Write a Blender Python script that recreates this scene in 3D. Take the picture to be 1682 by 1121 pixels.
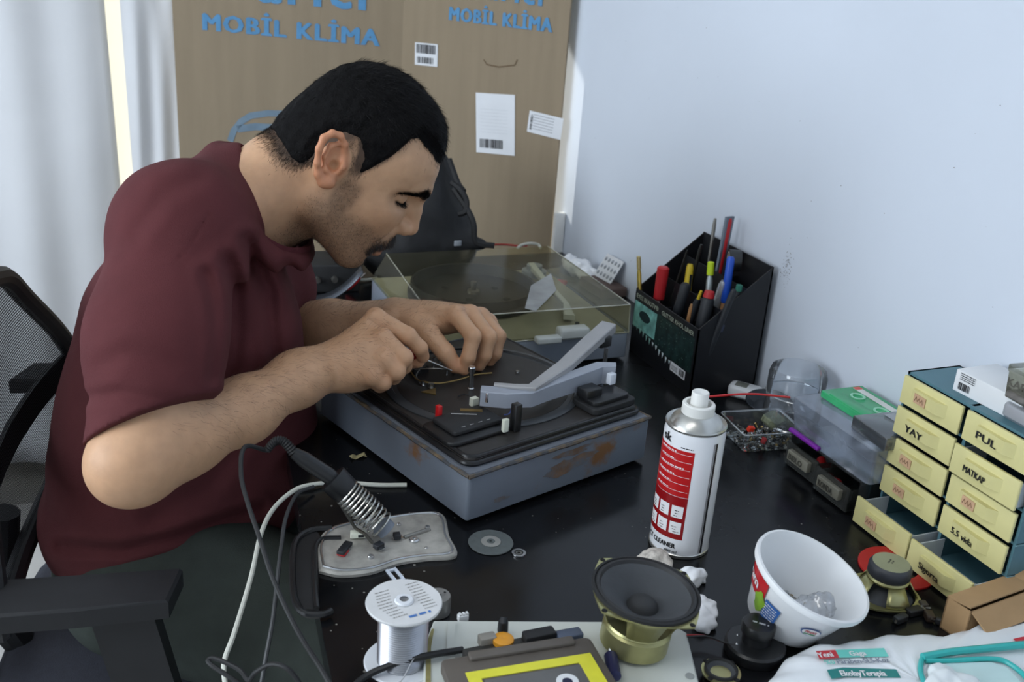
import bpy, math, random
import numpy as np
from mathutils import Matrix, Vector

for _o in list(bpy.data.objects): bpy.data.objects.remove(_o)
SC = bpy.context.scene
COL = SC.collection
R = math.radians
DZ = 0.74                      # height of the desk top above the floor

# ------------------------------------------------------------------ camera
FPX, PP = 1681.0, (841.0, 560.5)
PITCH, ROLL, HEAD, CAMH = R(21.35), R(-4.258), R(-23.3), 0.60
def _cam_rows():
    cp, sp = math.cos(PITCH), math.sin(PITCH)
    fw = np.array([0, cp, -sp]); ri = np.array([1.0, 0, 0]); dn = np.cross(fw, ri)
    cr, sr = math.cos(ROLL), math.sin(ROLL)
    M = np.stack([cr*ri + sr*dn, -sr*ri + cr*dn, fw])
    c, s = math.cos(HEAD), math.sin(HEAD)
    Z = np.array([[c, -s, 0], [s, c, 0], [0, 0, 1]])
    return (Z @ M.T).T
CM = _cam_rows()
CAMP = np.array([0, 0, DZ + CAMH])
def ray(u, v): return CM.T @ np.array([(u-PP[0])/FPX, (v-PP[1])/FPX, 1.0])
def at(u, v, d): return CAMP + ray(u, v)*d                      # surveyed point at a distance along the view
def onz(u, v, z=0.0):                                           # surveyed point at a height above the desk
    d = ray(u, v); return CAMP + d*((DZ + z - CAMP[2])/d[2])
def onx(u, v, x): d = ray(u, v); return CAMP + d*((x-CAMP[0])/d[0])

cam = bpy.data.cameras.new('camera'); camo = bpy.data.objects.new('camera', cam); COL.objects.link(camo)
cam.sensor_width = 36.0; cam.lens = 36.0*FPX/1682.0; cam.clip_start = 0.02
_m = np.eye(4); _m[:3, 0] = CM[0]; _m[:3, 1] = -CM[1]; _m[:3, 2] = -CM[2]; _m[:3, 3] = CAMP
camo.matrix_world = Matrix(_m.tolist()); SC.camera = camo
cam.dof.use_dof = True; cam.dof.focus_distance = 1.15; cam.dof.aperture_fstop = 9.0

# ------------------------------------------------------------------ light
SC.view_settings.view_transform = 'Standard'; SC.view_settings.look = 'None'
SC.view_settings.exposure = -0.12; SC.view_settings.gamma = 1.0; SC.view_settings.use_curve_mapping = False
W = bpy.data.worlds.new('daylight'); SC.world = W; W.use_nodes = True
_bg = W.node_tree.nodes['Background']; _bg.inputs[0].default_value = (0.80, 0.90, 1.0, 1); _bg.inputs[1].default_value = 0.70
def lamp(name, kind, loc, rot, energy, col, **kw):
    l = bpy.data.lights.new(name, kind); l.energy = energy; l.color = col
    for k, v in kw.items(): setattr(l, k, v)
    o = bpy.data.objects.new(name, l); COL.objects.link(o); o.location = loc; o.rotation_euler = rot; return o
lamp('sun', 'SUN', (0, 4, 4), (R(-58), R(0), R(20)), 6.0, (1.0, 0.89, 0.80), angle=R(1.0))
lamp('top_fill', 'AREA', (-0.55, 0.35, DZ+1.70), (0, 0, 0), 7.0, (1.0, 0.98, 0.95), shape='RECTANGLE', size=1.2, size_y=0.5)  # added fill from above, out of view; no fixture is modelled for it
lamp('window_daylight', 'AREA', (-1.93, 0.95, 1.55), (0, R(-90), 0), 52.0, (0.84, 0.92, 1.0), shape='RECTANGLE', size=1.2, size_y=1.9)

# ------------------------------------------------------------------ materials
def lin(c):
    out = []
    for x in c[:3]:
        x = x/255.0
        out.append(x/12.92 if x <= 0.04045 else ((x+0.055)/1.055)**2.4)
    return tuple(out)
MATS = {}
def mat(name, col, rough=0.5, metal=0.0, var=0.10, scale=18.0, bump=0.0, bscale=250.0, spec=0.5, col2=None, coat=0.0, detail=4.0, sss=0.0, attr=None, stretch=None):
    if name in MATS: return MATS[name]
    m = bpy.data.materials.new(name); m.use_nodes = True; nt = m.node_tree; N = nt.nodes; L = nt.links
    b = N['Principled BSDF']
    b.inputs['Roughness'].default_value = rough; b.inputs['Metallic'].default_value = metal
    b.inputs['Specular IOR Level'].default_value = spec; b.inputs['Coat Weight'].default_value = coat
    c = np.array(lin(col)); c1 = np.clip(c*(1-var), 0, 1); c2 = np.clip(c*(1+var), 0, 1) if col2 is None else np.array(lin(col2))
    tc = N.new('ShaderNodeTexCoord'); vec = tc.outputs['Object']
    if stretch:
        mp = N.new('ShaderNodeMapping'); mp.inputs['Scale'].default_value = stretch; L.new(vec, mp.inputs[0]); vec = mp.outputs[0]
    nz = N.new('ShaderNodeTexNoise'); nz.inputs['Scale'].default_value = scale; nz.inputs['Detail'].default_value = detail; L.new(vec, nz.inputs['Vector'])
    cr = N.new('ShaderNodeValToRGB'); cr.color_ramp.elements[0].position = 0.3; cr.color_ramp.elements[1].position = 0.7
    cr.color_ramp.elements[0].color = (*c1, 1); cr.color_ramp.elements[1].color = (*c2, 1)
    L.new(nz.outputs['Fac'], cr.inputs[0]); out = cr.outputs[0]
    if attr:
        at_ = N.new('ShaderNodeAttribute'); at_.attribute_name = attr
        mx = N.new('ShaderNodeMix'); mx.data_type = 'RGBA'; mx.blend_type = 'MULTIPLY'; mx.inputs[0].default_value = 1.0
        L.new(out, mx.inputs['A']); L.new(at_.outputs['Color'], mx.inputs['B']); out = mx.outputs['Result']
    L.new(out, b.inputs['Base Color'])
    if sss:
        b.inputs['Subsurface Weight'].default_value = sss; b.inputs['Subsurface Radius'].default_value = (0.006, 0.0025, 0.0015); b.inputs['Subsurface Scale'].default_value = 1.0
    if bump:
        n2 = N.new('ShaderNodeTexNoise'); n2.inputs['Scale'].default_value = bscale; n2.inputs['Detail'].default_value = 3.0; L.new(vec, n2.inputs['Vector'])
        bp = N.new('ShaderNodeBump'); bp.inputs['Strength'].default_value = bump; bp.inputs['Distance'].default_value = 0.002
        L.new(n2.outputs['Fac'], bp.inputs['Height']); L.new(bp.outputs[0], b.inputs['Normal'])
    MATS[name] = m; return m
def clear(name, tint=(235, 240, 242), gloss=0.12, rough=0.08, haze=0.0, hazecol=(220, 225, 230), fres=1.0):
    """thin clear plastic: mostly see-through, with a fresnel gloss and some milky haze"""
    if name in MATS: return MATS[name]
    m = bpy.data.materials.new(name); m.use_nodes = True; nt = m.node_tree; N = nt.nodes; L = nt.links
    N.remove(N['Principled BSDF']); out = N['Material Output']
    tr = N.new('ShaderNodeBsdfTransparent'); tr.inputs[0].default_value = (*lin(tint), 1)
    df = N.new('ShaderNodeBsdfDiffuse'); df.inputs[0].default_value = (*lin(hazecol), 1)
    gl = N.new('ShaderNodeBsdfGlossy'); gl.inputs[0].default_value = (1, 1, 1, 1); gl.inputs['Roughness'].default_value = rough
    tc = N.new('ShaderNodeTexCoord'); nz = N.new('ShaderNodeTexNoise'); nz.inputs['Scale'].default_value = 25; nz.inputs['Detail'].default_value = 5; L.new(tc.outputs['Object'], nz.inputs['Vector'])
    mp = N.new('ShaderNodeMapRange'); mp.inputs[1].default_value = 0.3; mp.inputs[2].default_value = 0.75; mp.inputs[3].default_value = haze*0.6; mp.inputs[4].default_value = haze*1.3
    L.new(nz.outputs['Fac'], mp.inputs[0])
    m1 = N.new('ShaderNodeMixShader'); L.new(mp.outputs[0], m1.inputs[0]); L.new(tr.outputs[0], m1.inputs[1]); L.new(df.outputs[0], m1.inputs[2])
    lw = N.new('ShaderNodeFresnel'); lw.inputs[0].default_value = 1.28
    ad = N.new('ShaderNodeMath'); ad.operation = 'MULTIPLY_ADD'; ad.inputs[1].default_value = fres; ad.inputs[2].default_value = gloss*0.3; L.new(lw.outputs[0], ad.inputs[0])
    m2 = N.new('ShaderNodeMixShader'); L.new(ad.outputs[0], m2.inputs[0]); L.new(m1.outputs[0], m2.inputs[1]); L.new(gl.outputs[0], m2.inputs[2])
    L.new(m2.outputs[0], out.inputs[0]); MATS[name] = m; return m
def cloth_sheer(name, col, trans, tcol=None):
    if name in MATS: return MATS[name]
    m = bpy.data.materials.new(name); m.use_nodes = True; nt = m.node_tree; N = nt.nodes; L = nt.links
    N.remove(N['Principled BSDF']); out = N['Material Output']
    tc = N.new('ShaderNodeTexCoord'); nz = N.new('ShaderNodeTexNoise'); nz.inputs['Scale'].default_value = 6; nz.inputs['Detail'].default_value = 5; L.new(tc.outputs['Object'], nz.inputs['Vector'])
    cr = N.new('ShaderNodeValToRGB'); c = np.array(lin(col)); cr.color_ramp.elements[0].color = (*(c*0.93), 1); cr.color_ramp.elements[1].color = (*np.clip(c*1.05, 0, 1), 1); L.new(nz.outputs['Fac'], cr.inputs[0])
    df = N.new('ShaderNodeBsdfDiffuse'); L.new(cr.outputs[0], df.inputs[0])
    tl = N.new('ShaderNodeBsdfTranslucent'); tl.inputs[0].default_value = (*lin(tcol or col), 1)
    m1 = N.new('ShaderNodeMixShader'); m1.inputs[0].default_value = trans; L.new(df.outputs[0], m1.inputs[1]); L.new(tl.outputs[0], m1.inputs[2])
    L.new(m1.outputs[0], out.inputs[0]); MATS[name] = m; return m

# ------------------------------------------------------------------ scene graph
def link(name, me, parent=None):
    o = bpy.data.objects.new(name, me); COL.objects.link(o)
    if parent is not None: o.parent = parent
    return o
def tag(o, label, cat=None, group=None, kind=None):
    if label: o['label'] = label
    if cat: o['category'] = cat
    if group: o['group'] = group
    if kind: o['kind'] = kind
    return o
def thing(name, label, cat, loc, rz=0.0, group=None, rot=None):
    o = bpy.data.objects.new(name, None); COL.objects.link(o); o.empty_display_size = 0.02
    o.location = (float(loc[0]), float(loc[1]), float(loc[2])); o.rotation_euler = rot if rot else (0, 0, rz)
    return tag(o, label, cat, group)
def copy_tree(o, parent=None):
    c = o.copy(); COL.objects.link(c); c.parent = parent
    for ch in list(o.children): copy_tree(ch, c)
    return c

class MB:
    """collects vertices and faces for ONE mesh"""
    def __init__(s, X=None): s.v = []; s.f = []; s.X = X
    def add(s, vs, fs):
        n = len(s.v); s.v += [tuple(map(float, p)) for p in vs]; s.f += [tuple(i+n for i in f) for f in fs]; return s
    def loft(s, rings, cap0=True, cap1=True, closed=True):
        vs = [p for r in rings for p in r]; n = len(rings[0]); fs = []
        for i in range(len(rings)-1):
            for j in range(n if closed else n-1):
                a = i*n+j; b = i*n+(j+1) % n; fs.append((a, b, b+n, a+n))
        if cap0: fs.append(tuple(reversed(range(n))))
        if cap1: fs.append(tuple(range((len(rings)-1)*n, len(rings)*n)))
        return s.add(vs, fs)
    def box(s, c, d, X=None):
        x, y, z = d[0]/2, d[1]/2, d[2]/2
        vs = [(c[0]+a*x, c[1]+b*y, c[2]+e*z) for e in (-1, 1) for a, b in ((-1, -1), (1, -1), (1, 1), (-1, 1))]
        if X is not None: vs = [tuple(X @ Vector(p)) for p in vs]
        return s.add(vs, [(3, 2, 1, 0), (4, 5, 6, 7), (0, 1, 5, 4), (1, 2, 6, 5), (2, 3, 7, 6), (3, 0, 4, 7)])
    def rbox(s, c, d, r=0.004, e=0.001, n=4, taper=0.0):
        """box with rounded vertical corners (r), chamfered top and bottom edges (e); taper shrinks the bottom"""
        x0, y0, z0 = d[0]/2, d[1]/2, d[2]/2
        def ring(ins, z):
            rr = max(r-ins, 1e-5); pts = []
            for k, (sx, sy) in enumerate(((1, 1), (-1, 1), (-1, -1), (1, -1))):
                for i in range(n+1):
                    a = math.pi/2*(k + i/n); pts.append((c[0]+sx*(x0-ins-rr)+rr*math.cos(a), c[1]+sy*(y0-ins-rr)+rr*math.sin(a), c[2]+z))
            return pts
        return s.loft([ring(e+taper, -z0), ring(taper, -z0+e), ring(0, z0-e), ring(e*0.4, z0-e*0.3), ring(e, z0)])
    def prism(s, poly, z0, z1, e=0.0):
        rings = [[(x, y, z0) for x, y in poly], [(x, y, z1-e) for x, y in poly]]
        if e:
            cx = sum(p[0] for p in poly)/len(poly); cy = sum(p[1] for p in poly)/len(poly)
            def ins(p):
                d = math.hypot(p[0]-cx, p[1]-cy); k = max(0, 1-e/max(d, 1e-6)); return (cx+(p[0]-cx)*k, cy+(p[1]-cy)*k)
            rings.append([(*ins(p), z1) for p in poly])
        return s.loft(rings)
    def lathe(s, prof, n=32, c=(0, 0, 0), cap0=False, cap1=False, arc=None):
        rings = []
        for r, z in prof: rings.append([(c[0]+r*math.cos(2*math.pi*i/n), c[1]+r*math.sin(2*math.pi*i/n), c[2]+z) for i in range(n)])
        return s.loft(rings, cap0, cap1)
    def tube(s, pts, r, n=8, cap=True):
        P = [Vector(p) for p in pts]; rings = []; rr = r if hasattr(r, '__len__') else [r]*len(P)
        t0 = (P[1]-P[0]).normalized(); up = Vector((0, 0, 1)) if abs(t0.z) < 0.9 else Vector((1, 0, 0)); a = t0.cross(up).normalized()
        for i, p in enumerate(P):
            t = (P[min(i+1, len(P)-1)]-P[max(i-1, 0)]).normalized(); a = (a - t*a.dot(t)); a = a.normalized() if a.length > 1e-9 else t.orthogonal().normalized(); b = t.cross(a)
            rings.append([tuple(p + (a*math.cos(2*math.pi*j/n) + b*math.sin(2*math.pi*j/n))*rr[i]) for j in range(n)])
        return s.loft(rings, cap, cap)
    def cyl(s, p0, p1, r0, r1=None, n=16): return s.tube([p0, p1], [r0, r0 if r1 is None else r1], n)
    def ball(s, c, r, n=12, m=8, sc=(1, 1, 1)):
        rings = []
        for i in range(m+1):
            a = -math.pi/2 + math.pi*i/m; rr = max(math.cos(a), 0.004)
            rings.append([(c[0]+sc[0]*r*rr*math.cos(2*math.pi*j/n), c[1]+sc[1]*r*rr*math.sin(2*math.pi*j/n), c[2]+sc[2]*r*math.sin(a)) for j in range(n)])
        return s.loft(rings)
    def xf(s, M):
        s.v = [tuple(M @ Vector(p)) for p in s.v]; return s
    def map(s, fn): s.v = [tuple(fn(*p)) for p in s.v]; return s
    def build(s, name, m, parent=None, smooth=True, angle=35):
        me = bpy.data.meshes.new(name); me.from_pydata(s.v, [], s.f); me.validate(); me.materials.append(m)
        if smooth:
            me.polygons.foreach_set('use_smooth', [True]*len(me.polygons))
            try: me.set_sharp_from_angle(angle=R(angle))
            except Exception: pass
        me.update(); return link(name, me, parent)
def spline(pts, n=8):
    """Catmull-Rom through the points"""
    P = [np.array(p, float) for p in pts]; P = [2*P[0]-P[1]] + P + [2*P[-1]-P[-2]]; out = []
    for i in range(1, len(P)-2):
        for k in range(n):
            t = k/n; a, b, c, d = P[i-1], P[i], P[i+1], P[i+2]
            out.append(0.5*((2*b) + (c-a)*t + (2*a-5*b+4*c-d)*t*t + (3*b-a-3*c+d)*t**3))
    out.append(P[-2]); return [tuple(p) for p in out]
def text_mb(s, h, bold=0.0, width=None, thick=0.0003, align='LEFT', space=1.0):
    """lettering as a thin mesh in the x-y plane, cap height h, optional fixed width"""
    cu = bpy.data.curves.new('lettering', 'FONT'); cu.body = s; cu.size = 1.0; cu.resolution_u = 2; cu.space_character = space
    o = bpy.data.objects.new('lettering', cu); COL.objects.link(o)
    dg = bpy.context.evaluated_depsgraph_get(); me = bpy.data.meshes.new_from_object(o.evaluated_get(dg))
    vs = np.array([v.co[:] for v in me.vertices]) if len(me.vertices) else np.zeros((1, 3)); fs = [tuple(p.vertices) for p in me.polygons]
    bpy.data.objects.remove(o); bpy.data.meshes.remove(me); bpy.data.curves.remove(cu)
    k = h/0.70; vs = vs*k; x0, x1 = vs[:, 0].min(), vs[:, 0].max(); vs[:, 0] -= x0
    if width: vs[:, 0] *= width/(x1-x0)
    w = vs[:, 0].max()
    if align == 'CENTER': vs[:, 0] -= w/2
    vs[:, 2] = thick
    mb = MB(); mb.add(vs, fs); mb.w = w
    if bold:
        for k_, sx in enumerate((-1, 1, 0)):
            v2 = vs.copy(); v2[:, 0] += sx*bold*h; v2[:, 1] += (0.6*bold*h if sx == 0 else 0); v2[:, 2] += 0.00004*(k_+1); mb.add(v2, fs)
    return mb
def frame(o, x, y):
    """matrix with origin o, x axis along x, y axis near y"""
    x = Vector(x).normalized(); z = x.cross(Vector(y)).normalized(); y = z.cross(x)
    M = Matrix.Identity(4)
    for i in range(3): M[i][0] = x[i]; M[i][1] = y[i]; M[i][2] = z[i]; M[i][3] = o[i]
    return M
def barcode(w, h, n=26, seed=1):
    rng = random.Random(seed); mb = MB(); x = 0
    while x < w:
        b = rng.choice((1, 1, 2, 3))*w/n/2.2; g = rng.choice((1, 1, 2))*w/n/2.2
        if x+b > w: break
        mb.add([(x, 0, 0.0003), (x+b, 0, 0.0003), (x+b, h, 0.0003), (x, h, 0.0003)], [(0, 1, 2, 3)]); x += b+g
    return mb
def quad(w, h, z=0.0002, x=0, y=0):
    return MB().add([(x, y, z), (x+w, y, z), (x+w, y+h, z), (x, y+h, z)], [(0, 1, 2, 3)])
def lines(rows, z=0.0003, seed=0):
    """fine print: rows of (x, y, width, height) broken into word-like dashes"""
    rng = random.Random(seed); mb = MB()
    for x, y, w, h in rows:
        e = x
        while e < x+w:
            b = rng.uniform(1.2, 4.0)*h; b = min(b, x+w-e)
            mb.add([(e, y, z), (e+b, y, z), (e+b, y+h, z), (e, y+h, z)], [(0, 1, 2, 3)]); e += b + h*0.8
    return mb
# ------------------------------------------------------------------ smooth solid modelling (bodies and cloth)
class Solid:
    """blended union / difference of round cones and ellipsoids, meshed with sparse surface nets"""
    def __init__(s): s.ops = []; s.post = []
    def _add(s, kind, f, c, rad, k): s.ops.append((kind, f, np.asarray(c, float), float(rad), float(k))); return s
    def cone(s, a, b, r1, r2=None, k=0.01, kind='u'):
        a = np.asarray(a, np.float32); b = np.asarray(b, np.float32); r2 = r1 if r2 is None else r2
        ba = b-a; L2 = max(float(ba@ba), 1e-12)
        def f(P):
            pa = P-a; t = np.clip((pa@ba)/L2, 0, 1); d = pa - t[:, None]*ba
            return np.sqrt((d*d).sum(1)) - (r1 + (r2-r1)*t)
        return s._add(kind, f, (a+b)/2, math.sqrt(L2)/2+max(r1, r2), k)
    def chain(s, pts, rs, k=0.01, kind='u', kj=None):
        for i in range(len(pts)-1): s.cone(pts[i], pts[i+1], rs[i], rs[i+1], k if i == 0 or kj is None else kj, kind)
        return s
    def ell(s, c, rad, axes=None, k=0.01, kind='u'):
        c = np.asarray(c, np.float32); rad = np.asarray(rad, np.float32); A = np.eye(3, dtype=np.float32) if axes is None else np.asarray(axes, np.float32)
        def f(P):
            q = (P-c)@A.T; k0 = np.sqrt(((q/rad)**2).sum(1)); k1 = np.sqrt(((q/(rad*rad))**2).sum(1))
            return k0*(k0-1.0)/np.maximum(k1, 1e-6)
        return s._add(kind, f, c, rad.max(), k)
    def plane(s, o, n, k=0.0):
        """cut away everything on the +n side"""
        o = np.asarray(o, np.float32); n = np.asarray(n, np.float32); n = n/np.linalg.norm(n)
        return s._add('i', lambda P: (P-o)@n, o, 1e9, k)
    def ev(s, P, ops=None):
        d = None
        for kind, f, c, rad, k in (s.ops if ops is None else ops):
            e = f(P)
            if d is None: d = e if kind == 'u' else np.full(len(P), 1.0, np.float32); 
            if d is e: continue
            if kind == 'u':
                if k > 0: h = np.maximum(k-np.abs(d-e), 0)/k; d = np.minimum(d, e) - h*h*k*0.25
                else: d = np.minimum(d, e)
            else:
                e2 = -e if kind == 's' else e
                if k > 0: h = np.maximum(k-np.abs(d-e2), 0)/k; d = np.maximum(d, e2) + h*h*k*0.25
                else: d = np.maximum(d, e2)
        if d is None: d = np.full(len(P), 1.0, np.float32)
        for g in s.post: d = g(P, d)
        return d
    def mesh(s, lo, hi, h, nb=20, margin=0.012):
        lo = np.asarray(lo, float); nblk = np.ceil((np.asarray(hi)-lo)/(h*nb)).astype(int); bs = h*nb; hd = bs*math.sqrt(3)/2
        I = np.stack(np.meshgrid(*[np.arange(n) for n in nblk], indexing='ij'), -1).reshape(-1, 3)
        Cn = lo + (I+0.5)*bs
        d = np.concatenate([s.ev(Cn[i:i+20000].astype(np.float32)) for i in range(0, len(Cn), 20000)])
        act = np.abs(d) < hd*1.25 + margin
        g = np.arange(nb+1); G = np.stack(np.meshgrid(g, g, g, indexing='ij'), -1).reshape(-1, 3); n1 = nb+1
        S = (nblk*nb+4).astype(np.int64)
        keys, verts, quads = [], [], []
        off = [(0, 0, 0), (1, 0, 0), (0, 1, 0), (1, 1, 0), (0, 0, 1), (1, 0, 1), (0, 1, 1), (1, 1, 1)]
        edges = [(0, 1), (2, 3), (4, 5), (6, 7), (0, 2), (1, 3), (4, 6), (5, 7), (0, 4), (1, 5), (2, 6), (3, 7)]
        key = lambda c: ((c[:, 0].astype(np.int64)+1)*S[1] + c[:, 1]+1)*S[2] + c[:, 2]+1
        for b, cc in zip(I[act], Cn[act]):
            ops = [o for o in s.ops if o[3] > 1e8 or np.linalg.norm(cc-o[2])-o[3]-hd <= o[4]+margin]
            if not any(o[0] == 'u' for o in ops): continue
            P = (lo + (b*nb+G)*h).astype(np.float32); D = s.ev(P, ops).reshape(n1, n1, n1)
            neg = D < 0
            if neg.all() or not neg.any(): continue
            cs = sum(neg[o[0]:nb+o[0], o[1]:nb+o[1], o[2]:nb+o[2]].astype(np.int8) for o in off)
            ci = np.argwhere((cs > 0) & (cs < 8))
            if len(ci):
                cv = np.stack([D[ci[:, 0]+o[0], ci[:, 1]+o[1], ci[:, 2]+o[2]] for o in off], 1)
                acc = np.zeros((len(ci), 3)); cnt = np.zeros(len(ci)); oa = np.array(off, float)
                for a, e in edges:
                    va, ve = cv[:, a], cv[:, e]; m = (va < 0) != (ve < 0); t = np.where(m, va/np.where(m, va-ve, 1), 0)
                    acc += m[:, None]*(oa[a] + t[:, None]*(oa[e]-oa[a])); cnt += m
                verts.append(lo + (b*nb+ci+acc/cnt[:, None])*h); keys.append(key(b*nb+ci))
            for ax in range(3):
                o = [0, 0, 0]; o[ax] = 1
                A0 = neg[:nb, :nb, :nb]; A1 = neg[o[0]:nb+o[0], o[1]:nb+o[1], o[2]:nb+o[2]]
                e = np.argwhere(A0 != A1)
                if not len(e): continue
                sg = A0[e[:, 0], e[:, 1], e[:, 2]]; e = e + b*nb; u = np.zeros(3, int); w = np.zeros(3, int); u[(ax+1) % 3] = 1; w[(ax+2) % 3] = 1
                q = np.stack([key(e), key(e-u), key(e-u-w), key(e-w)], 1); q[~sg] = q[~sg][:, ::-1]; quads.append(q)
        K = np.concatenate(keys); V = np.concatenate(verts); Q = np.concatenate(quads)
        od = np.argsort(K); K = K[od]; V = V[od]
        ix = np.searchsorted(K, Q); ix = np.clip(ix, 0, len(K)-1); ok = (K[ix] == Q).all(1)
        return V, ix[ok]
def np_mesh(name, V, F, m, parent=None, smooth=True, cols=None):
    V = np.asarray(V, np.float32); F = np.asarray(F, np.int32); k = F.shape[1]
    me = bpy.data.meshes.new(name); me.vertices.add(len(V)); me.vertices.foreach_set('co', V.ravel())
    me.loops.add(F.size); me.loops.foreach_set('vertex_index', F.ravel()); me.polygons.add(len(F))
    me.polygons.foreach_set('loop_start', np.arange(0, F.size, k, dtype=np.int32))
    me.update(calc_edges=True)
    if smooth: me.polygons.foreach_set('use_smooth', [True]*len(F))
    if cols is not None:
        at_ = me.color_attributes.new('tint', 'FLOAT_COLOR', 'POINT'); c = np.ones((len(V), 4), np.float32); c[:, :3] = cols; at_.data.foreach_set('color', c.ravel())
    me.materials.append(m); me.update(); return link(name, me, parent)
def normals_of(V, Q):
    n = np.cross(V[Q[:, 2]]-V[Q[:, 0]], V[Q[:, 3]]-V[Q[:, 1]]); N = np.zeros_like(V)
    for i in range(4): np.add.at(N, Q[:, i], n)
    return N/np.maximum(np.linalg.norm(N, axis=1, keepdims=True), 1e-12)
def relax(V, Q, it=1, lam=0.5):
    for _ in range(it):
        A = np.zeros_like(V); c = np.zeros(len(V))
        for i in range(4):
            for j in (1, 3): np.add.at(A, Q[:, i], V[Q[:, (i+j) % 4]]); np.add.at(c, Q[:, i], 1)
        V = V + lam*(A/np.maximum(c, 1)[:, None]-V)
    return V
def vnoise(P, s, seed=0):
    """cheap smooth value noise from sines, about -1..1"""
    rng = np.random.RandomState(seed); o = np.zeros(len(P))
    for i in range(5):
        d = rng.normal(size=3); d /= np.linalg.norm(d); o += np.sin((P@d)*s*rng.uniform(0.6, 1.6) + rng.uniform(0, 6.28) + 1.3*np.sin(P@(rng.normal(size=3))*s*0.5))
    return o/3.2
def strands(roots, dirs, lens, w, segs=2, curl=None, seed=0):
    """thin tapered hair blades: returns V, F(quads)"""
    rng = np.random.RandomState(seed); n = len(roots); side = np.cross(dirs, rng.normal(size=(n, 3))); side /= np.linalg.norm(side, axis=1, keepdims=True)
    V = []; 
    for i in range(segs+1):
        t = i/segs; p = roots + dirs*(lens*t)[:, None]
        if curl is not None: p = p + curl*(lens*t*t)[:, None]
        ww = w*(1-0.85*t); V += [p-side*ww, p+side*ww]
    V = np.stack(V, 1); F = np.concatenate([np.stack([np.arange(n)*(2*segs+2)+2*i+j for j in (0, 1, 3, 2)], 1) for i in range(segs)])
    return V.reshape(-1, 3), F
# ------------------------------------------------------------------ the person
FX = np.array([math.cos(R(-15)), math.sin(R(-15)), 0]); LT = np.array([-FX[1], FX[0], 0]); TO = np.array([0.10, 1.25, DZ])
def T(f, l, u): return TO + FX*f + LT*l + np.array([0, 0, u])
person = thing('person', 'man in a maroon t-shirt bending over the turntable with a screwdriver', 'person', (T(-0.07, 0, 0)[0], T(-0.07, 0, 0)[1], 0.0))
PORG = np.array([T(-0.07, 0, 0)[0], T(-0.07, 0, 0)[1], 0.0])
# head frame: F forward, L left, U up, origin midway between the ears
HPSI, HTH = R(-12), R(36.5)
HF = np.array([math.cos(HPSI)*math.cos(HTH), math.sin(HPSI)*math.cos(HTH), -math.sin(HTH)])
HL = np.array([-math.sin(HPSI), math.cos(HPSI), 0]); HU = np.cross(HF, HL); HM = np.stack([HF, HL, HU]); HO = at(553, 249, 1.22)
def H(f, l, u): return HO + HF*f + HL*l + HU*u
def hp(u, v, l):
    """head coordinates of the surveyed point (u, v) lying l to the left of the head's mid-plane"""
    d = ray(u, v); p = CAMP + d*(((HO + HL*l - CAMP)@HL)/(d@HL)); q = HM@(p-HO); return q
def loc_h(P): return (P-HO.astype(np.float32))@HM.T.astype(np.float32)

B = Solid()
# torso core, neck
SH_R, SH_L = at(298, 382, 1.09), T(0.05, 0.165, 0.225)
B.ell(T(-0.07, 0, -0.16), (0.11, 0.14, 0.10), np.stack([FX, LT, [0, 0, 1]]), 0.05)
B.cone(T(-0.035, 0, -0.06), T(-0.01, 0, 0.12), 0.075, 0.075, 0.05)
B.ell(T(0.015, 0, 0.165), (0.070, 0.115, 0.095), np.stack([FX*0.9+np.array([0, 0, -0.43]), LT, FX*0.43+np.array([0, 0, 0.9])]), 0.06)
B.cone(SH_R, SH_L, 0.045, 0.045, 0.06)
NB, NT_ = at(428, 338, 1.235), H(-0.010, 0, -0.030)
B.cone(NB, NT_, 0.064, 0.058, 0.04)
B.cone(at(395, 325, 1.16), at(455, 285, 1.20), 0.030, 0.030, 0.05)
# skull and face
hb = lambda c, r, k=0.012, kind='u', ax=None: B.ell(H(*c), r, HM if ax is None else ax, k, kind)
hb((0.018, 0, 0.020), (0.084, 0.071, 0.092), 0.03)
hb((0.060, 0, 0.042), (0.050, 0.055, 0.042), 0.03)
hb((0.056, 0, -0.034), (0.052, 0.055, 0.060), 0.03)
hb((0.086, 0, -0.048), (0.031, 0.034, 0.038), 0.02)
for s in (-1, 1):
    B.cone(H(0.016, s*0.051, -0.055), H(0.080, s*0.025, -0.089), 0.017, 0.015, 0.025)
    B.cone(H(0.012, s*0.052, -0.01), H(0.016, s*0.051, -0.055), 0.014, 0.016, 0.02)
    hb((0.071, s*0.037, -0.017), (0.024, 0.018, 0.016), 0.02)
    B.cone(H(0.108, s*0.010, 0.028), H(0.092, s*0.034, 0.027), 0.0095, 0.0085, 0.014); B.cone(H(0.092, s*0.032, 0.027), H(0.068, s*0.045, 0.019), 0.0085, 0.0075, 0.012)
hb((0.091, 0, -0.091), (0.016, 0.022, 0.015), 0.016)
for s in (-1, 1):
    hb((0.110, s*0.034, 0.009), (0.020, 0.019, 0.0105), 0.010, 's')
    hb((0.1000, s*0.056, 0.0065), (0.021, 0.016, 0.0105), 0.012, 's')
    hb((0.0800, s*0.033, 0.0085), (0.0145, 0.0150, 0.0115), 0.003)
    B.chain([H(0.0975, s*0.019, 0.0045), H(0.0955, s*0.030, 0.0030), H(0.0840, s*0.046, 0.0020)], [0.0013, 0.0016, 0.0013], 0.0015, 's'); B.chain([H(0.0960, s*0.020, 0.0140), H(0.0945, s*0.031, 0.0165), H(0.0830, s*0.046, 0.0130)], [0.0009, 0.0011, 0.0009], 0.002, 's')
B.cone(H(0.1070, 0, 0.020), H(0.1170, 0, 0.000), 0.0088, 0.0095, 0.012)
B.cone(H(0.1170, 0, 0.000), H(0.1265, 0, -0.019), 0.0095, 0.0108, 0.006)
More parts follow.
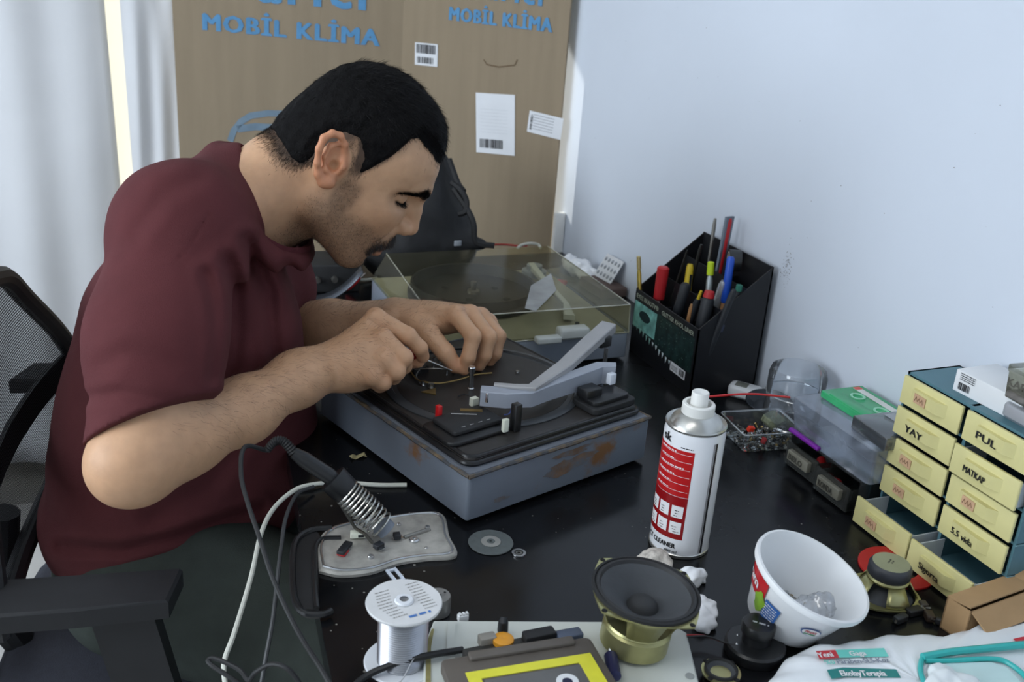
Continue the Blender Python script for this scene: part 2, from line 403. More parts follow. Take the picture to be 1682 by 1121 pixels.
for s in (-1, 1):
    hb((0.116, s*0.0125, -0.0235), (0.013, 0.0085, 0.0090), 0.006)
    hb((0.1205, s*0.0075, -0.0330), (0.0065, 0.0035, 0.006), 0.002, 's')
    B.cone(H(0.110, s*0.024, -0.026), H(0.100, s*0.036, -0.057), 0.0022, 0.0018, 0.008, 's')
hb((0.1125, 0, -0.0530), (0.0085, 0.021, 0.0065), 0.008)
hb((0.1085, 0, -0.0680), (0.0095, 0.020, 0.0075), 0.007)
for s in (-1, 1): B.cone(H(0.1225, 0, -0.0605), H(0.1010, s*0.027, -0.0640), 0.0016, 0.0013, 0.003, 's')
hb((0.114, 0, -0.0795), (0.010, 0.022, 0.0045), 0.008, 's')
# ears
def ear(sg):
    def e(u, v, l):
        q = hp(u, v, -l); return H(q[0], sg*l, q[2])
    k = 0.003
    B.ell(e(545, 268, 0.0745), (0.019, 0.006, 0.027), HM, 0.008)
    hel = [e(566, 258, 0.077), e(567, 238, 0.080), e(559, 223, 0.084), e(546, 219, 0.088), e(532, 227, 0.091), e(524, 245, 0.092), e(521, 268, 0.090), e(523, 287, 0.086)]
    B.chain(hel, [0.0028, 0.0035, 0.0038, 0.0040, 0.0042, 0.0040, 0.0038, 0.0036], 0.003)
    B.chain([e(523, 287, 0.086), e(531, 299, 0.083), e(540, 300, 0.081), e(545, 290, 0.080)], [0.0045, 0.0060, 0.0062, 0.004], 0.005)
    B.chain([e(556, 236, 0.081), e(543, 240, 0.085), e(535, 258, 0.086), e(535, 277, 0.084), e(541, 287, 0.082)], [0.003, 0.0036, 0.0036, 0.0036, 0.0034], 0.003)
    B.chain([e(561, 262, 0.078), e(561, 273, 0.081), e(556, 281, 0.080)], [0.004, 0.0045, 0.004], 0.004)
    B.ell(e(549, 262, 0.084), (0.0085, 0.0075, 0.011), HM, 0.004, 's')
    B.ell(e(549, 272, 0.080), (0.0055, 0.0085, 0.006), HM, 0.003, 's')
ear(-1); ear(1)
# right arm, seen on its back
EL_R, WR_R = at(226, 752, 1.00), at(533, 601, 1.218)
B.cone(SH_R, EL_R, 0.048, 0.040, 0.03)
B.chain([EL_R, at(300, 716, 1.05), at(400, 674, 1.115), at(490, 622, 1.185), WR_R], [0.0375, 0.0370, 0.0315, 0.0275, 0.0265], 0.03)
B.ell(at(202, 774, 0.990), (0.026, 0.026, 0.026), None, 0.03)
def hand(wr, mc, fingers, thumb, rm, palm):
    for m_, (p, rr) in zip(mc, fingers):
        B.cone(wr, p[0], 0.017, rm, 0.016)
    for c, rad, ax in palm: B.ell(c, rad, ax, 0.018)
    for p, rr in fingers: B.chain(p, rr, 0.004, kj=0.004)
    B.chain(thumb[0], thumb[1], 0.010, kj=0.004)
fr = [0.0118, 0.0104, 0.0090, 0.0080]
RF = [([at(617, 522, 1.235), at(670, 552, 1.233), at(690, 572, 1.243), at(695, 586, 1.254)], fr),
      ([at(629, 556, 1.215), at(664, 588, 1.214), at(664, 602, 1.235), at(652, 602, 1.256)], fr),
      ([at(630, 589, 1.206), at(652, 611, 1.209), at(647, 620, 1.230), at(635, 613, 1.250)], [x*0.96 for x in fr]),
      ([at(612, 618, 1.203), at(630, 629, 1.209), at(624, 634, 1.228), at(612, 628, 1.246)], [x*0.88 for x in fr])]
RTH = ([at(566, 606, 1.250), at(612, 592, 1.275), at(655, 592, 1.277), at(686, 593, 1.268)], [0.0165, 0.0135, 0.0115, 0.0092])
hand(at(548, 600, 1.224), [0]*4, RF, RTH, 0.0118, [(at(590, 590, 1.238), (0.036, 0.026, 0.034), None), (at(575, 618, 1.225), (0.034, 0.02, 0.017), None)])
# left arm and hand
EL_L, WR_L = T(0.10, 0.12, 0.065), at(640, 524, 1.360)
B.chain([SH_L, EL_L], [0.048, 0.04], 0.03)
B.chain([EL_L, (EL_L*0.55+WR_L*0.45), WR_L], [0.038, 0.034, 0.0265], 0.03)
LF = [([at(748, 517, 1.325), at(777, 553, 1.303), at(769, 588, 1.304), at(762, 607, 1.310)], fr),
      ([at(772, 516, 1.345), at(803, 554, 1.328), at(796, 584, 1.330), at(787, 601, 1.335)], fr),
      ([at(790, 520, 1.365), at(817, 552, 1.352), at(813, 581, 1.354), at(804, 594, 1.360)], [x*0.96 for x in fr]),
      ([at(802, 529, 1.385), at(820, 553, 1.378), at(815, 577, 1.380), at(806, 589, 1.384)], [x*0.88 for x in fr])]
LTH = ([at(678, 531, 1.338), at(704, 548, 1.316), at(732, 580, 1.306), at(748, 602, 1.310)], [0.0165, 0.0135, 0.0118, 0.0095])
hand(at(654, 522, 1.358), [0]*4, LF, LTH, 0.0120, [(at(715, 524, 1.362), (0.036, 0.034, 0.016), None)])
_t = __import__('time').time()
LO = np.array([-0.12, 0.86, DZ-0.28]); HI = np.array([0.56, 1.56, DZ+0.50])
V, Q = B.mesh(LO, HI, 0.0017)
V = relax(V, Q, 1, 0.35)
N_ = normals_of(V, Q)
# skin colour as it is on the man: stubble, lips, brows, redder ear and nose, paler nails
q = loc_h(V.astype(np.float32)); isH = (np.linalg.norm(V-HO, axis=1) < 0.17)
def hairline(F):  # height of the hair edge along the head (side view)
    xs = [-0.075, -0.055, -0.044, -0.030, -0.022, -0.014, -0.006, 0.002, 0.008, 0.012, 0.016, 0.027, 0.034, 0.042, 0.046, 0.050, 0.056, 0.082, 0.100, 0.115]
    ys = [-0.036, -0.040, -0.040, -0.034, -0.022, 0.000, 0.024, 0.030, 0.024, 0.010, 0.002, 0.001, 0.022, 0.043, 0.060, 0.077, 0.083, 0.078, 0.070, 0.066]
    return np.interp(F, xs, ys)
def sm(x, a, b): t = np.clip((x-a)/(b-a), 0, 1); return t*t*(3-2*t)
F_, L_, U_ = q[:, 0], q[:, 1], q[:, 2]; aL = np.abs(L_)
hair_m = sm(U_-hairline(F_)-0.004*vnoise(V, 300, 3), -0.008, 0.012)*isH*(1-sm(aL, 0.0735, 0.077)*(F_ < 0.03))
def gauss(c, s): return np.exp(-(((q-np.array(c))/np.array(s))**2).sum(1))
beard = np.maximum.reduce([sm(-U_, 0.030, 0.052)*sm(F_, -0.012, 0.012)*sm(U_, -0.135, -0.100),
                           sm(F_, 0.012, 0.02)*sm(-F_, -0.046, -0.034)*sm(-U_, 0.0, 0.012)*sm(-U_, -0.2, -0.15)*0+sm(F_, 0.010, 0.020)*(1-sm(F_, 0.036, 0.050))*sm(-U_, -0.002, 0.012),
                           np.clip(1.5*np.exp(-((F_-0.115)/0.014)**2-((L_)/0.030)**4-((U_+0.0430)/0.0085)**2), 0, 1)])
beard *= isH*(1-np.clip(1.6*np.exp(-((F_-0.111)/0.018)**2-(L_/0.021)**4-((U_+0.0610)/0.0085)**2), 0, 1))
beard *= (aL < 0.077)
neckb = isH*sm(-U_, 0.06, 0.085)*sm(F_, -0.01, 0.02)
lips = isH*np.clip(1.5*np.exp(-((F_-0.112)/0.018)**2-(L_/0.022)**4-((U_+0.0615)/0.0105)**4), 0, 1)*(1-np.clip(1.5*np.exp(-((F_-0.115)/0.014)**2-(L_/0.03)**4-((U_+0.0435)/0.007)**2), 0, 1))
ear_m = isH*sm(aL, 0.0745, 0.080)*sm(F_, -0.05, -0.04)*(F_ < 0.035)*sm(U_, -0.038, -0.030)
red = isH*np.clip(gauss((0.124, 0, -0.02), (0.014, 0.016, 0.014)) + 0.5*(gauss((0.085, -0.045, -0.02), (0.03, 0.03, 0.02))+gauss((0.085, 0.045, -0.02), (0.03, 0.03, 0.02))), 0, 1)
brow_u = np.interp(aL, [0.008, 0.015, 0.028, 0.038, 0.046, 0.054], [0.022, 0.0255, 0.0295, 0.0275, 0.0215, 0.013])
brow = isH*np.clip(1.6*np.exp(-((U_-brow_u)/0.0046)**2)*sm(aL, 0.009, 0.016)*(1-sm(aL, 0.046, 0.056))*sm(F_, 0.05, 0.06), 0, 1)
def near_line(pts):
    m = np.full(len(V), 9.0)
    for a, b in zip(pts[:-1], pts[1:]):
        ba = b-a; t = np.clip(((V-a)@ba)/(ba@ba), 0, 1); m = np.minimum(m, np.linalg.norm(V-a-t[:, None]*ba, axis=1))
    return m
lash = np.zeros(len(V)); must = np.zeros(len(V))
for s in (-1, 1):
    lash = np.maximum(lash, np.exp(-(near_line([H(0.0975, s*0.019, 0.0045), H(0.0965, s*0.030, 0.0030), H(0.0850, s*0.046, 0.0020)])/0.0024)**2))
    must = np.maximum(must, np.exp(-(near_line([H(0.1190, s*0.002, -0.0440), H(0.1150, s*0.014, -0.0470), H(0.1050, s*0.028, -0.0570), H(0.1010, s*0.033, -0.0660)])/0.0075)**4)*np.array(1.0))
beard = np.maximum(beard*0.9, np.clip(must*1.0, 0, 1)*isH)
tint = np.ones((len(V), 3))
def mixc(m, c):
    global tint
    tint = tint*(1-m[:, None]) + m[:, None]*np.array(c)
mixc(0.35*red, (1.0, 0.70, 0.62)); mixc(0.8*ear_m, (1.02, 0.72, 0.64))
mixc(beard*(0.62+0.12*vnoise(V, 900, 5)), (0.30, 0.30, 0.31)); mixc(0.25*neckb, (0.45, 0.43, 0.42))
mixc(0.55*must*isH, (0.16, 0.15, 0.15)); mixc(0.9*lash*isH, (0.10, 0.08, 0.08)); mixc(0.75*lips*(1-must), (0.86, 0.55, 0.52)); mixc(0.85*brow, (0.12, 0.10, 0.10)); mixc(0.92*hair_m, (0.07, 0.065, 0.07))
for p, rr in RF+LF+[RTH, LTH]:
    a, b = p[-2], p[-1]; ax = (b-a)/np.linalg.norm(b-a); t = (V-b)@ax; r_ = np.linalg.norm(V-b-t[:, None]*ax, axis=1)
    w = np.exp(-(np.linalg.norm(V-b, axis=1)/0.014)**2); mixc(0.45*w, (1.0, 0.74, 0.68))
    for j in p[1:3]:
        w = np.exp(-(np.linalg.norm(V-j, axis=1)/0.011)**2); mixc(0.25*w, (1.0, 0.72, 0.64))
    w = np.exp(-(np.linalg.norm(V-p[0], axis=1)/0.013)**2); mixc(0.25*w, (1.0, 0.74, 0.68))
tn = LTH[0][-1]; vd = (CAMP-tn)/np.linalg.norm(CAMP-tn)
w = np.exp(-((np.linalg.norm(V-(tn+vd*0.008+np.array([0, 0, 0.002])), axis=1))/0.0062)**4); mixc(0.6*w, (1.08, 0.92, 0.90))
skin = mat('skin', (202, 160, 126), 0.48, var=0.07, scale=60, bump=0.10, bscale=420, sss=0.12, attr='tint', spec=0.4)
body = np_mesh('body', V-PORG, Q, skin, person, cols=tint)

# hair: a cap that follows the scalp, then strands
def hair_field(P, d):
    qq = loc_h(P); f, u = qq[:, 0], qq[:, 2]; m = np.clip((u-hairline(f)+0.006)/np.where(f < -0.02, 0.028, 0.022), 0, 1); m = m*m*(3-2*m)
    top = np.clip((u-0.03)/0.07, 0, 1)
    front = np.clip((f-0.078)/0.03, 0, 1); earz = np.clip(1.6-1.2*np.sqrt(((f+0.003)/0.028)**2+((u-0.002)/0.036)**2), 0, 1)
    t = -0.0020 + m*(0.0060 + 0.0070*top)*(1-0.65*front) - 0.010*earz*(np.abs(qq[:, 1]) > 0.05)
    return d - t - m*0.0009*vnoise(P.astype(float), 340, 8)
HS = Solid()
for a_ in (((0.018, 0, 0.020), (0.084, 0.071, 0.092), 0.03), ((0.056, 0, 0.048), (0.052, 0.056, 0.046), 0.03), ((0.050, 0, -0.030), (0.050, 0.056, 0.055), 0.03)): HS.ell(H(*a_[0]), a_[1], HM, a_[2])
HS.cone(NB, NT_, 0.064, 0.058, 0.04)
for s in (-1, 1): HS.cone(H(0.010, s*0.062, -0.01), H(0.012, s*0.056, -0.045), 0.014, 0.016, 0.02)
HS.post.append(hair_field)
Vh, Qh = HS.mesh(HO-0.17, HO+0.17, 0.002, margin=0.03)
qh = loc_h(Vh.astype(np.float32)); keepv = (qh[:, 2] > hairline(qh[:, 0])-0.006)
Qh = Qh[keepv[Qh].all(1)]
hairm = mat('hair', (11, 10, 11), 0.75, var=0.35, scale=120, bump=0.6, bscale=500, spec=0.12)
Nh = normals_of(Vh, Qh); used = np.unique(Qh); remap = -np.ones(len(Vh), int); remap[used] = np.arange(len(used))
hair = np_mesh('hair', Vh[used]-PORG, remap[Qh], hairm, person)
rng = np.random.RandomState(4)
def flow(P, Nn, fw, dn, up=0.45):
    """comb direction: forward on top, down on the sides"""
    d = HF*fw + (-HU)*dn; d = np.tile(d, (len(P), 1)) if d.ndim == 1 else d
    d = d - (d*Nn).sum(1, keepdims=True)*Nn; d /= np.maximum(np.linalg.norm(d, axis=1, keepdims=True), 1e-6)
    d = d + up*Nn + 0.22*rng.normal(size=P.shape); return d/np.linalg.norm(d, axis=1, keepdims=True)
ii = rng.choice(used, 26000); Pr = Vh[ii] + rng.normal(size=(26000, 3))*0.0008; Nr = Nh[ii]; qr = loc_h(Pr.astype(np.float32))
tp = np.clip((qr[:, 2]-0.02)/0.07, 0, 1); fwd = 0.35+0.65*tp; dnn = 1-0.8*tp
dr = HF*fwd[:, None] - HU*dnn[:, None]; dr = dr-(dr*Nr).sum(1, keepdims=True)*Nr; dr /= np.maximum(np.linalg.norm(dr, axis=1, keepdims=True), 1e-6)
dr = dr + 0.24*Nr + 0.16*rng.normal(size=Pr.shape); dr /= np.linalg.norm(dr, axis=1, keepdims=True)
Vs, Fs = strands(Pr-Nr*0.002, dr, rng.uniform(0.005, 0.012, len(Pr))*(0.5+0.7*tp), 0.00022, 2, seed=1)
st = mat('hair_strand', (14, 12, 12), 0.55, var=0.3, scale=90, spec=0.2)
o = np_mesh('hair_strands', Vs-PORG, Fs, st, hair); o['kind'] = 'stuff'
# short fading hair along the hairline, on the skin itself
hz_ = np.exp(-((U_-hairline(F_)-np.where(F_ < -0.012, 0.008, 0.003))/0.0095)**2)*isH*(1-sm(aL, 0.074, 0.077)*(F_ < 0.03))*(F_ < 0.10)
pz = hz_*np.where(F_ < -0.012, 1.0, 0.35); ih = np.random.RandomState(77).choice(len(V), 8000, p=pz/pz.sum()); Pz = V[ih]; Nz = N_[ih]
dz_ = (-HU*0.9+HF*0.25)[None] - (Nz@(-HU*0.9+HF*0.25))[:, None]*Nz; dz_ = dz_/np.maximum(np.linalg.norm(dz_, axis=1, keepdims=True), 1e-6)+0.30*Nz+0.25*rng.normal(size=Pz.shape); dz_ /= np.linalg.norm(dz_, axis=1, keepdims=True)
Vz, Fz = strands(Pz+rng.normal(size=Pz.shape)*0.0006, dz_, rng.uniform(0.0025, 0.0055, len(Pz)), 0.00015, 2, seed=78)
o = np_mesh('hairline_strands', Vz-PORG, Fz, st, hair); o['kind'] = 'stuff'
# stubble, brows, lashes and arm hair
def scatter(mask, n, seed): rg = np.random.RandomState(seed); w = mask/mask.sum(); return rg.choice(len(mask), n, p=w)
ib = scatter(np.clip(beard, 0, 1)**1.5*(1+1.5*must), 20000, 2); Pb = V[ib]; Nb = N_[ib]; db = -HU*0.8+HF*0.3; db = db - (Nb@db)[:, None]*Nb
db = db/np.linalg.norm(db, axis=1, keepdims=True)+0.5*Nb+0.35*rng.normal(size=Pb.shape); db /= np.linalg.norm(db, axis=1, keepdims=True)
qb = loc_h(Pb.astype(np.float32)); ms = must[ib]
Vb, Fb = strands(Pb+rng.normal(size=Pb.shape)*0.0007, db, 0.0018+0.0045*ms, 0.00013+0.00008*ms[:, None], 1, seed=3)
o = np_mesh('beard_stubble', Vb-PORG, Fb, mat('beard', (52, 46, 44), 0.5, var=0.3, scale=90), person); o['kind'] = 'stuff'
iw = scatter(brow**1.5+1e-9*isH, 2600, 7); Pw = V[iw]; Nw = N_[iw]; sd = np.sign((Pw-HO)@HL)
dw = -HF[None]*0.6 + HL[None]*sd[:, None]*0.9 + HU*0.12; dw = dw/np.linalg.norm(dw, axis=1, keepdims=True)+0.25*Nw+0.15*rng.normal(size=Pw.shape); dw /= np.linalg.norm(dw, axis=1, keepdims=True)
Vb, Fb = strands(Pw, dw, np.full(len(Pw), 0.0068), 0.00030, 2, seed=5)
o = np_mesh('eyebrows', Vb-PORG, Fb, st, person); o['kind'] = 'stuff'
ls = []; ld = []
for s in (-1, 1):
    for t in np.linspace(0, 1, 70):
        p = H(0.0975*(1-t)+0.0840*t+0.0045*math.sin(t*3.14), s*(0.019*(1-t)+0.046*t), 0.0050*(1-t)+0.0022*t-0.001*math.sin(t*3.14)); ls.append(p); ld.append(HF*0.75-HU*0.5+HL*s*0.25*(t-0.3))
ls = np.array(ls); ld = np.array(ld)+0.1*rng.normal(size=(len(ls), 3)); ld /= np.linalg.norm(ld, axis=1, keepdims=True)
Vb, Fb = strands(ls-ld*0.001, ld, np.full(len(ls), 0.0085), 0.0003, 2, curl=HU[None]*0.25, seed=6)
o = np_mesh('eyelashes', Vb-PORG, Fb, st, person); o['kind'] = 'stuff'
def near_seg(a, b):
    ba = b-a; t = np.clip(((V-a)@ba)/(ba@ba), 0, 1); return np.linalg.norm(V-a-t[:, None]*ba, axis=1), t
m_ = np.zeros(len(V))
for a, b in ((EL_R, WR_R), (EL_L, WR_L), (WR_R, at(590, 575, 1.22)), (WR_L, at(700, 520, 1.33))):
    dd, tt = near_seg(a, b); m_ = np.maximum(m_, (dd < 0.05)*sm(tt, 0.0, 0.3)*np.clip(0.35+N_[:, 2], 0, 1))
ia = scatter(m_, 3600, 9); Pa = V[ia]; Na = N_[ia]; da = np.array([0.75, 0.1, -0.55]); da = da-(Na@da)[:, None]*Na; da = da/np.linalg.norm(da, axis=1, keepdims=True)+0.25*Na+0.35*rng.normal(size=Pa.shape); da /= np.linalg.norm(da, axis=1, keepdims=True)
Vb, Fb = strands(Pa, da, rng.uniform(0.006, 0.013, len(Pa)), 0.00009, 2, seed=11)
o = np_mesh('arm_hair', Vb-PORG, Fb, mat('arm_hair', (88, 62, 48), 0.5, var=0.2, scale=60), person); o['kind'] = 'stuff'

# ------------------------------------------------------------------ clothes
S = Solid()
TA = np.stack([FX, LT, [0, 0, 1]])
lean = lambda a: np.stack([FX*math.cos(R(a))+np.array([0, 0, -math.sin(R(a))]), LT, FX*math.sin(R(a))+np.array([0, 0, math.cos(R(a))])])
S.ell(T(-0.045, 0, -0.135), (0.148, 0.185, 0.135), TA, 0.06)
S.ell(T(-0.025, 0, -0.01), (0.140, 0.172, 0.15), lean(10), 0.06)
S.ell(T(0.015, 0, 0.135), (0.102, 0.155, 0.128), lean(25), 0.05)
S.cone(T(-0.050, 0, -0.05), T(-0.028, 0, 0.13), 0.102, 0.098, 0.05)
S.cone(SH_R+np.array([0, 0, 0.002]), SH_L, 0.052, 0.054, 0.05)
S.cone(T(0.005, 0.0, 0.215), at(405, 322, 1.235), 0.062, 0.056, 0.05)
S.cone(SH_R+np.array([0.0, 0.01, 0.0]), at(388, 318, 1.20), 0.050, 0.046, 0.05)
uaR = (EL_R-SH_R)/np.linalg.norm(EL_R-SH_R)
S.chain([SH_R, SH_R*0.5+EL_R*0.5+np.array([-0.002, -0.004, 0.004]), EL_R+np.array([0.004, 0, 0.004])], [0.057, 0.057, 0.053], 0.06)
S.chain([SH_L, SH_L*0.4+EL_L*0.6], [0.066, 0.068], 0.03)
S.cone(T(0.05, -0.02, 0.10), T(0.085, -0.02, -0.10), 0.085, 0.085, 0.07)
def cloth(P, d):
    Pf = P.astype(np.float64); rel = Pf-TO; f, l, u = rel@FX, rel@LT, rel[:, 2]
    w = 0.0008*vnoise(Pf*np.array([1, 1, 0.6]), 34, 2) + 0.0005*vnoise(Pf, 85, 6)
    s1 = ((Pf-SH_R)@uaR)                                   # soft drapes around the near sleeve
    arm = np.exp(-((np.linalg.norm(np.cross(Pf-SH_R, uaR), axis=1)-0.055)/0.05)**2)
    w = w + arm*0.0012*np.sin(s1*70+12*(f)+2.5*np.sin(l*25))*sm(s1, 0.02, 0.10)
    w = w + 0.004*np.sin(u*62+f*18)*np.exp(-((u+0.12)/0.07)**2)*sm(-l, -0.05, 0.1)
    return d - w
S.post.append(cloth)
def crease(pts, depth, w, dmax):
    """a soft valley pressed into the near side of the cloth along a surveyed line; w in survey units"""
    pp_ = [np.array(p_, float) for p_ in pts]
    def g(P, d):
        q_ = (P.astype(np.float64)-CAMP)@CM.T; uv = q_[:, :2]/q_[:, 2:3]*FPX+np.array(PP); m = np.full(len(P), 1e9)
        for a, b in zip(pp_[:-1], pp_[1:]):
            ba = b-a; pa = uv-a; t = np.clip((pa@ba)/(ba@ba), 0, 1); m = np.minimum(m, ((pa-t[:, None]*ba)**2).sum(1))
        k = (q_[:, 2] < dmax)
        return d + k*depth*(np.exp(-m/(w*w)) - 0.6*np.exp(-(np.sqrt(m)-2.0*w)**2/(w*w)))
    S.post.append(g)
crease([(374, 430), (384, 480), (388, 540), (380, 620)], 0.0050, 12, 1.25)
crease([(340, 450), (354, 500), (358, 560), (350, 620)], 0.0035, 10, 1.20)
crease([(405, 395), (440, 480), (452, 600)], 0.0055, 10, 1.3)
crease([(475, 440), (500, 520), (505, 600)], 0.0055, 10, 1.35)
crease([(310, 662), (262, 658), (200, 645), (140, 655)], 0.0022, 9, 1.1)
crease([(280, 600), (215, 575), (165, 600)], 0.0018, 14, 1.1)
crease([(345, 350), (325, 385), (304, 416), (285, 432)], 0.0016, 2.6, 1.2)
crease([(100, 900), (200, 905), (300, 880), (430, 835)], 0.0050, 9, 1.3)
crease([(330, 290), (270, 320), (225, 380)], 0.0018, 14, 1.25)
crease([(390, 730), (340, 800), (250, 850)], 0.0035, 16, 1.3)
# openings: neck, sleeve ends, hem
NAX = (NT_-NB)/np.linalg.norm(NT_-NB)
S.cone(at(428, 332, 1.225), at(560, 280, 1.225), 0.066, 0.10, 0.006, 's')
ring = [(380, 252, 1.215), (378, 282, 1.165), (398, 335, 1.140), (430, 382, 1.143), (467, 404, 1.172), (500, 406, 1.222), (510, 388, 1.280), (490, 320, 1.315), (445, 268, 1.310), (405, 250, 1.270)]
rp = [at(*p) for p in ring]

ctr0 = np.mean(rp, 0); wl = [p_ + (p_-ctr0)/np.linalg.norm(p_-ctr0)*0.010 - NAX*0.014 for p_ in rp]
wl = [np.array(p_) for p_ in spline(wl+[wl[0], wl[1]], 4)[:4*len(wl)+1]]; S.chain(wl, [0.0085 if i_ < 16 or i_ > 30 else 0.006 for i_ in range(len(wl))], 0.014, kj=0.014)
h0, h1 = at(142, 722, 0.965), at(303, 668, 1.02); hx = h1-h0; vw = ray(220, 690); vw = vw/np.linalg.norm(vw)
pn = np.cross(hx, vw + np.array([0, 0, -0.28])); pn = pn/np.linalg.norm(pn); pn = pn*np.sign(pn@(EL_R-SH_R))
def sleeve_cut(P, d):
    rel = P-SH_R.astype(np.float32); ax = np.linalg.norm(np.cross(P-EL_R.astype(np.float32), uaR), axis=1)
    g = (P-h0.astype(np.float32))@pn.astype(np.float32)
    g = np.where((ax < 0.085) & (rel@uaR > 0.10), g, -1.0)
    return np.maximum(d, g)
S.post.append(sleeve_cut)
def hem_cut(P, d):
    rel = P.astype(np.float64)-TO; f, l, u = rel@FX, rel@LT, rel[:, 2]
    return np.maximum(d, -0.19 + 0.55*np.maximum(f+0.03, 0)**1.0 + 0.006*np.sin(l*40+f*30) - u)
S.post.append(hem_cut)
B2 = Solid(); B2.ops = [o_ for o_ in B.ops[-44:]]
Vc, Qc = S.mesh(np.array([-0.20, 0.84, DZ-0.30]), np.array([0.42, 1.62, DZ+0.42]), 0.0032, nb=16, margin=0.02)
Vc = relax(Vc, Qc, 2, 0.4)
shirtm = mat('maroon_knit', (90, 46, 49), 0.85, var=0.06, scale=30, bump=0.35, bscale=900, spec=0.2)
shirt = np_mesh('t_shirt', Vc-PORG, Qc, shirtm, person)
rp2 = spline(rp+[rp[0], rp[1]], 8)[:8*len(rp)+1]
ctr = np.mean(rp, 0); mb = MB(); rings_ = []
for i, p in enumerate(rp2):
    p = np.array(p); t = np.array(rp2[(i+1) % (len(rp2)-1)])-np.array(rp2[i-1 if i else -2]); t /= np.linalg.norm(t)
    out = p-ctr; out -= (out@t)*t; out /= np.linalg.norm(out); up = NAX-(NAX@t)*t; up -= (up@out)*out*0.5; up /= np.linalg.norm(up)
    bd = -up*0.8+out*0.6; bd /= np.linalg.norm(bd); nn = np.cross(t, bd)
    rings_.append([tuple(p + bd*(0.016*c_) + nn*0.0022*s_ - PORG) for c_, s_ in ((0, 1), (0.5, 1.1), (1, 1), (1, -1), (0.5, -1.1), (0, -1))])
mb.loft(rings_, False, False); mb.build('collar', mat('maroon_rib', (90, 43, 49), 0.85, var=0.10, scale=200, bump=0.4, bscale=700, spec=0.2), shirt, angle=70)
# sleeve hem stitch line
G = Solid()
kneeR, kneeL = np.array([0.46, 0.77, DZ-0.185]), np.array([0.52, 1.36, DZ-0.165])
hipR, hipL = T(-0.05, -0.095, -0.165), T(-0.05, 0.095, -0.165)
G.ell(T(-0.06, 0, -0.165), (0.105, 0.155, 0.085), TA, 0.05)
G.cone(hipR+np.array([0, 0, -0.012]), kneeR, 0.108, 0.080, 0.04); G.cone(hipL, kneeL, 0.098, 0.072, 0.04)
G.cone(kneeR, np.array([0.42, 0.82, 0.10]), 0.066, 0.052, 0.02); G.cone(kneeL, np.array([0.47, 1.36, 0.10]), 0.066, 0.052, 0.02)
G.post.append(lambda P, d: d - 0.002*vnoise(P.astype(np.float64), 45, 12))
Vg, Qg = G.mesh(np.array([-0.25, 0.70, 0.0]), np.array([0.64, 1.60, DZ+0.02]), 0.006, nb=14, margin=0.02)
np_mesh('trousers', Vg-PORG, Qg, mat('olive_grey_trousers', (62, 68, 64), 0.9, var=0.08, scale=40, bump=0.3, bscale=700, spec=0.15), person)
for kx, ky in ((0.42, 0.82), (0.47, 1.36)):
    sh = Solid(); sh.cone((kx-0.05, ky, 0.045), (kx+0.14, ky-0.02, 0.035), 0.042, 0.036, 0.03); sh.cone((kx-0.03, ky, 0.05), (kx, ky, 0.11), 0.045, 0.045, 0.03); sh.plane((0, 0, 0.004), (0, 0, -1))
    v_, q_ = sh.mesh((kx-0.13, ky-0.1, -0.02), (kx+0.22, ky+0.09, 0.18), 0.006, nb=14); np_mesh('shoe', v_-PORG, q_, mat('black_shoe', (30, 30, 32), 0.6, var=0.1, scale=30), person)
print('person built', len(V), len(Vc), round(__import__('time').time()-_t, 1))
# ------------------------------------------------------------------ survey helper: local coordinates in a turned frame
def local(o, rz, p):
    d = np.asarray(p, float)-np.asarray(o, float); c, s = math.cos(rz), math.sin(rz); return (d[0]*c+d[1]*s, -d[0]*s+d[1]*c, d[2])
def st(o): o['kind'] = 'structure'; return o
# ------------------------------------------------------------------ room
M_WALL = mat('painted_wall', (214, 221, 232), 0.75, var=0.03, scale=3.0, bump=0.06, bscale=45, spec=0.25)
M_FLOOR = mat('floor_tile', (196, 194, 190), 0.35, var=0.08, scale=5)
M_GROUT = mat('grout', (140, 138, 134), 0.9)
WX = 0.905; RX0, RY0, RY1, RZ1 = -2.0, -1.9, 2.72, 2.55
fl = st(MB().box(((RX0+WX)/2, (RY0+RY1)/2, -0.03), (WX-RX0+0.2, RY1-RY0+0.2, 0.05)).build('floor', M_GROUT, smooth=False))
tm = MB().rbox((0, 0, 0), (0.396, 0.396, 0.010), 0.002, 0.0015, 1)
t0 = None
for i in range(5):
    for j in range(7):
        if t0 is None: t0 = tm.build('tile', M_FLOOR, fl); o = t0
        else: o = t0.copy(); COL.objects.link(o); o.parent = fl
        o.location = (-1.0+i*0.40, -0.2+j*0.40, -0.0055)
st(MB().box((WX+0.05, (RY0+RY1)/2, RZ1/2), (0.10, RY1-RY0, RZ1)).build('wall_right', M_WALL, smooth=False))
b = MB(); ly0, ly1, lz0, lz1 = -0.05, 1.95, 0.92, 2.18
b.box((RX0-0.05, (RY0+RY1)/2, lz0/2), (0.10, RY1-RY0, lz0)); b.box((RX0-0.05, (RY0+RY1)/2, (lz1+RZ1)/2), (0.10, RY1-RY0, RZ1-lz1))
b.box((RX0-0.05, (RY0+ly0)/2, (lz0+lz1)/2), (0.10, ly0-RY0, lz1-lz0)); b.box((RX0-0.05, (ly1+RY1)/2, (lz0+lz1)/2), (0.10, RY1-ly1, lz1-lz0)); st(b.build('wall_left', M_WALL, smooth=False))
win2 = bpy.data.objects.new('window_2', None); COL.objects.link(win2); win2.location = (RX0-0.04, 0, 0); st(win2)
M_PVC = mat('white_pvc', (232, 232, 230), 0.4, var=0.03)
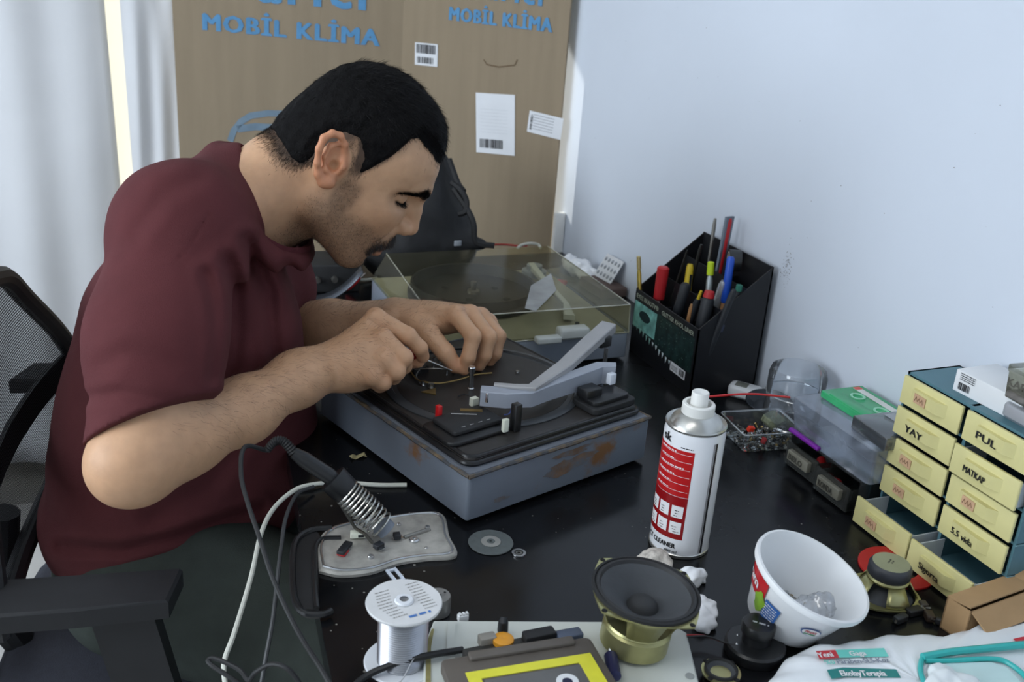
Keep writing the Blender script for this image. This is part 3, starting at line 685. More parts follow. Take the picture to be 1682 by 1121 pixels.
for y0_, y1_ in ((ly0, 0.95), (0.95, ly1)):
    f = MB(); w = 0.05
    for d, e in ((lz0, lz0+w), (lz1-w, lz1)): f.box((0, (y0_+y1_)/2, (d+e)/2), (0.06, y1_-y0_, w))
    for a, c_ in ((y0_, y0_+w), (y1_-w, y1_)): f.box((0, (a+c_)/2, (lz0+lz1)/2), (0.06, w, lz1-lz0-2*w))
    fo = f.build('window_frame', M_PVC, win2, smooth=False)
    MB().box((0, (y0_+y1_)/2, (lz0+lz1)/2), (0.006, y1_-y0_-2*w, lz1-lz0-2*w)).build('pane', clear('window_glass', (245, 250, 250), 0.1, 0.02), fo, smooth=False)
st(MB().box(((RX0+WX)/2, (RY0+RY1)/2, RZ1+0.05), (WX-RX0+0.2, RY1-RY0+0.2, 0.10)).build('ceiling', mat('ceiling_paint', (228, 228, 226), 0.8, var=0.02), smooth=False))
# back wall with a wide window opening
wx0, wx1, wz0, wz1 = -1.25, 0.86, 0.45, 1.78
b = MB(); cx = (RX0+WX)/2
b.box((cx, RY1+0.06, wz0/2), (WX-RX0, 0.12, wz0)); b.box((cx, RY1+0.06, (wz1+RZ1)/2), (WX-RX0, 0.12, RZ1-wz1))
b.box(((RX0+wx0)/2, RY1+0.06, (wz0+wz1)/2), (wx0-RX0, 0.12, wz1-wz0)); b.box(((wx1+WX)/2, RY1+0.06, (wz0+wz1)/2), (WX-wx1, 0.12, wz1-wz0))
st(b.build('wall_back', M_WALL, smooth=False))
win = bpy.data.objects.new('window_1', None); COL.objects.link(win); win.location = (0, RY1+0.05, 0); st(win)
M_PVC = mat('white_pvc', (232, 232, 230), 0.4, var=0.03)
for i, (x0, x1) in enumerate(((wx0, -0.20), (-0.20, wx1))):
    f = MB(); w = 0.05
    for (a, c_, d, e) in ((x0, x1, wz0, wz0+w), (x0, x1, wz1-w, wz1)): f.box(((a+c_)/2, 0, (d+e)/2), (c_-a, 0.06, e-d))
    for (a, c_) in ((x0, x0+w), (x1-w, x1)): f.box(((a+c_)/2, 0, (wz0+wz1)/2), (c_-a, 0.06, wz1-wz0-2*w))
    fo = f.build('window_frame', M_PVC, win, smooth=False)
    MB().box(((x0+x1)/2, 0, (wz0+wz1)/2), (x1-x0-2*w, 0.006, wz1-wz0-2*w)).build('pane', clear('window_glass', (245, 250, 250), 0.1, 0.02), fo, smooth=False)
# dirt specks on the wall by the organiser
sp = MB(); rg = random.Random(3)
for i in range(90):
    y = rg.gauss(1.137, 0.006); z = DZ+rg.gauss(0.195, 0.013); r = rg.uniform(0.0002, 0.0008)
    sp.add([(WX-0.0004, y+r*math.cos(a), z+r*math.sin(a)) for a in (0, 1.05, 2.1, 3.14, 4.2, 5.24)], [(5, 4, 3, 2, 1, 0)])
for i in range(26):
    y = rg.uniform(0.7, 1.8); z = DZ+rg.uniform(0.05, 0.55); r = rg.uniform(0.0003, 0.0007)
    sp.add([(WX-0.0004, y+r*math.cos(a)*1.5, z+r*math.sin(a)) for a in (0, 1.05, 2.1, 3.14, 4.2, 5.24)], [(5, 4, 3, 2, 1, 0)])
o = sp.build('dirt_specks', mat('wall_dirt', (120, 118, 116), 0.9, var=0.3, scale=200), bpy.data.objects['wall_right'], smooth=False); o['kind'] = 'stuff'

# ------------------------------------------------------------------ curtains
def curtain(name, label, x0, x1, y, amp, folds, m, lean=0.0, seed=0, z1=2.42, z0=0.06, skew0=0.0, skew1=0.0, th=0.0015):
    rg = np.random.RandomState(seed); n, k = 90, 40; V_ = []; ph = rg.uniform(0, 6.28, 4)
    for j in range(k+1):
        t = j/k; z = z1+(z0-z1)*t
        for i in range(n+1):
            s_ = i/n; a = x0+skew0*t; c_ = x1+skew1*t; x = a+(c_-a)*s_
            yy = y + amp*(math.sin(s_*folds*6.283+ph[0]+0.7*math.sin(3*t+ph[1]))*0.6 + 0.4*math.sin(s_*folds*2.7*6.283+ph[2]+1.2*t))*(0.55+0.45*t) + 0.006*math.sin(7*t+9*s_+ph[3])+0.004*math.sin(23*t+15*s_)
            V_.append((x, yy, z))
    F = [(j*(n+1)+i, j*(n+1)+i+1, (j+1)*(n+1)+i+1, (j+1)*(n+1)+i) for j in range(k) for i in range(n)]
    o = np_mesh(name, V_, F, m); md = o.modifiers.new('thickness', 'SOLIDIFY'); md.thickness = th
    return tag(o, label, 'curtain')
M_CUR = cloth_sheer('white_curtain', (240, 241, 244), 0.20, (228, 232, 240))
curtain('curtain', 'wide white curtain hanging at the left behind the office chair', -1.30, 0.035, 2.50, 0.022, 3.6, M_CUR, seed=3, skew1=0.035)
curtain('curtain', 'narrow white curtain panel hanging beside the cardboard box', 0.070, 0.205, 2.47, 0.012, 1.0, M_CUR, seed=5, skew0=0.028, skew1=0.01)
curtain('sheer_curtain', 'bright sunlit sheer curtain showing in the gap between the two white curtains', -0.25, 0.45, 2.60, 0.008, 3.0, cloth_sheer('sheer_net', (252, 250, 244), 0.75, (255, 252, 244)), seed=8, th=0.0008)

# ------------------------------------------------------------------ cardboard carton, opened flat, standing behind the desk
M_CARD = mat('corrugated_card', (148, 133, 112), 0.85, var=0.05, scale=7, bump=0.12, bscale=60, spec=0.15, stretch=(6, 6, 0.6))
CE, CA1, CA2 = np.array([0.882, 1.885]), R(127), R(155)
d1 = np.array([math.cos(CA1), math.sin(CA1)]); d2 = np.array([math.cos(CA2), math.sin(CA2)]); CF = CE+d1*0.40
card = thing('cardboard_box', 'large flattened brown cardboard carton with blue lettering standing behind the desk', 'box', (CF[0], CF[1], 0.0))
cz1 = DZ+1.06
def panel(o, d, L0, L1):
    nrm = np.array([-d[1], d[0]])*0.006; P_ = [o+d*L0, o+d*L1, o+d*L1-nrm, o+d*L0-nrm]
    return MB().prism([tuple(p-CF) for p in P_], 0.004, cz1)
panel(CE, d1, 0.0, 0.400).build('panel', M_CARD, card, smooth=False)
panel(CF, d2, -0.004, 0.50).build('panel', M_CARD, card, smooth=False)
M_BLUE = mat('blue_print', (86, 142, 186), 0.8, var=0.10, scale=40); M_BLUE2 = mat('pale_blue_print', (112, 132, 148), 0.85, var=0.14, scale=30)
def on_panel(o, d, u, v):
    """surveyed point on a panel's face: (distance from the fold or edge, height)"""
    n = np.array([-d[1], d[0], 0]); P0 = np.array([o[0], o[1], 0]); r_ = ray(u, v); p = CAMP + r_*(((P0-CAMP)@n)/(r_@n)); return (p-P0)[:2]@d, p[2]
def put(mb, o, d, s, z, name, m, parent, off=0.0011, side=-1, rot=0.0):
    """lay a flat print on a panel face, reading left to right towards the viewer's right"""
    x = np.array([-d[0], -d[1], 0]); y = np.array([0, 0, 1.0]); x2 = x*math.cos(rot)+y*math.sin(rot); y2 = -x*math.sin(rot)+y*math.cos(rot)
    n = np.cross(x, y); p = np.array([*(o+d*s), z])+n*off-np.array([CF[0], CF[1], 0])
    return mb.xf(frame(p, x2, y2)).build(name, m, parent, smooth=False)
def print_text(txt, o, d, a, b_, m, hpx, width_ok=True, bold=0.012):
    s0, z0 = on_panel(o, d, *a); s1, z1 = on_panel(o, d, *b_); w = math.hypot(s0-s1, z1-z0); hs, hz = on_panel(o, d, a[0], a[1]-hpx)
    put(text_mb(txt, abs(hz-z0), bold, w, space=1.12), o, d, s0, z0, 'lettering', m, card, rot=math.atan2(z1-z0, s0-s1))
print_text('MOBİL KLİMA', CF, d2, (335, 49), (622, 76), M_BLUE, 27, bold=0.08)
print_text('MOBİL KLİMA', CE, d1, (739, 33), (906, 53), M_BLUE, 22, bold=0.08)
print_text('arıci', CF, d2, (425, 3), (600, 17), M_BLUE, 78, bold=0.03)
print_text('arıci', CE, d1, (800, -2), (890, 10), M_BLUE, 52, bold=0.03)
# pale printed air-conditioner outline behind the head
def stroke(pts, w, o, d, name='printed_line', m=None):
    P_ = [np.array(on_panel(o, d, *p)) for p in pts]; mb = MB(); rings = []
    for i, p in enumerate(P_):
        t = P_[min(i+1, len(P_)-1)]-P_[max(i-1, 0)]; t /= np.linalg.norm(t); nn = np.array([-t[1], t[0]])*w/2
        rings.append([(-(p+nn)[0], (p+nn)[1], 0), (-(p-nn)[0], (p-nn)[1], 0)])
    vs = [q_ for r_ in rings for q_ in r_]; mb.add(vs, [(2*i, 2*i+1, 2*i+3, 2*i+2) for i in range(len(P_)-1)])
    put(mb, o, d, 0.0, 0.0, name, m or M_BLUE2, card)
stroke([(378, 232), (384, 215), (396, 200), (412, 190), (440, 186), (470, 187)], 0.014, CF, d2)
stroke([(390, 212), (420, 208), (470, 211)], 0.016, CF, d2)
M_PAPER = mat('white_label_paper', (226, 228, 232), 0.6, var=0.03); M_INK = mat('black_ink', (38, 38, 42), 0.7, var=0.1)
def sticker(o, d, c4, label, seed):
    P_ = [on_panel(o, d, *p) for p in c4]; s0, z0 = P_[3]; w = math.hypot(P_[2][0]-s0, P_[2][1]-z0); h = math.hypot(P_[0][0]-s0, P_[0][1]-z0); rot = math.atan2(P_[2][1]-z0, s0-P_[2][0])
    q_ = put(MB().box((w/2, h/2, 0.0002), (w, h, 0.0004)), o, d, s0, z0, 'paper_label', M_PAPER, card, rot=rot); q_['label'] = label
    return o, d, s0, z0, w, h, rot, q_
def on_sticker(S_, mb, x, y, name='barcode', m=None):
    o, d, s0, z0, w, h, rot, q_ = S_; mb.xf(Matrix.Translation((x, y, 0))); put(mb, o, d, s0, z0, name, m or M_INK, q_, off=0.0018, rot=rot)
s1 = sticker(CE, d1, [(686, 70), (722, 73), (719, 110), (682, 106)], 'small white barcode label', 1)
on_sticker(s1, barcode(s1[4]*0.86, s1[5]*0.40, 34, 2), s1[4]*0.07, s1[5]*0.54); on_sticker(s1, barcode(s1[4]*0.72, s1[5]*0.28, 20, 3), s1[4]*0.10, s1[5]*0.10)
s2 = sticker(CE, d1, [(790, 153), (854, 162), (846, 256), (783, 250)], 'tall white shipping label with a barcode at its foot', 2)
on_sticker(s2, barcode(s2[4]*0.62, s2[5]*0.15, 30, 5), s2[4]*0.10, s2[5]*0.09)
on_sticker(s2, lines([(s2[4]*0.12, s2[5]*(0.35+0.055*i), s2[4]*0.7, s2[5]*0.004) for i in range(8)], seed=4), 0, 0, 'fine_print', mat('faint_label_ink', (196, 199, 204), 0.7))
s3 = sticker(CE, d1, [(873, 182), (930, 197), (921, 230), (866, 216)], 'white address label stuck on at a slant', 3)
on_sticker(s3, lines([(s3[4]*0.15, s3[5]*(0.2+0.13*i), s3[4]*0.6, s3[5]*0.03) for i in range(6)], seed=7), 0, 0, 'fine_print', mat('pale_label_ink', (150, 152, 158), 0.7)); on_sticker(s3, barcode(s3[5]*0.7, s3[4]*0.07, 20, 9).xf(Matrix.Rotation(R(90), 4, 'Z')), s3[4]*0.13, s3[5]*0.15)
stroke([(795, 98), (800, 106), (820, 110), (846, 107), (850, 98)], 0.0022, CE, d1, 'hand_hole_cut', mat('card_cut', (104, 84, 62), 0.9))

# ------------------------------------------------------------------ desk
M_DESK = bpy.data.materials.new('black_desk_laminate'); MATS['desk'] = M_DESK; M_DESK.use_nodes = True
def _desk():
    nt = M_DESK.node_tree; N = nt.nodes; L = nt.links; b = N['Principled BSDF']; tc = N.new('ShaderNodeTexCoord'); v = tc.outputs['Object']
    n1 = N.new('ShaderNodeTexNoise'); n1.inputs['Scale'].default_value = 9; n1.inputs['Detail'].default_value = 6; L.new(v, n1.inputs['Vector'])
    r1 = N.new('ShaderNodeMapRange'); r1.inputs[1].default_value = 0.35; r1.inputs[2].default_value = 0.75; r1.inputs[3].default_value = 0.13; r1.inputs[4].default_value = 0.34; L.new(n1.outputs['Fac'], r1.inputs[0]); L.new(r1.outputs[0], b.inputs['Roughness'])
    vo = N.new('ShaderNodeTexVoronoi'); vo.inputs['Scale'].default_value = 75; L.new(v, vo.inputs['Vector'])
    n3 = N.new('ShaderNodeTexNoise'); n3.inputs['Scale'].default_value = 5; n3.inputs['Detail'].default_value = 3; L.new(v, n3.inputs['Vector'])
    th = N.new('ShaderNodeMapRange'); th.inputs[1].default_value = 0.42; th.inputs[2].default_value = 0.72; th.inputs[3].default_value = 0.0; th.inputs[4].default_value = 0.13; L.new(n3.outputs['Fac'], th.inputs[0])
    ls = N.new('ShaderNodeMath'); ls.operation = 'LESS_THAN'; L.new(vo.outputs['Distance'], ls.inputs[0]); L.new(th.outputs[0], ls.inputs[1])
    cr = N.new('ShaderNodeValToRGB'); cr.color_ramp.elements[0].color = (*lin((13, 14, 16)), 1); cr.color_ramp.elements[1].color = (*lin((22, 23, 26)), 1); L.new(n1.outputs['Fac'], cr.inputs[0])
    mx = N.new('ShaderNodeMix'); mx.data_type = 'RGBA'; L.new(ls.outputs[0], mx.inputs[0]); L.new(cr.outputs[0], mx.inputs['A']); mx.inputs['B'].default_value = (*lin((120, 118, 112)), 1)
    L.new(mx.outputs['Result'], b.inputs['Base Color']); b.inputs['Specular IOR Level'].default_value = 0.30
_desk()
desk = thing('desk', 'black glossy desk set along the white wall, covered with tools and parts', 'desk', (0.55, 1.05, 0))
dpoly = [(0.118, 0.26), (WX-0.004, 0.26), (WX-0.004, 1.862), (0.262, 1.862)]
MB().prism([(x-0.55, y-1.05) for x, y in dpoly], DZ-0.028, DZ, 0.0012).build('tabletop', M_DESK, desk, smooth=False)
M_LEG = mat('black_desk_frame', (34, 34, 36), 0.5)
for x, y in ((0.17, 0.32), (0.85, 0.32), (0.85, 1.80), (0.31, 1.80)): MB().rbox((x-0.55, y-1.05, (DZ-0.028)/2), (0.045, 0.045, DZ-0.028), 0.004, 0.002).build('leg', M_LEG, desk)
MB().box((0.88-0.55, 0, DZ-0.10), (0.018, 1.44, 0.14)).build('back_rail', M_LEG, desk, smooth=False)
MB().box((0.58-0.55, 1.80-1.05, DZ-0.10), (0.5, 0.018, 0.14)).build('end_rail', M_LEG, desk, smooth=False)
# ------------------------------------------------------------------ the turntable under repair
def zat(b, v):
    lo, hi = -0.2, 1.0
    for _ in range(40):
        m = (lo+hi)/2; q = CM@(np.array([b[0], b[1], DZ+m])-CAMP)
        if PP[1]+FPX*q[1]/q[2] > v: lo = m
        else: hi = m
    return lo
A1 = onz(765, 866); RZ = R(17.62)
tt = thing('turntable', 'old grey turntable with its platter off, under the man\'s hands', 'turntable', A1, RZ)
def L1(u, v, z): return local(A1, RZ, onz(u, v, z))
M_GREY = mat('grey_vinyl_wrap', (112, 120, 132), 0.55, var=0.07, scale=14, bump=0.05, bscale=200)
PW, PD, PH = 0.283, 0.318, 0.062
def worn(name, col, c2, sc=9, lo=0.56, hi=0.66, **kw):
    m = mat(name, col, **kw); nt = m.node_tree; N = nt.nodes; L = nt.links; b = N['Principled BSDF']; src = b.inputs['Base Color'].links[0].from_socket
    tc = N.new('ShaderNodeTexCoord'); nz = N.new('ShaderNodeTexNoise'); nz.inputs['Scale'].default_value = sc; nz.inputs['Detail'].default_value = 8; nz.inputs['Roughness'].default_value = 0.65; L.new(tc.outputs['Object'], nz.inputs['Vector'])
    mp = N.new('ShaderNodeMapRange'); mp.inputs[1].default_value = lo; mp.inputs[2].default_value = hi; L.new(nz.outputs['Fac'], mp.inputs[0])
    mx = N.new('ShaderNodeMix'); mx.data_type = 'RGBA'; L.new(mp.outputs[0], mx.inputs[0]); L.new(src, mx.inputs['A']); mx.inputs['B'].default_value = (*lin(c2), 1); L.new(mx.outputs['Result'], b.inputs['Base Color']); return m
pl = MB().rbox((PW/2, PD/2, PH/2+0.003), (PW, PD, PH-0.006), 0.005, 0.0012, 3).build('plinth', worn('worn_grey_vinyl', (108, 116, 128), (122, 88, 58), 8, 0.60, 0.68, rough=0.5, var=0.06, scale=12, bump=0.05), tt)
# worn wood showing along the top edge
e = MB()
for x0, y0, x1, y1 in ((0, 0, PW, 0), (0, PD, 0, 0), (PW, 0, PW, PD), (PW, PD, 0, PD)):
    n = 26; rg = random.Random(int(x0*1000+y1*77))
    P_ = [(x0+(x1-x0)*i/n+rg.uniform(-.0004, .0004), y0+(y1-y0)*i/n+rg.uniform(-.0004, .0004), PH-0.0008+rg.uniform(-.0005, .0005)) for i in range(n+1)]
    e.tube(P_, [rg.uniform(0.0018, 0.0026) for _ in P_], 6)
e.build('worn_edge', worn('bare_chipboard_edge', (112, 96, 74), (74, 76, 80), 45, 0.40, 0.58, rough=0.85, var=0.3, scale=120, bump=0.4, bscale=300), pl)
MB().rbox((PW/2, PD/2, PH), (PW-0.006, PD-0.006, 0.002), 0.004, 0.0005, 3).build('top_board', mat('grey_top_board', (98, 103, 112), 0.5, var=0.12, scale=30), tt)
# a rust-brown stain with a shape of its own on the front
rg = random.Random(8); stn = MB()
def blot(mb, cx, cz, rx, rz, seed, y=-0.0006):
    r_ = random.Random(seed); n = 22; ph = [r_.uniform(0, 6.28) for _ in range(3)]
    P_ = [(cx+rx*(1+0.25*math.sin(2*a+ph[0])+0.18*math.sin(5*a+ph[1])+0.1*math.sin(9*a+ph[2]))*math.cos(a), y, cz+rz*(1+0.25*math.sin(3*a+ph[1])+0.2*math.sin(6*a+ph[2]))*math.sin(a)) for a in [6.283*i/n for i in range(n)]]
    mb.add(P_, [tuple(range(n))])
M_RUST = worn('rust_stain', (122, 98, 80), (104, 112, 122), 40, 0.42, 0.62, rough=0.7, var=0.25, scale=50)
for k_, a_ in enumerate(((0.155, 0.036, 0.036, 0.008, 2, -0.0006), (0.13, 0.030, 0.02, 0.007, 5, -0.0007), (0.15, 0.050, 0.034, 0.004, 6, -0.0006), (0.048, 0.020, 0.010, 0.003, 9, -0.0006))):
    stn = MB(); blot(stn, *a_); stn.build('stain', M_RUST, pl, smooth=False)
# deck
M_DECK = mat('brown_black_deck', (44, 41, 39), 0.42, var=0.22, scale=18, spec=0.5, bump=0.03); M_BLK = mat('black_plastic', (26, 27, 29), 0.35, var=0.15, scale=25); M_BLK2 = mat('matt_black_plastic', (30, 31, 33), 0.6, var=0.15, scale=25)
dx0, dx1, dy0, dy1 = 0.012, 0.278, 0.016, 0.308
DK = PH+0.012
MB().rbox(((dx0+dx1)/2, (dy0+dy1)/2, PH+0.006), (dx1-dx0, dy1-dy0, 0.010), 0.012, 0.003, 5).build('deck', M_DECK, tt)
b = MB()
for z, ins, r in ((PH+0.004, -0.002, 0.0032), (PH+0.0095, 0.002, 0.0026)):
    x0, x1, y0, y1 = dx0+ins, dx1-ins, dy0+ins, dy1-ins; c_ = 0.013; P_ = []
    for k, (cx, cy) in enumerate(((x1-c_, y1-c_), (x0+c_, y1-c_), (x0+c_, y0+c_), (x1-c_, y0+c_))):
        for i in range(6): a = math.pi/2*(k+i/5); P_.append((cx+c_*math.cos(a), cy+c_*math.sin(a), z))
    P_.append(P_[0]); b.tube(P_, r, 8)
b.build('deck_rim', M_BLK, tt)
# platter well: a raised ring wall around the recess
pc = (0.147, 0.166); PR_ = 0.121
MB().lathe([(PR_+0.004, 0.0), (PR_+0.004, 0.0016), (PR_+0.001, 0.0030), (PR_-0.004, 0.0030), (PR_-0.006, 0.0005), (PR_-0.018, 0.0003), (PR_-0.018, 0.0)], 72, (pc[0], pc[1], DK-0.001)).build('platter_well', mat('dark_grey_ring', (52, 55, 58), 0.4, var=0.12, scale=30), tt)
MB().lathe([(0.0, 0.0), (PR_-0.012, 0.0), (PR_-0.012, 0.0007), (0.0, 0.0007)], 64, (pc[0], pc[1], DK-0.001)).build('well_floor', mat('well_floor', (36, 33, 31), 0.5, var=0.25, scale=40), tt)
M_STEEL = mat('bright_steel', (196, 198, 200), 0.22, 1.0, var=0.1, scale=40); M_DULL = mat('dull_steel', (140, 138, 132), 0.4, 0.9, var=0.2, scale=60); M_BRASS = mat('tarnished_brass', (150, 128, 82), 0.4, 0.9, var=0.25, scale=60)
x, y, _ = L1(773, 640, DK)
o = MB().lathe([(0.0, 0), (0.0042, 0), (0.0042, 0.002), (0.0030, 0.003), (0.0030, 0.024), (0.0045, 0.0245), (0.0047, 0.030), (0.0040, 0.031), (0.0, 0.031)], 18, (x, y, DK)).build('spindle', M_STEEL, tt)
mech = []
for k, (u, v, h, r) in enumerate(((734, 616, 0.020, 0.0018), (697, 612, 0.018, 0.0020), (712, 604, 0.014, 0.0016), (745, 612, 0.010, 0.0022), (695, 633, 0.006, 0.0028), (708, 637, 0.006, 0.0034), (850, 612, 0.002, 0.0022), (722, 598, 0.016, 0.0020))):
    x, y, _ = L1(u, v, DK)
    MB().lathe([(0, 0), (r, 0), (r*0.8, 0.001), (r*0.7, h*0.6), (r*1.1, h*0.62), (r*1.1, h), (0, h)], 10, (x, y, DK)).build('screw_post', M_DULL if k % 2 else M_STEEL, tt)
x, y, _ = L1(707, 645, DK); MB().prism([(x-0.010, y+0.006), (x+0.012, y+0.006), (x+0.001, y-0.010)], DK, DK+0.0012).build('brass_tab', M_BRASS, tt, smooth=False)
for pts, r, m, nm in (([(672, 606, 0.004), (680, 618, 0.004), (690, 626, 0.005), (720, 630, 0.005), (750, 625, 0.004), (780, 616, 0.004), (808, 613, 0.003)], 0.0011, M_BRASS, 'spring_wire'),
                      ([(676, 608, 0.006), (700, 606, 0.012), (722, 606, 0.013), (742, 609, 0.006)], 0.0009, M_DULL, 'linkage_rod'),
                      ([(690, 630, 0.002), (684, 616, 0.006), (696, 600, 0.012)], 0.0008, mat('grey_wire', (92, 92, 88), 0.6), 'grey_wire'),
                      ([(770, 650, 0.003), (762, 648, 0.004), (752, 652, 0.002)], 0.0009, M_BLK2, 'black_wire')):
    MB().tube(spline([L1(u, v, DK+z) for u, v, z in pts], 6), r, 6).build(nm, m, tt)
MB().box((*L1(688, 612, DK)[:2], DK+0.004), (0.022, 0.012, 0.008)).build('motor_bracket', M_BLK2, tt, smooth=False)
# control panel with switches at the front corner
c_ = L1(765, 705, DK)
MB().rbox((c_[0], c_[1], DK+0.002), (0.086, 0.062, 0.005), 0.010, 0.0012, 4).build('control_panel', M_BLK, tt)
c2 = L1(768, 690, DK+0.008)
cp = MB().rbox((c2[0], c2[1], DK+0.0075), (0.070, 0.046, 0.006), 0.004, 0.0015, 3).build('speed_plate', M_BLK2, tt)
MB().box((0, 0, 0), (0.030, 0.0022, 0.0004)).xf(Matrix.Translation((c2[0]+0.002, c2[1]+0.010, DK+0.0108)) @ Matrix.Rotation(R(-35), 4, 'Z')).build('worn_line', mat('worn_print', (150, 150, 150), 0.6, var=0.4, scale=300), cp, smooth=False)
MB().box((0, 0, 0), (0.026, 0.007, 0.0004)).xf(Matrix.Translation((c2[0]+0.016, c2[1]+0.014, DK+0.0107)) @ Matrix.Rotation(R(-35), 4, 'Z')).build('brass_strip', M_BRASS, cp, smooth=False)
for i in range(4): MB().box((c2[0]-0.018+i*0.012, c2[1]-0.016, DK+0.0107), (0.005, 0.0012, 0.0003)).build('speed_mark', mat('worn_print'  , (150, 150, 150)), cp, smooth=False)
x, y, _ = L1(720, 692, DK); MB().rbox((x, y, DK+0.011), (0.006, 0.007, 0.018), 0.0012, 0.0008, 2).build('red_switch', mat('red_plastic', (196, 26, 30), 0.35, var=0.08), tt)
x, y, _ = L1(829, 712, DK); MB().rbox((x, y, DK+0.010), (0.0075, 0.005, 0.016), 0.0008, 0.0006, 2).build('white_switch', mat('ivory_plastic', (226, 230, 214), 0.4, var=0.05), tt)
x, y, _ = L1(846, 706, DK); MB().rbox((x, y, DK+0.016), (0.010, 0.010, 0.034), 0.0015, 0.001, 2).build('arm_rest_post', M_BLK, tt)
# tonearm platform
x, y, _ = L1(992, 655, DK+0.006)
MB().rbox((x, y, DK+0.003), (0.072, 0.046, 0.008), 0.008, 0.001, 4).build('arm_platform', M_BLK2, tt)
MB().rbox((x, y+0.001, DK+0.0095), (0.060, 0.034, 0.006), 0.006, 0.001, 4).build('arm_platform', M_BLK, tt)
x, y, _ = L1(968, 645, DK+0.015); MB().rbox((x, y, DK+0.016), (0.026, 0.020, 0.012), 0.002, 0.001, 2).build('arm_socket', M_BLK, tt)
# tonearm: boxy grey arm from its pivot block to the headshell, and the cueing bar laid over it
M_ARM = mat('grey_arm_plastic', (158, 164, 176), 0.42, var=0.05, scale=30); M_ARM2 = mat('warm_grey_arm_plastic', (164, 164, 166), 0.42, var=0.06, scale=30)
def beam(pts, w, h):
    """boxy bar through the points; w, h per point"""
    rings = []; P_ = [Vector(p) for p in pts]
    for i, p in enumerate(P_):
        t = (P_[min(i+1, len(P_)-1)]-P_[max(i-1, 0)]); t.z = 0; t.normalize(); s_ = Vector((-t.y, t.x, 0)); ww, hh = w[i]/2, h[i]
        ch = 0.0012
        rings.append([tuple(p+s_*a+Vector((0, 0, b_))) for a, b_ in ((ww, -hh), (ww, -ch), (ww-ch, 0), (-ww+ch, 0), (-ww, -ch), (-ww, -hh))])
    return MB().loft(rings)
ta = [L1(1012, 598, 0.112), L1(985, 598, 0.110), L1(935, 616, 0.108), L1(895, 630, 0.106), L1(868, 640, 0.106), L1(830, 641, 0.106), L1(790, 638, 0.106)]
arm = beam(ta, [0.012, 0.016, 0.016, 0.017, 0.020, 0.021, 0.018], [0.026, 0.024, 0.022, 0.020, 0.019, 0.019, 0.019]).build('tonearm', M_ARM, tt)
x, y, z = L1(1004, 622, 0.098); MB().rbox((x, y, z), (0.010, 0.008, 0.014), 0.001, 0.0006, 2).build('weight_tab', mat('ivory_tab', (214, 220, 230), 0.4), arm)
x, y, z = L1(800, 650, 0.098); MB().rbox((x, y-0.001, z), (0.012, 0.012, 0.013), 0.002, 0.001, 2).build('cartridge', M_STEEL, arm)
x, y, z = L1(779, 655, 0.090); MB().box((x, y, z-0.004), (0.009, 0.007, 0.010)).build('stylus_holder', mat('ivory_plastic', (226, 230, 214)), arm, smooth=False)
ba = [L1(1000, 530, 0.128), L1(960, 566, 0.122), L1(928, 596, 0.117), L1(905, 612, 0.1135), L1(874, 634, 0.1105), L1(845, 633, 0.1095), L1(812, 630, 0.1085)]
bar = beam(ba, [0.022, 0.021, 0.019, 0.017, 0.014, 0.010, 0.008], [0.012, 0.010, 0.009, 0.006, 0.0045, 0.003, 0.003]).build('cueing_bar', M_ARM2, tt)
x, y, z = L1(990, 560, 0.112); MB().rbox((x, y, z), (0.020, 0.016, 0.014), 0.002, 0.001, 2).build('bar_block', M_BLK, bar)
p = L1(996, 572, 0.110); MB().cyl((p[0], p[1], 0.110), (p[0], p[1], 0.020), 0.0028).build('bar_rod', M_STEEL, bar)
MB().rbox((p[0], p[1], 0.010), (0.016, 0.014, 0.020), 0.002, 0.001, 2).build('rod_foot', M_BLK2, bar)
p = [L1(912, 640, 0.080), L1(905, 652, 0.078), L1(890, 660, 0.080), L1(872, 663, 0.084)]; MB().tube(spline(p, 6), 0.0009, 6).build('arm_wire', mat('pale_wire', (206, 200, 186), 0.5), arm)
p = [L1(840, 672, DK+0.010), L1(836, 680, DK+0.008), L1(828, 682, DK+0.006)]; MB().tube(spline(p, 6), 0.0008, 6).build('blue_wire', mat('blue_wire', (58, 74, 128), 0.5), tt)
for (px_, py_) in ((0.03, 0.03), (PW-0.03, 0.03), (PW-0.03, PD-0.03), (0.03, PD-0.03)): MB().lathe([(0.0, 0), (0.010, 0), (0.009, 0.004), (0, 0.004)], 14, (px_, py_, 0)).build('foot', M_BLK2, tt)
# the small screwdriver in his right hand
sd = thing('screwdriver', 'small screwdriver with a red and black handle held in the right hand', 'screwdriver', at(690, 588, 1.262))
so = at(690, 588, 1.262); sl = lambda u, v, d: tuple(at(u, v, d)-so)
MB().tube([sl(640, 572, 1.252), sl(655, 577, 1.256), sl(676, 583, 1.262), sl(694, 589, 1.266), sl(699, 591, 1.268)], [0.0055, 0.0062, 0.0060, 0.0050, 0.0030], 12).build('handle', mat('red_handle', (150, 22, 26), 0.35, var=0.1), sd)
MB().tube([sl(697, 590, 1.267), sl(742, 609, 1.290)], [0.0014, 0.0012], 8).build('shaft', M_STEEL, sd)

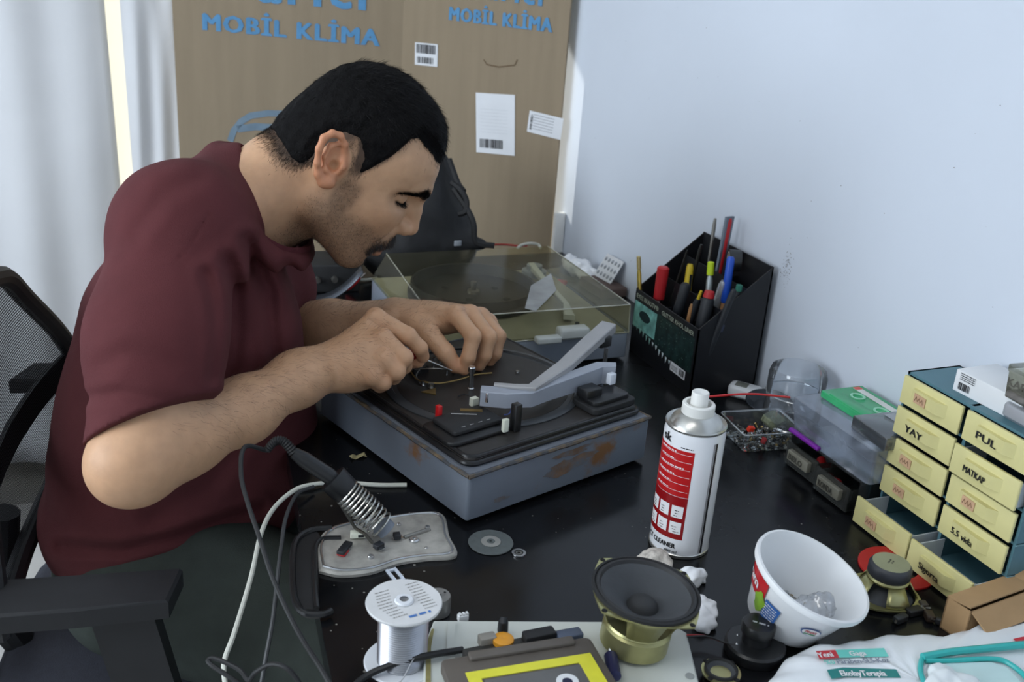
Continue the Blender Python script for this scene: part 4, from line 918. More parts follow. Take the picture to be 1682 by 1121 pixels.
# ------------------------------------------------------------------ second turntable under a clear dust cover
T2 = np.array([0.43, 1.299, DZ])
t2 = thing('record_player', 'grey record player under a dusty clear lid behind the repaired turntable', 'record player', T2)
M_G2 = mat('blue_grey_metal', (134, 142, 154), 0.4, 0.1, var=0.06, scale=20)
MB().rbox((0.1625, 0.163, 0.0245), (0.325, 0.326, 0.041), 0.004, 0.0015, 3).build('base', M_G2, t2)
MB().rbox((0.1625, 0.163, 0.0460), (0.317, 0.318, 0.003), 0.004, 0.0006, 3).build('deck', mat('olive_deck', (142, 140, 122), 0.5, var=0.12, scale=20), t2)
pm = mat('black_rubber_platter', (26, 27, 29), 0.5, var=0.15, scale=30)
ctr2 = (0.138, 0.196); pr2 = 0.103
MB().lathe([(0.0, 0.008), (0.05, 0.008), (pr2-0.014, 0.009), (pr2-0.009, 0.010), (pr2-0.004, 0.026), (pr2, 0.0265), (pr2+0.001, 0.022), (pr2+0.0005, 0.012), (pr2+0.005, 0.010), (pr2+0.005, 0.002), (pr2-0.004, 0.0), (0, 0)], 72, (ctr2[0], ctr2[1], 0.048)).build('platter', pm, t2)
MB().lathe([(0, 0), (0.011, 0), (0.010, 0.004), (0.0045, 0.005), (0.0040, 0.014), (0.0055, 0.0145), (0.005, 0.019), (0, 0.0195)], 20, (ctr2[0], ctr2[1], 0.056)).build('spindle', M_DULL, t2)
for a, r in ((0.3, 0.045), (2.5, 0.05), (4.2, 0.04), (5.5, 0.06)): MB().lathe([(0, 0), (0.006, 0), (0.006, 0.0008), (0, 0.0008)], 12, (ctr2[0]+r*math.cos(a), ctr2[1]+r*math.sin(a), 0.0565)).build('platter_hole', mat('hole_black', (14, 14, 15), 0.8), t2)
def T2L(u, v, z): p = onz(u, v, z); return (p[0]-T2[0], p[1]-T2[1], z)
x, y, _ = T2L(940, 552, 0.05); MB().rbox((x, y, 0.056), (0.050, 0.022, 0.018), 0.004, 0.004, 3).build('switch_block', mat('pale_grey_block', (190, 194, 190), 0.5), t2)
x, y, _ = T2L(900, 560, 0.05); MB().rbox((x, y, 0.052), (0.040, 0.016, 0.010), 0.003, 0.002, 3).build('lever_block', mat('pale_grey_block', (190, 194, 190)), t2)
bm_ = beam([(0.285, 0.30, 0.068), (0.27, 0.20, 0.068), (0.262, 0.10, 0.064), (0.245, 0.05, 0.062)], [0.012, 0.010, 0.010, 0.018], [0.010, 0.007, 0.007, 0.008]).build('tonearm', mat('pale_grey_block', (190, 194, 190)), t2)
MB().lathe([(0, 0), (0.022, 0), (0.022, 0.010), (0.014, 0.012), (0.014, 0.020), (0, 0.020)], 24, (0.287, 0.29, 0.047)).build('arm_base', M_G2, t2)
LM = clear('dusty_lid', (240, 238, 222), 0.02, 0.14, haze=0.045, hazecol=(190, 186, 160), fres=0.45)
lid = MB(); w_, d_, z0_, z1_ = 0.325, 0.326, 0.045, 0.0905; ti = 0.006
lid.loft([[(0, 0, z0_), (w_, 0, z0_), (w_, d_, z0_), (0, d_, z0_)], [(ti, ti*0.5, z1_), (w_-0.001, ti*0.5, z1_), (w_-0.001, d_-ti, z1_), (ti+0.018, d_-ti, z1_)]], False, True)
lo_ = lid.build('dust_cover', LM, t2, smooth=False); lo_['label'] = 'clear yellowed plastic dust cover'
eb = MB()
for a, b_ in (((ti, ti*0.5, z1_), (w_-0.001, ti*0.5, z1_)), ((w_-0.001, ti*0.5, z1_), (w_-0.001, d_-ti, z1_)), ((w_, 0, z0_), (w_-0.001, ti*0.5, z1_)), ((0, 0, z0_), (ti, ti*0.5, z1_)), ((ti, ti*0.5, z1_), (ti+0.018, d_-ti, z1_)), ((0, 0, z0_+0.001), (w_, 0, z0_+0.001))):
    eb.tube([a, b_], 0.0011, 6)
eb.build('cover_edges', clear('lid_edge', (225, 224, 200), 0.5, 0.1, haze=0.55, hazecol=(210, 208, 186)), lo_)
hg = T2L(958, 535, 0.07); MB().rbox((hg[0], 0.004, 0.062), (0.006, 0.004, 0.012), 0.001, 0.0005, 2).build('cover_catch', M_BLK2, t2)
for (px_, py_) in ((0.03, 0.03), (0.295, 0.03), (0.295, 0.306), (0.03, 0.306)): MB().lathe([(0.0, 0), (0.012, 0), (0.011, 0.005), (0, 0.005)], 14, (px_, py_, 0)).build('foot', M_BLK2, t2)
# grey wedge of a sheet of plastic film lying on the lid
fm = MB(); fp = [T2L(905, 450, 0.091), T2L(914, 478, 0.091), T2L(880, 512, 0.091), T2L(862, 508, 0.091), T2L(872, 470, 0.091)]
fo = thing('plastic_film', 'torn scrap of pale plastic film lying on the dust cover', 'film', (T2[0]+fp[0][0], T2[1]+fp[0][1], DZ+0.0915))
fm.add([(p[0]-fp[0][0], p[1]-fp[0][1], 0.0003+0.0004*(i % 2)) for i, p in enumerate(fp)], [(0, 1, 2, 3, 4)])
q_ = fm.build('film_sheet', clear('milky_film', (225, 228, 226), 0.1, 0.3, haze=0.35), fo, smooth=False); md = q_.modifiers.new('thickness', 'SOLIDIFY'); md.thickness = 0.0004; md.offset = 1
# ------------------------------------------------------------------ spray can
c0 = onz(1114, 893); can = thing('spray_can', 'white and red contact cleaner spray can with a red straw in its nozzle', 'spray can', c0)
ang0 = math.atan2(CAMP[1]-c0[1], CAMP[0]-c0[0])                     # towards the viewer
RC = 0.0320; HB = 0.1485
M_CANW = mat('white_lacquer', (232, 234, 238), 0.22, var=0.02, spec=0.6, coat=0.3); M_TIN = mat('tinplate', (196, 196, 192), 0.28, 0.9, var=0.1, scale=40)
MB().lathe([(RC-0.001, 0.003), (RC, 0.004), (RC, HB-0.010), (RC-0.0015, HB-0.004)], 64, cap0=True).build('body', M_CANW, can)
MB().lathe([(0.0, 0.004), (RC-0.004, 0.003), (RC-0.002, 0.0), (RC+0.0006, 0.0008), (RC+0.0008, 0.004), (RC-0.0006, 0.0052)], 64).build('bottom_rim', M_TIN, can)
MB().lathe([(RC-0.0022, HB-0.005), (RC-0.0005, HB-0.003), (RC+0.0002, HB-0.001), (RC-0.0006, HB+0.0008), (RC-0.0020, HB), (RC-0.0042, HB-0.001), (RC-0.007, HB+0.004), (RC-0.013, HB+0.0095), (RC-0.0165, HB+0.011), (0.0, HB+0.011)], 64).build('dome', M_TIN, can)
M_NOZ = mat('white_nozzle_plastic', (232, 232, 228), 0.4, var=0.02)
cap = MB().lathe([(0.0165, 0.008), (0.0172, 0.010), (0.0170, 0.0200), (0.0160, 0.0210), (0.0130, 0.0210), (0.0125, 0.0150), (0.0, 0.0150)], 40, (0, 0, HB)).build('nozzle_collar', M_NOZ, can)
nz = MB().lathe([(0.0092, 0.015), (0.0090, 0.0325), (0.0083, 0.0335), (0.0, 0.0320)], 28, (0, 0, HB)).build('nozzle', M_NOZ, can)
sp0 = np.array([0.0085, 0.001, HB+0.0265]); q1 = at(1230, 645, 1.36)-c0; q2 = at(1297, 652, 1.36)-c0
dr = np.array([math.cos(R(8)), math.sin(R(8)), 0]); tip = onz(1297, 653, 0.155)-c0
MB().tube(spline([tuple(sp0), tuple(sp0*0.5+tip*0.5+np.array([0, 0, 0.0035])), tuple(tip)], 10), 0.0012, 8).build('straw', mat('red_straw', (196, 30, 36), 0.35, var=0.05), can)
def wrap(mb, a0, z0, r, name, m, parent):
    """bend a flat print around the can: x runs to the viewer's right"""
    return mb.map(lambda x, y, z: (-(r+z)*-math.cos(ang0+a0+x/r), (r+z)*math.sin(ang0+a0+x/r), z0+y)).build(name, m, parent, smooth=True)
def grid_patch(w, h, nx=24, ny=2, z=0.0002):
    mb = MB(); mb.add([(w*i/nx, h*j/ny, z) for j in range(ny+1) for i in range(nx+1)], [(j*(nx+1)+i, j*(nx+1)+i+1, (j+1)*(nx+1)+i+1, (j+1)*(nx+1)+i) for j in range(ny) for i in range(nx)]); return mb
body_c = can.children[0]
M_RED = mat('label_red', (186, 26, 30), 0.3, var=0.05); M_DRED = mat('label_dark_red', (142, 14, 20), 0.3, var=0.12, scale=30); M_WPRINT = mat('white_print', (236, 236, 238), 0.4, var=0.02); M_KPRINT = mat('black_print', (20, 20, 24), 0.45, var=0.05)
AW = 0.058; a_r = R(6); a_l = a_r-AW/RC
wrap(grid_patch(AW, 0.053), a_l, 0.074, RC, 'red_band', M_RED, body_c)
wrap(grid_patch(AW, 0.050), a_l, 0.0235, RC, 'picture_band', M_DRED, body_c)
for i in range(6): wrap(grid_patch(AW-0.002, 0.0004, z=0.00035), a_l, 0.080+0.0085*i, RC, 'rule_line', M_WPRINT, body_c)
rg = random.Random(4)
wrap(lines([(0.016+rg.uniform(0, 0.003), 0.0030+0.0085*i, rg.uniform(0.016, 0.034), 0.0013) for i in range(6)], 0.00035, 5), a_l, 0.078, RC, 'fine_print', M_WPRINT, body_c)
for i in range(3):
    for j in range(2):
        pic = wrap(grid_patch(0.0125, 0.0140, 6, 2, 0.0004), a_l+(AW-0.0465+0.0155*i)/RC, 0.0300+0.0190*j, RC, 'pictogram', M_WPRINT, body_c)
        r2 = random.Random(i*3+j)
        wrap(lines([(0.002+r2.uniform(0, 0.003), 0.002+0.003*k, r2.uniform(0.003, 0.007), 0.0009) for k in range(3)], 0.0007, i+j), a_l+(AW-0.0465+0.0155*i)/RC, 0.0300+0.0190*j, RC, 'pictogram_drawing', M_KPRINT if j else mat('grey_print', (120, 110, 112), 0.5), pic)
t = text_mb('CONTACT CLEANER', 0.0055, 0.05, 0.062); wrap(t, a_r-0.068/RC, 0.0125, RC+0.0002, 'lettering', M_KPRINT, body_c)
t = text_mb('400 ml', 0.0034, 0.02, 0.014); wrap(t, a_r-0.018/RC, 0.0065, RC+0.0002, 'lettering', M_KPRINT, body_c)
t = text_mb('sk', 0.0095, 0.05, 0.0125); wrap(t, a_r-0.040/RC, 0.1315, RC+0.0002, 'lettering', M_KPRINT, body_c)
wrap(lines([(0, 0, 0.013, 0.0011)], 0.0003, 2), a_r-0.015/RC, 0.1295, RC, 'fine_print', M_KPRINT, body_c)
wrap(grid_patch(0.0030, HB-0.018, 4), R(46), 0.006, RC, 'seam_stripe', mat('dark_seam', (44, 44, 48), 0.3), body_c)
wrap(grid_patch(0.0016, HB-0.018, 4), R(42), 0.006, RC, 'seam_stripe', mat('grey_seam', (150, 150, 152), 0.3), body_c)

# ------------------------------------------------------------------ black desk organiser against the wall, facing the man
OX0, OX1, OY0, OY1 = 0.782, 0.893, 1.150, 1.337; ZF, ZB = 0.104, 0.192
org = thing('desk_organizer', 'black pen organizer with a printed front standing against the white wall', 'organizer', (OX0, OY0, DZ))
OW, OD = OX1-OX0, OY1-OY0; M_ORG = mat('black_organizer', (22, 23, 27), 0.45, var=0.12, scale=20); th = 0.0022
def slab(poly, y, name): # side panel in x-z, thickness th along y
    MB().loft([[(x, y, z) for x, z in poly], [(x, y+th, z) for x, z in poly]]).build(name, M_ORG, org, smooth=False)
slab([(0, 0), (OW, 0), (OW, ZB), (0, ZF)], 0, 'side_panel'); slab([(0, 0), (OW, 0), (OW, ZB), (0, ZF)], OD-th, 'side_panel')
MB().box((th/2, OD/2, ZF/2), (th, OD, ZF)).build('front_panel', M_ORG, org, smooth=False)
MB().box((OW-th/2, OD/2, ZB/2), (th, OD, ZB)).build('back_panel', M_ORG, org, smooth=False)
MB().box((OW/2, OD/2, 0.0025), (OW-0.001, OD-0.001, 0.003)).build('floor_panel', M_ORG, org, smooth=False)
for i, x in enumerate((OW*0.36, OW*0.70)):
    zt = ZF+(ZB-ZF)*x/OW-0.008; MB().box((x, OD/2, zt/2), (0.0016, OD-2*th, zt)).build('divider', M_ORG, org, smooth=False)
for x0, x1, ys in ((0, 0.36, (0.34, 0.67)), (0.36, 0.70, (0.5,)), (0.70, 1, (0.42,))):
    for yy in ys: zt = ZF+(ZB-ZF)*x0-0.012; MB().box((OW*(x0+x1)/2, OD*yy, zt/2), (OW*(x1-x0)-0.002, 0.0016, zt)).build('divider', M_ORG, org, smooth=False)
# printed front: seen from -x, reading from far (left) to near (right)
fp_ = bpy.data.objects[[c.name for c in org.children if c.name.startswith('front_panel')][0]]
def on_front(mb, y, z, name, m): return mb.xf(frame((-0.0004, y, z), (0, -1, 0), (0, 0, 1))).build(name, m, fp_, smooth=False)
M_TEAL = mat('teal_photo_print', (120, 178, 170), 0.4, var=0.45, scale=60); M_TEALD = mat('dark_teal_print', (26, 48, 46), 0.4, var=0.6, scale=90); M_LET = mat('pale_lettering', (168, 176, 158), 0.5)
on_front(quad(0.070, 0.042, 0.0), OD-0.002, 0.044, 'printed_picture', M_TEAL); on_front(quad(0.108, 0.054, 0.0), OD-0.073, 0.034, 'printed_picture', M_TEALD)
on_front(MB().ball((0.034, 0.024, 0.0), 0.011, 20, 8, (1.6, 0.75, 0.02)), OD-0.002, 0.044, 'printed_shape', mat('deep_teal_print', (16, 40, 46), 0.4))
rg = random.Random(5)
for i in range(12): on_front(MB().add([(0, 0, 0.0003), (0.0062, 0, 0.0003), (0.003, -rg.uniform(0.006, 0.011), 0.0003)], [(2, 1, 0)]), OD-0.004-0.0105*i, 0.050-0.0018*i+(0.001 if i % 2 else 0), 'printed_tooth', mat('white_tooth_print', (206, 222, 226), 0.4) if i > 5 else mat('pale_teal_print', (150, 196, 188), 0.4))
for i in range(40): a_ = rg.uniform(0, 0.09); on_front(quad(0.0012, 0.0010, 0.0004), OD-0.085-a_*1.0, 0.040+rg.uniform(0, 0.045), 'printed_glitter', mat('glitter_print', (120, 150, 140), 0.4))
on_front(text_mb('EYES BEAUTY®', 0.0068, 0.03, 0.068, 0.0004), OD-0.006, 0.0915, 'lettering', M_LET); on_front(text_mb('GLITTER KHOL LINER', 0.0068, 0.03, 0.092, 0.0004), OD-0.085, 0.0905, 'lettering', M_LET)
lb = on_front(MB().box((0.020, 0.006, 0.0002), (0.042, 0.014, 0.0004)), OD-0.128, 0.019, 'barcode_label', M_PAPER); lb['label'] = 'white barcode sticker'
on_front(barcode(0.014, 0.010, 14, 3).xf(Matrix.Translation((0, 0, 0.0005))), OD-0.153, 0.0205, 'barcode', M_INK); on_front(lines([(0, 0.002*i, 0.018, 0.0008) for i in range(4)], 0.0006, 8), OD-0.130, 0.021, 'fine_print', M_INK)
MB().add([(0, 0, 0), (0.010, 0, 0), (0.013, 0.010, 0), (0.004, 0.015, 0)], [(0, 1, 2, 3)]).xf(frame((0.030, -0.0004, 0.098), (1, 0, 0), (0, 0, 1))).build('scrape_mark', mat('blue_grey_scrape', (64, 70, 92), 0.5), org, smooth=False)
# things in the organiser: each leans a little in its compartment
def stick(name, label, cat, foot, top, parts, grp='tools and pens in the organizer'):
    """foot and top in room coordinates (z above the desk); parts: (name, t0, t1, r0, r1, material, flat)"""
    f_ = np.array([foot[0], foot[1], DZ+foot[2]]); t_ = np.array(top, float); o_ = thing(name, label, cat, f_, group=grp)
    for nm, a, b_, r0, r1, m, flat in parts:
        p0, p1 = (t_-f_)*a, (t_-f_)*b_
        if flat:
            X = frame(p0, (p1-p0), flat); L_ = np.linalg.norm(p1-p0)
            MB().loft([[(x_, y_*(r0+(r1-r0)*x_/L_), z_) for y_, z_ in ((-1, -0.002), (1, -0.002), (1, 0.002), (-1, 0.002))] for x_ in (0, L_*0.1, L_*0.9, L_)]).xf(X).build(nm, m, o_, smooth=False)
        else:
            mid = p0*0.5+p1*0.5; MB().tube([tuple(p0), tuple(p0*0.95+p1*0.05), tuple(mid), tuple(p0*0.05+p1*0.95), tuple(p1)], [r0*0.75, r0, (r0+r1)/2, r1, r1*0.7], 12).build(nm, m, o_)
    return o_
M_GOLD = mat('gold_foil', (214, 190, 96), 0.28, 0.8, var=0.15, scale=60); M_REDP = mat('red_grip', (186, 34, 40), 0.45, var=0.06); M_GRYP = mat('grey_handle', (112, 122, 134), 0.45, var=0.08); M_DKP = mat('dark_grip', (34, 37, 42), 0.5, var=0.12); M_YEL = mat('yellow_grip', (214, 186, 40), 0.45, var=0.1); M_LIME = mat('lime_cap', (196, 222, 40), 0.4); M_BLUEP = mat('blue_cap', (32, 82, 190), 0.35); M_GRNP = mat('green_cap', (38, 110, 92), 0.4); M_SILV = mat('silver_barrel', (190, 200, 200), 0.3, 0.6, var=0.15, scale=80); M_WOODP = mat('pencil_wood', (168, 122, 78), 0.6, var=0.15, scale=60); M_WHT = mat('white_plastic', (224, 226, 228), 0.4, var=0.03)
def OXY(a, b_): return (OX0+OW*a, OY0+OD*b_)
def top_at(u, v, a): return onx(u, v, OX0+OW*a)
stick('pen', 'gold foil pen leaning out of the organizer\'s front left corner', 'pen', (*OXY(0.10, 0.90), 0.006), top_at(1049, 421, 0.02), [('barrel', 0, 0.86, 0.0032, 0.0036, M_GOLD, None), ('cap', 0.86, 1.0, 0.0036, 0.0034, mat('pale_gold', (206, 188, 132), 0.35, 0.5), None)])
stick('scissors', 'scissors with red handles standing at the organizer\'s left', 'scissors', (*OXY(0.16, 0.80), 0.006), top_at(1090, 438, 0.22), [('blade', 0, 0.66, 0.004, 0.008, M_STEEL, (0, 1, 0)), ('handle', 0.62, 1.0, 0.0085, 0.0095, M_REDP, None), ('inner_loop', 0.58, 0.86, 0.006, 0.007, M_WHT, None)])
stick('screwdriver', 'screwdriver with a thick dark grip in the organizer\'s front row', 'screwdriver', (*OXY(0.12, 0.55), 0.006), top_at(1127, 466, 0.26), [('shaft', 0, 0.55, 0.002, 0.002, M_STEEL, None), ('grip', 0.5, 1.0, 0.0085, 0.0080, M_DKP, None)])
stick('pliers', 'pliers with yellow and black grips in the middle of the organizer', 'pliers', (*OXY(0.42, 0.60), 0.006), top_at(1134, 434, 0.50), [('jaw', 0, 0.4, 0.006, 0.007, M_DULL, (0, 1, 0)), ('grip', 0.38, 1.0, 0.0075, 0.0055, M_YEL, None), ('second_grip', 0.38, 0.9, 0.0078, 0.0065, M_DKP, (0, 1, 0))])
stick('marker', 'highlighter with a lime green cap standing in the organizer', 'marker', (*OXY(0.50, 0.30), 0.006), top_at(1168, 430, 0.52), [('barrel', 0, 0.88, 0.0048, 0.0048, M_SILV, None), ('cap', 0.88, 1.0, 0.0052, 0.0050, M_LIME, None)])
stick('marker', 'marker with a long blue cap at the organizer\'s right', 'marker', (*OXY(0.50, 0.14), 0.006), top_at(1201, 422, 0.60), [('barrel', 0, 0.66, 0.0050, 0.0050, M_WOODP, None), ('cap', 0.64, 1.0, 0.0062, 0.0058, M_BLUEP, None)])
stick('pen', 'dark pen with a green end button in the organizer', 'pen', (*OXY(0.48, 0.08), 0.006), top_at(1215, 468, 0.56), [('barrel', 0, 0.94, 0.0045, 0.0045, M_DKP, None), ('button', 0.94, 1.0, 0.0050, 0.0046, M_GRNP, None)])
stick('utility_knife', 'red and grey utility knife tallest in the organizer', 'knife', (*OXY(0.79, 0.58), 0.006), top_at(1199, 356, 0.88), [('body', 0, 1.0, 0.0075, 0.0088, M_GRYP, (1, 0.3, 0)), ('red_slide', 0.55, 0.99, 0.0042, 0.0046, M_REDP, None)])
stick('tweezers', 'thin steel tweezers beside the utility knife', 'tweezers', (*OXY(0.82, 0.72), 0.006), top_at(1175, 359, 0.93), [('arm', 0, 1.0, 0.0016, 0.0030, M_DULL, None)])
stick('file', 'thin dark needle file leaning at the organizer\'s far side', 'file', (*OXY(0.55, 0.80), 0.006), top_at(1152, 402, 0.60), [('blade', 0, 1.0, 0.0022, 0.0028, mat('dark_steel', (70, 70, 68), 0.4, 0.8), None)])
stick('needle', 'long thin rod against the organizer\'s far side panel', 'rod', (*OXY(0.30, 0.88), 0.006), top_at(1129, 411, 0.40), [('rod', 0, 1.0, 0.0012, 0.0016, mat('dark_steel', (70, 70, 68)), None)])
stick('pencil', 'short wooden pencil in the organizer\'s front compartment', 'pencil', (*OXY(0.14, 0.36), 0.006), top_at(1137, 500, 0.20), [('barrel', 0, 1.0, 0.0036, 0.0034, M_WOODP, None)])
stick('screwdriver', 'fat black screwdriver with a red and white ring in the organizer', 'screwdriver', (*OXY(0.16, 0.16), 0.006), top_at(1166, 478, 0.28), [('shaft', 0, 0.5, 0.002, 0.002, M_STEEL, None), ('grip', 0.4, 0.93, 0.0105, 0.0095, M_DKP, None), ('ring', 0.93, 1.0, 0.0085, 0.0070, M_REDP, None)])
stick('marker', 'black marker leaning at the organizer\'s near side panel', 'marker', (*OXY(0.12, 0.06), 0.006), top_at(1206, 476, 0.40), [('barrel', 0, 1.0, 0.0052, 0.0048, M_DKP, None)])
stick('cutter', 'slim black cutter standing beside the yellow pliers', 'cutter', (*OXY(0.16, 0.44), 0.006), top_at(1152, 478, 0.26), [('handle', 0, 0.9, 0.0048, 0.0055, M_DKP, None), ('clip', 0.55, 1.0, 0.0026, 0.0024, M_YEL, None)])
tp = thing('tape_roll', 'roll of grey adhesive tape standing in the organizer\'s back row', 'tape', top_at(1206, 428, 0.82), rot=(R(90), R(-6), R(64)), group='tools and pens in the organizer')
MB().lathe([(0.0125, -0.009), (0.0160, -0.009), (0.0160, 0.009), (0.0125, 0.009), (0.0125, -0.009)], 36).build('tape', mat('dark_tape', (44, 46, 48), 0.35), tp)
MB().lathe([(0.0112, -0.0092), (0.0126, -0.0092), (0.0126, 0.0092), (0.0112, 0.0092), (0.0112, -0.0092)], 36).build('core', mat('card_core', (168, 160, 148), 0.7), tp)
stick('tool', 'clear handled precision tool lying in the organizer near the blue marker', 'tool', (*OXY(0.45, 0.34), 0.03), top_at(1190, 462, 0.55), [('handle', 0, 1.0, 0.006, 0.007, clear('clear_handle', (220, 226, 228), 0.3, 0.1, haze=0.35), None)])

# ------------------------------------------------------------------ small things between the organiser and the can
p = onz(1217, 640, 0); dv = thing('digital_thermometer', 'small white digital meter with a grey display beside the organizer', 'meter', (0.862, 1.128, DZ), R(-50))
MB().rbox((0, 0, 0.010), (0.048, 0.030, 0.018), 0.009, 0.004, 5).build('case', M_WHT, dv)
sc_ = MB().rbox((-0.006, 0, 0.0193), (0.018, 0.017, 0.0010), 0.001, 0.0002, 2).build('display', mat('lcd_grey', (122, 124, 116), 0.25), dv)
p = onz(1268, 650, 0.004); ds = thing('dish', 'round dark shallow dish leaning on the white digital meter', 'dish', (0.868, 1.078, DZ+0.0065), rot=(R(6), R(-6), 0))
MB().lathe([(0.0, 0.0), (0.022, 0.0), (0.030, 0.010), (0.033, 0.011), (0.031, 0.0118), (0.021, 0.002), (0, 0.002)], 40).build('bowl', mat('smoky_plastic', (48, 52, 58), 0.25, var=0.1), ds)
jb = np.array([0.856, 1.013, DZ]); jr = thing('plastic_jar', 'empty clear plastic jar standing upside down by the wall', 'jar', jb)
M_CLR = clear('clear_pet', (246, 249, 252), 0.20, 0.05, haze=0.10, hazecol=(225, 232, 242))
MB().lathe([(0.030, 0.0), (0.0335, 0.003), (0.0335, 0.012), (0.0315, 0.016), (0.036, 0.022), (0.0385, 0.030), (0.0380, 0.056), (0.0388, 0.060), (0.0385, 0.086), (0.036, 0.095), (0.028, 0.099), (0.0, 0.0985)], 44).build('jar_wall', M_CLR, jr)
for z in (0.0585, 0.0, 0.0135): MB().lathe([(0.0382 if z > 0.02 else 0.0335, z), (0.0394 if z > 0.02 else 0.0348, z+0.001), (0.0382 if z > 0.02 else 0.0335, z+0.0025)], 44).build('jar_rib', clear('clear_rib', (225, 232, 240), 0.5, 0.05, haze=0.25), jr)
# clear tray with screws
ta0 = onz(1213, 746, 0); tr = thing('parts_tray', 'clear plastic tray full of small screws beside the spray can', 'tray', (0.800, 1.000, DZ), R(-7))
def ringr(w, d, z, r=0.006, n=4):
    P_ = []
    for k, (sx, sy) in enumerate(((1, 1), (-1, 1), (-1, -1), (1, -1))):
        for i in range(n+1): a = math.pi/2*(k+i/n); P_.append((sx*(w/2-r)+r*math.cos(a), sy*(d/2-r)+r*math.sin(a), z))
    return P_
M_TRAY = clear('clear_tray', (222, 228, 228), 0.3, 0.08, haze=0.06)
MB().loft([ringr(0.074, 0.058, 0.0015), ringr(0.084, 0.068, 0.0285), ringr(0.090, 0.074, 0.0290), ringr(0.090, 0.074, 0.0275)], True, False).build('tray_wall', M_TRAY, tr)
MB().tube(ringr(0.088, 0.072, 0.029)+[ringr(0.088, 0.072, 0.029)[0]], 0.0010, 6).build('tray_rim', clear('clear_rim', (210, 216, 216), 0.6, 0.05, haze=0.4), tr)
scr0 = MB().lathe([(0.0, 0.0), (0.0006, 0.001), (0.0006, 0.007), (0.0017, 0.0075), (0.0015, 0.0086), (0.0, 0.0088)], 7); rg = random.Random(21); proto = None
smats = [M_DULL, mat('black_screw', (34, 34, 36), 0.35, 0.6), M_BRASS, M_STEEL]
scme = []
for m in smats: q_ = scr0.build('screw', m); scme.append(q_.data); bpy.data.objects.remove(q_)
for i in range(150):
    q_ = link('screw', scme[rg.choice((0, 0, 1, 1, 1, 2, 3))]); a, b_ = rg.uniform(-0.033, 0.033), rg.uniform(-0.025, 0.025)
    q_.location = (tr.location.x+a*math.cos(R(-7))-b_*math.sin(R(-7)), tr.location.y+a*math.sin(R(-7))+b_*math.cos(R(-7)), DZ+0.0036+0.0055*(i/150)+0.003*max(0, 1-abs(a)/0.03)); q_.rotation_euler = (rg.uniform(1.1, 1.9), rg.uniform(-0.4, 0.4), rg.uniform(0, 6.28)); q_.scale = [rg.uniform(0.8, 1.5)]*3
    tag(q_, 'small loose screw lying in the clear tray', 'screw', 'screws in the clear tray')
for i, (a, b_, c_) in enumerate(((-0.012, 0.008, (228, 58, 30)), (-0.010, -0.020, (190, 30, 30)))):
    q_ = MB().rbox((0, 0, 0.004), (0.009, 0.006, 0.008), 0.001, 0.0008, 2).build('plastic_plug', mat('cap_%d' % i, c_, 0.4)); q_.location = (0.800+a, 1.000+b_, DZ+0.0125-0.004*i); q_.rotation_euler = (0.3, 0.2, i)
    tag(q_, ('orange' if i == 0 else 'dark red')+' plastic plug lying among the screws in the tray', 'plug')
q_ = thing('sponge_scrap', 'pale green scrap of foam in the back corner of the screw tray', 'foam', (0.829, 1.014, DZ+0.013)); MB().rbox((0, 0, 0.008), (0.022, 0.026, 0.016), 0.006, 0.005, 4).map(lambda x, y, z: (x+0.002*math.sin(y*400), y+0.0015*math.sin(z*500), z+0.002*math.sin(x*300))).build('foam', mat('green_foam', (122, 128, 104), 0.9, var=0.2, scale=200, bump=0.5), q_)
# ------------------------------------------------------------------ drawer cabinet against the wall
KX0, KX1, KY0, KY1, KH = 0.818, 0.898, 0.612, 0.797, 0.186
cab = thing('drawer_cabinet', 'small teal parts cabinet with ten cream drawers against the wall', 'cabinet', (KX0, KY0, DZ))
KD, KW = KX1-KX0, KY1-KY0; M_TEALC = mat('teal_plastic', (82, 122, 134), 0.5, var=0.06, scale=20); M_CREAM = mat('cream_plastic', (214, 206, 146), 0.45, var=0.05, scale=30)
b = MB(); t_ = 0.003
b.box((KD/2+0.003, t_/2, KH/2), (KD-0.006, t_, KH)); b.box((KD/2+0.003, KW-t_/2, KH/2), (KD-0.006, t_, KH)); b.box((KD-t_/2, KW/2, KH/2), (t_, KW, KH))
b.box((KD/2+0.003, KW/2, KH-t_/2), (KD-0.006, KW, t_)); b.box((KD/2+0.003, KW/2, t_/2), (KD-0.006, KW, t_)); b.box((KD/2+0.004, KW/2, KH/2), (KD-0.008, 0.004, KH))
RH = KH/5
for i in range(1, 5): b.box((KD/2+0.004, KW/2, RH*i), (KD-0.008, KW, 0.003))
b.build('case', M_TEALC, cab, smooth=False)
for i in range(1, 5): MB().box((KD/2, -0.0006, RH*i), (KD-0.012, 0.0012, 0.0012)).build('side_rib', mat('pale_teal_edge', (120, 156, 164), 0.5), cab, smooth=False)
M_PEN = mat('marker_ink', (24, 24, 26), 0.6); M_PINK = mat('faded_pink_label', (206, 168, 134), 0.6, var=0.12, scale=80); M_FADE = mat('faded_ink', (150, 118, 92), 0.7, var=0.2, scale=90)
names = {(0, 1): 'YAY', (1, 0): 'PUL', (1, 1): 'MATKAP', (1, 3): '5.5 vida', (1, 4): 'Sigorta'}
DWY = KW/2-0.006
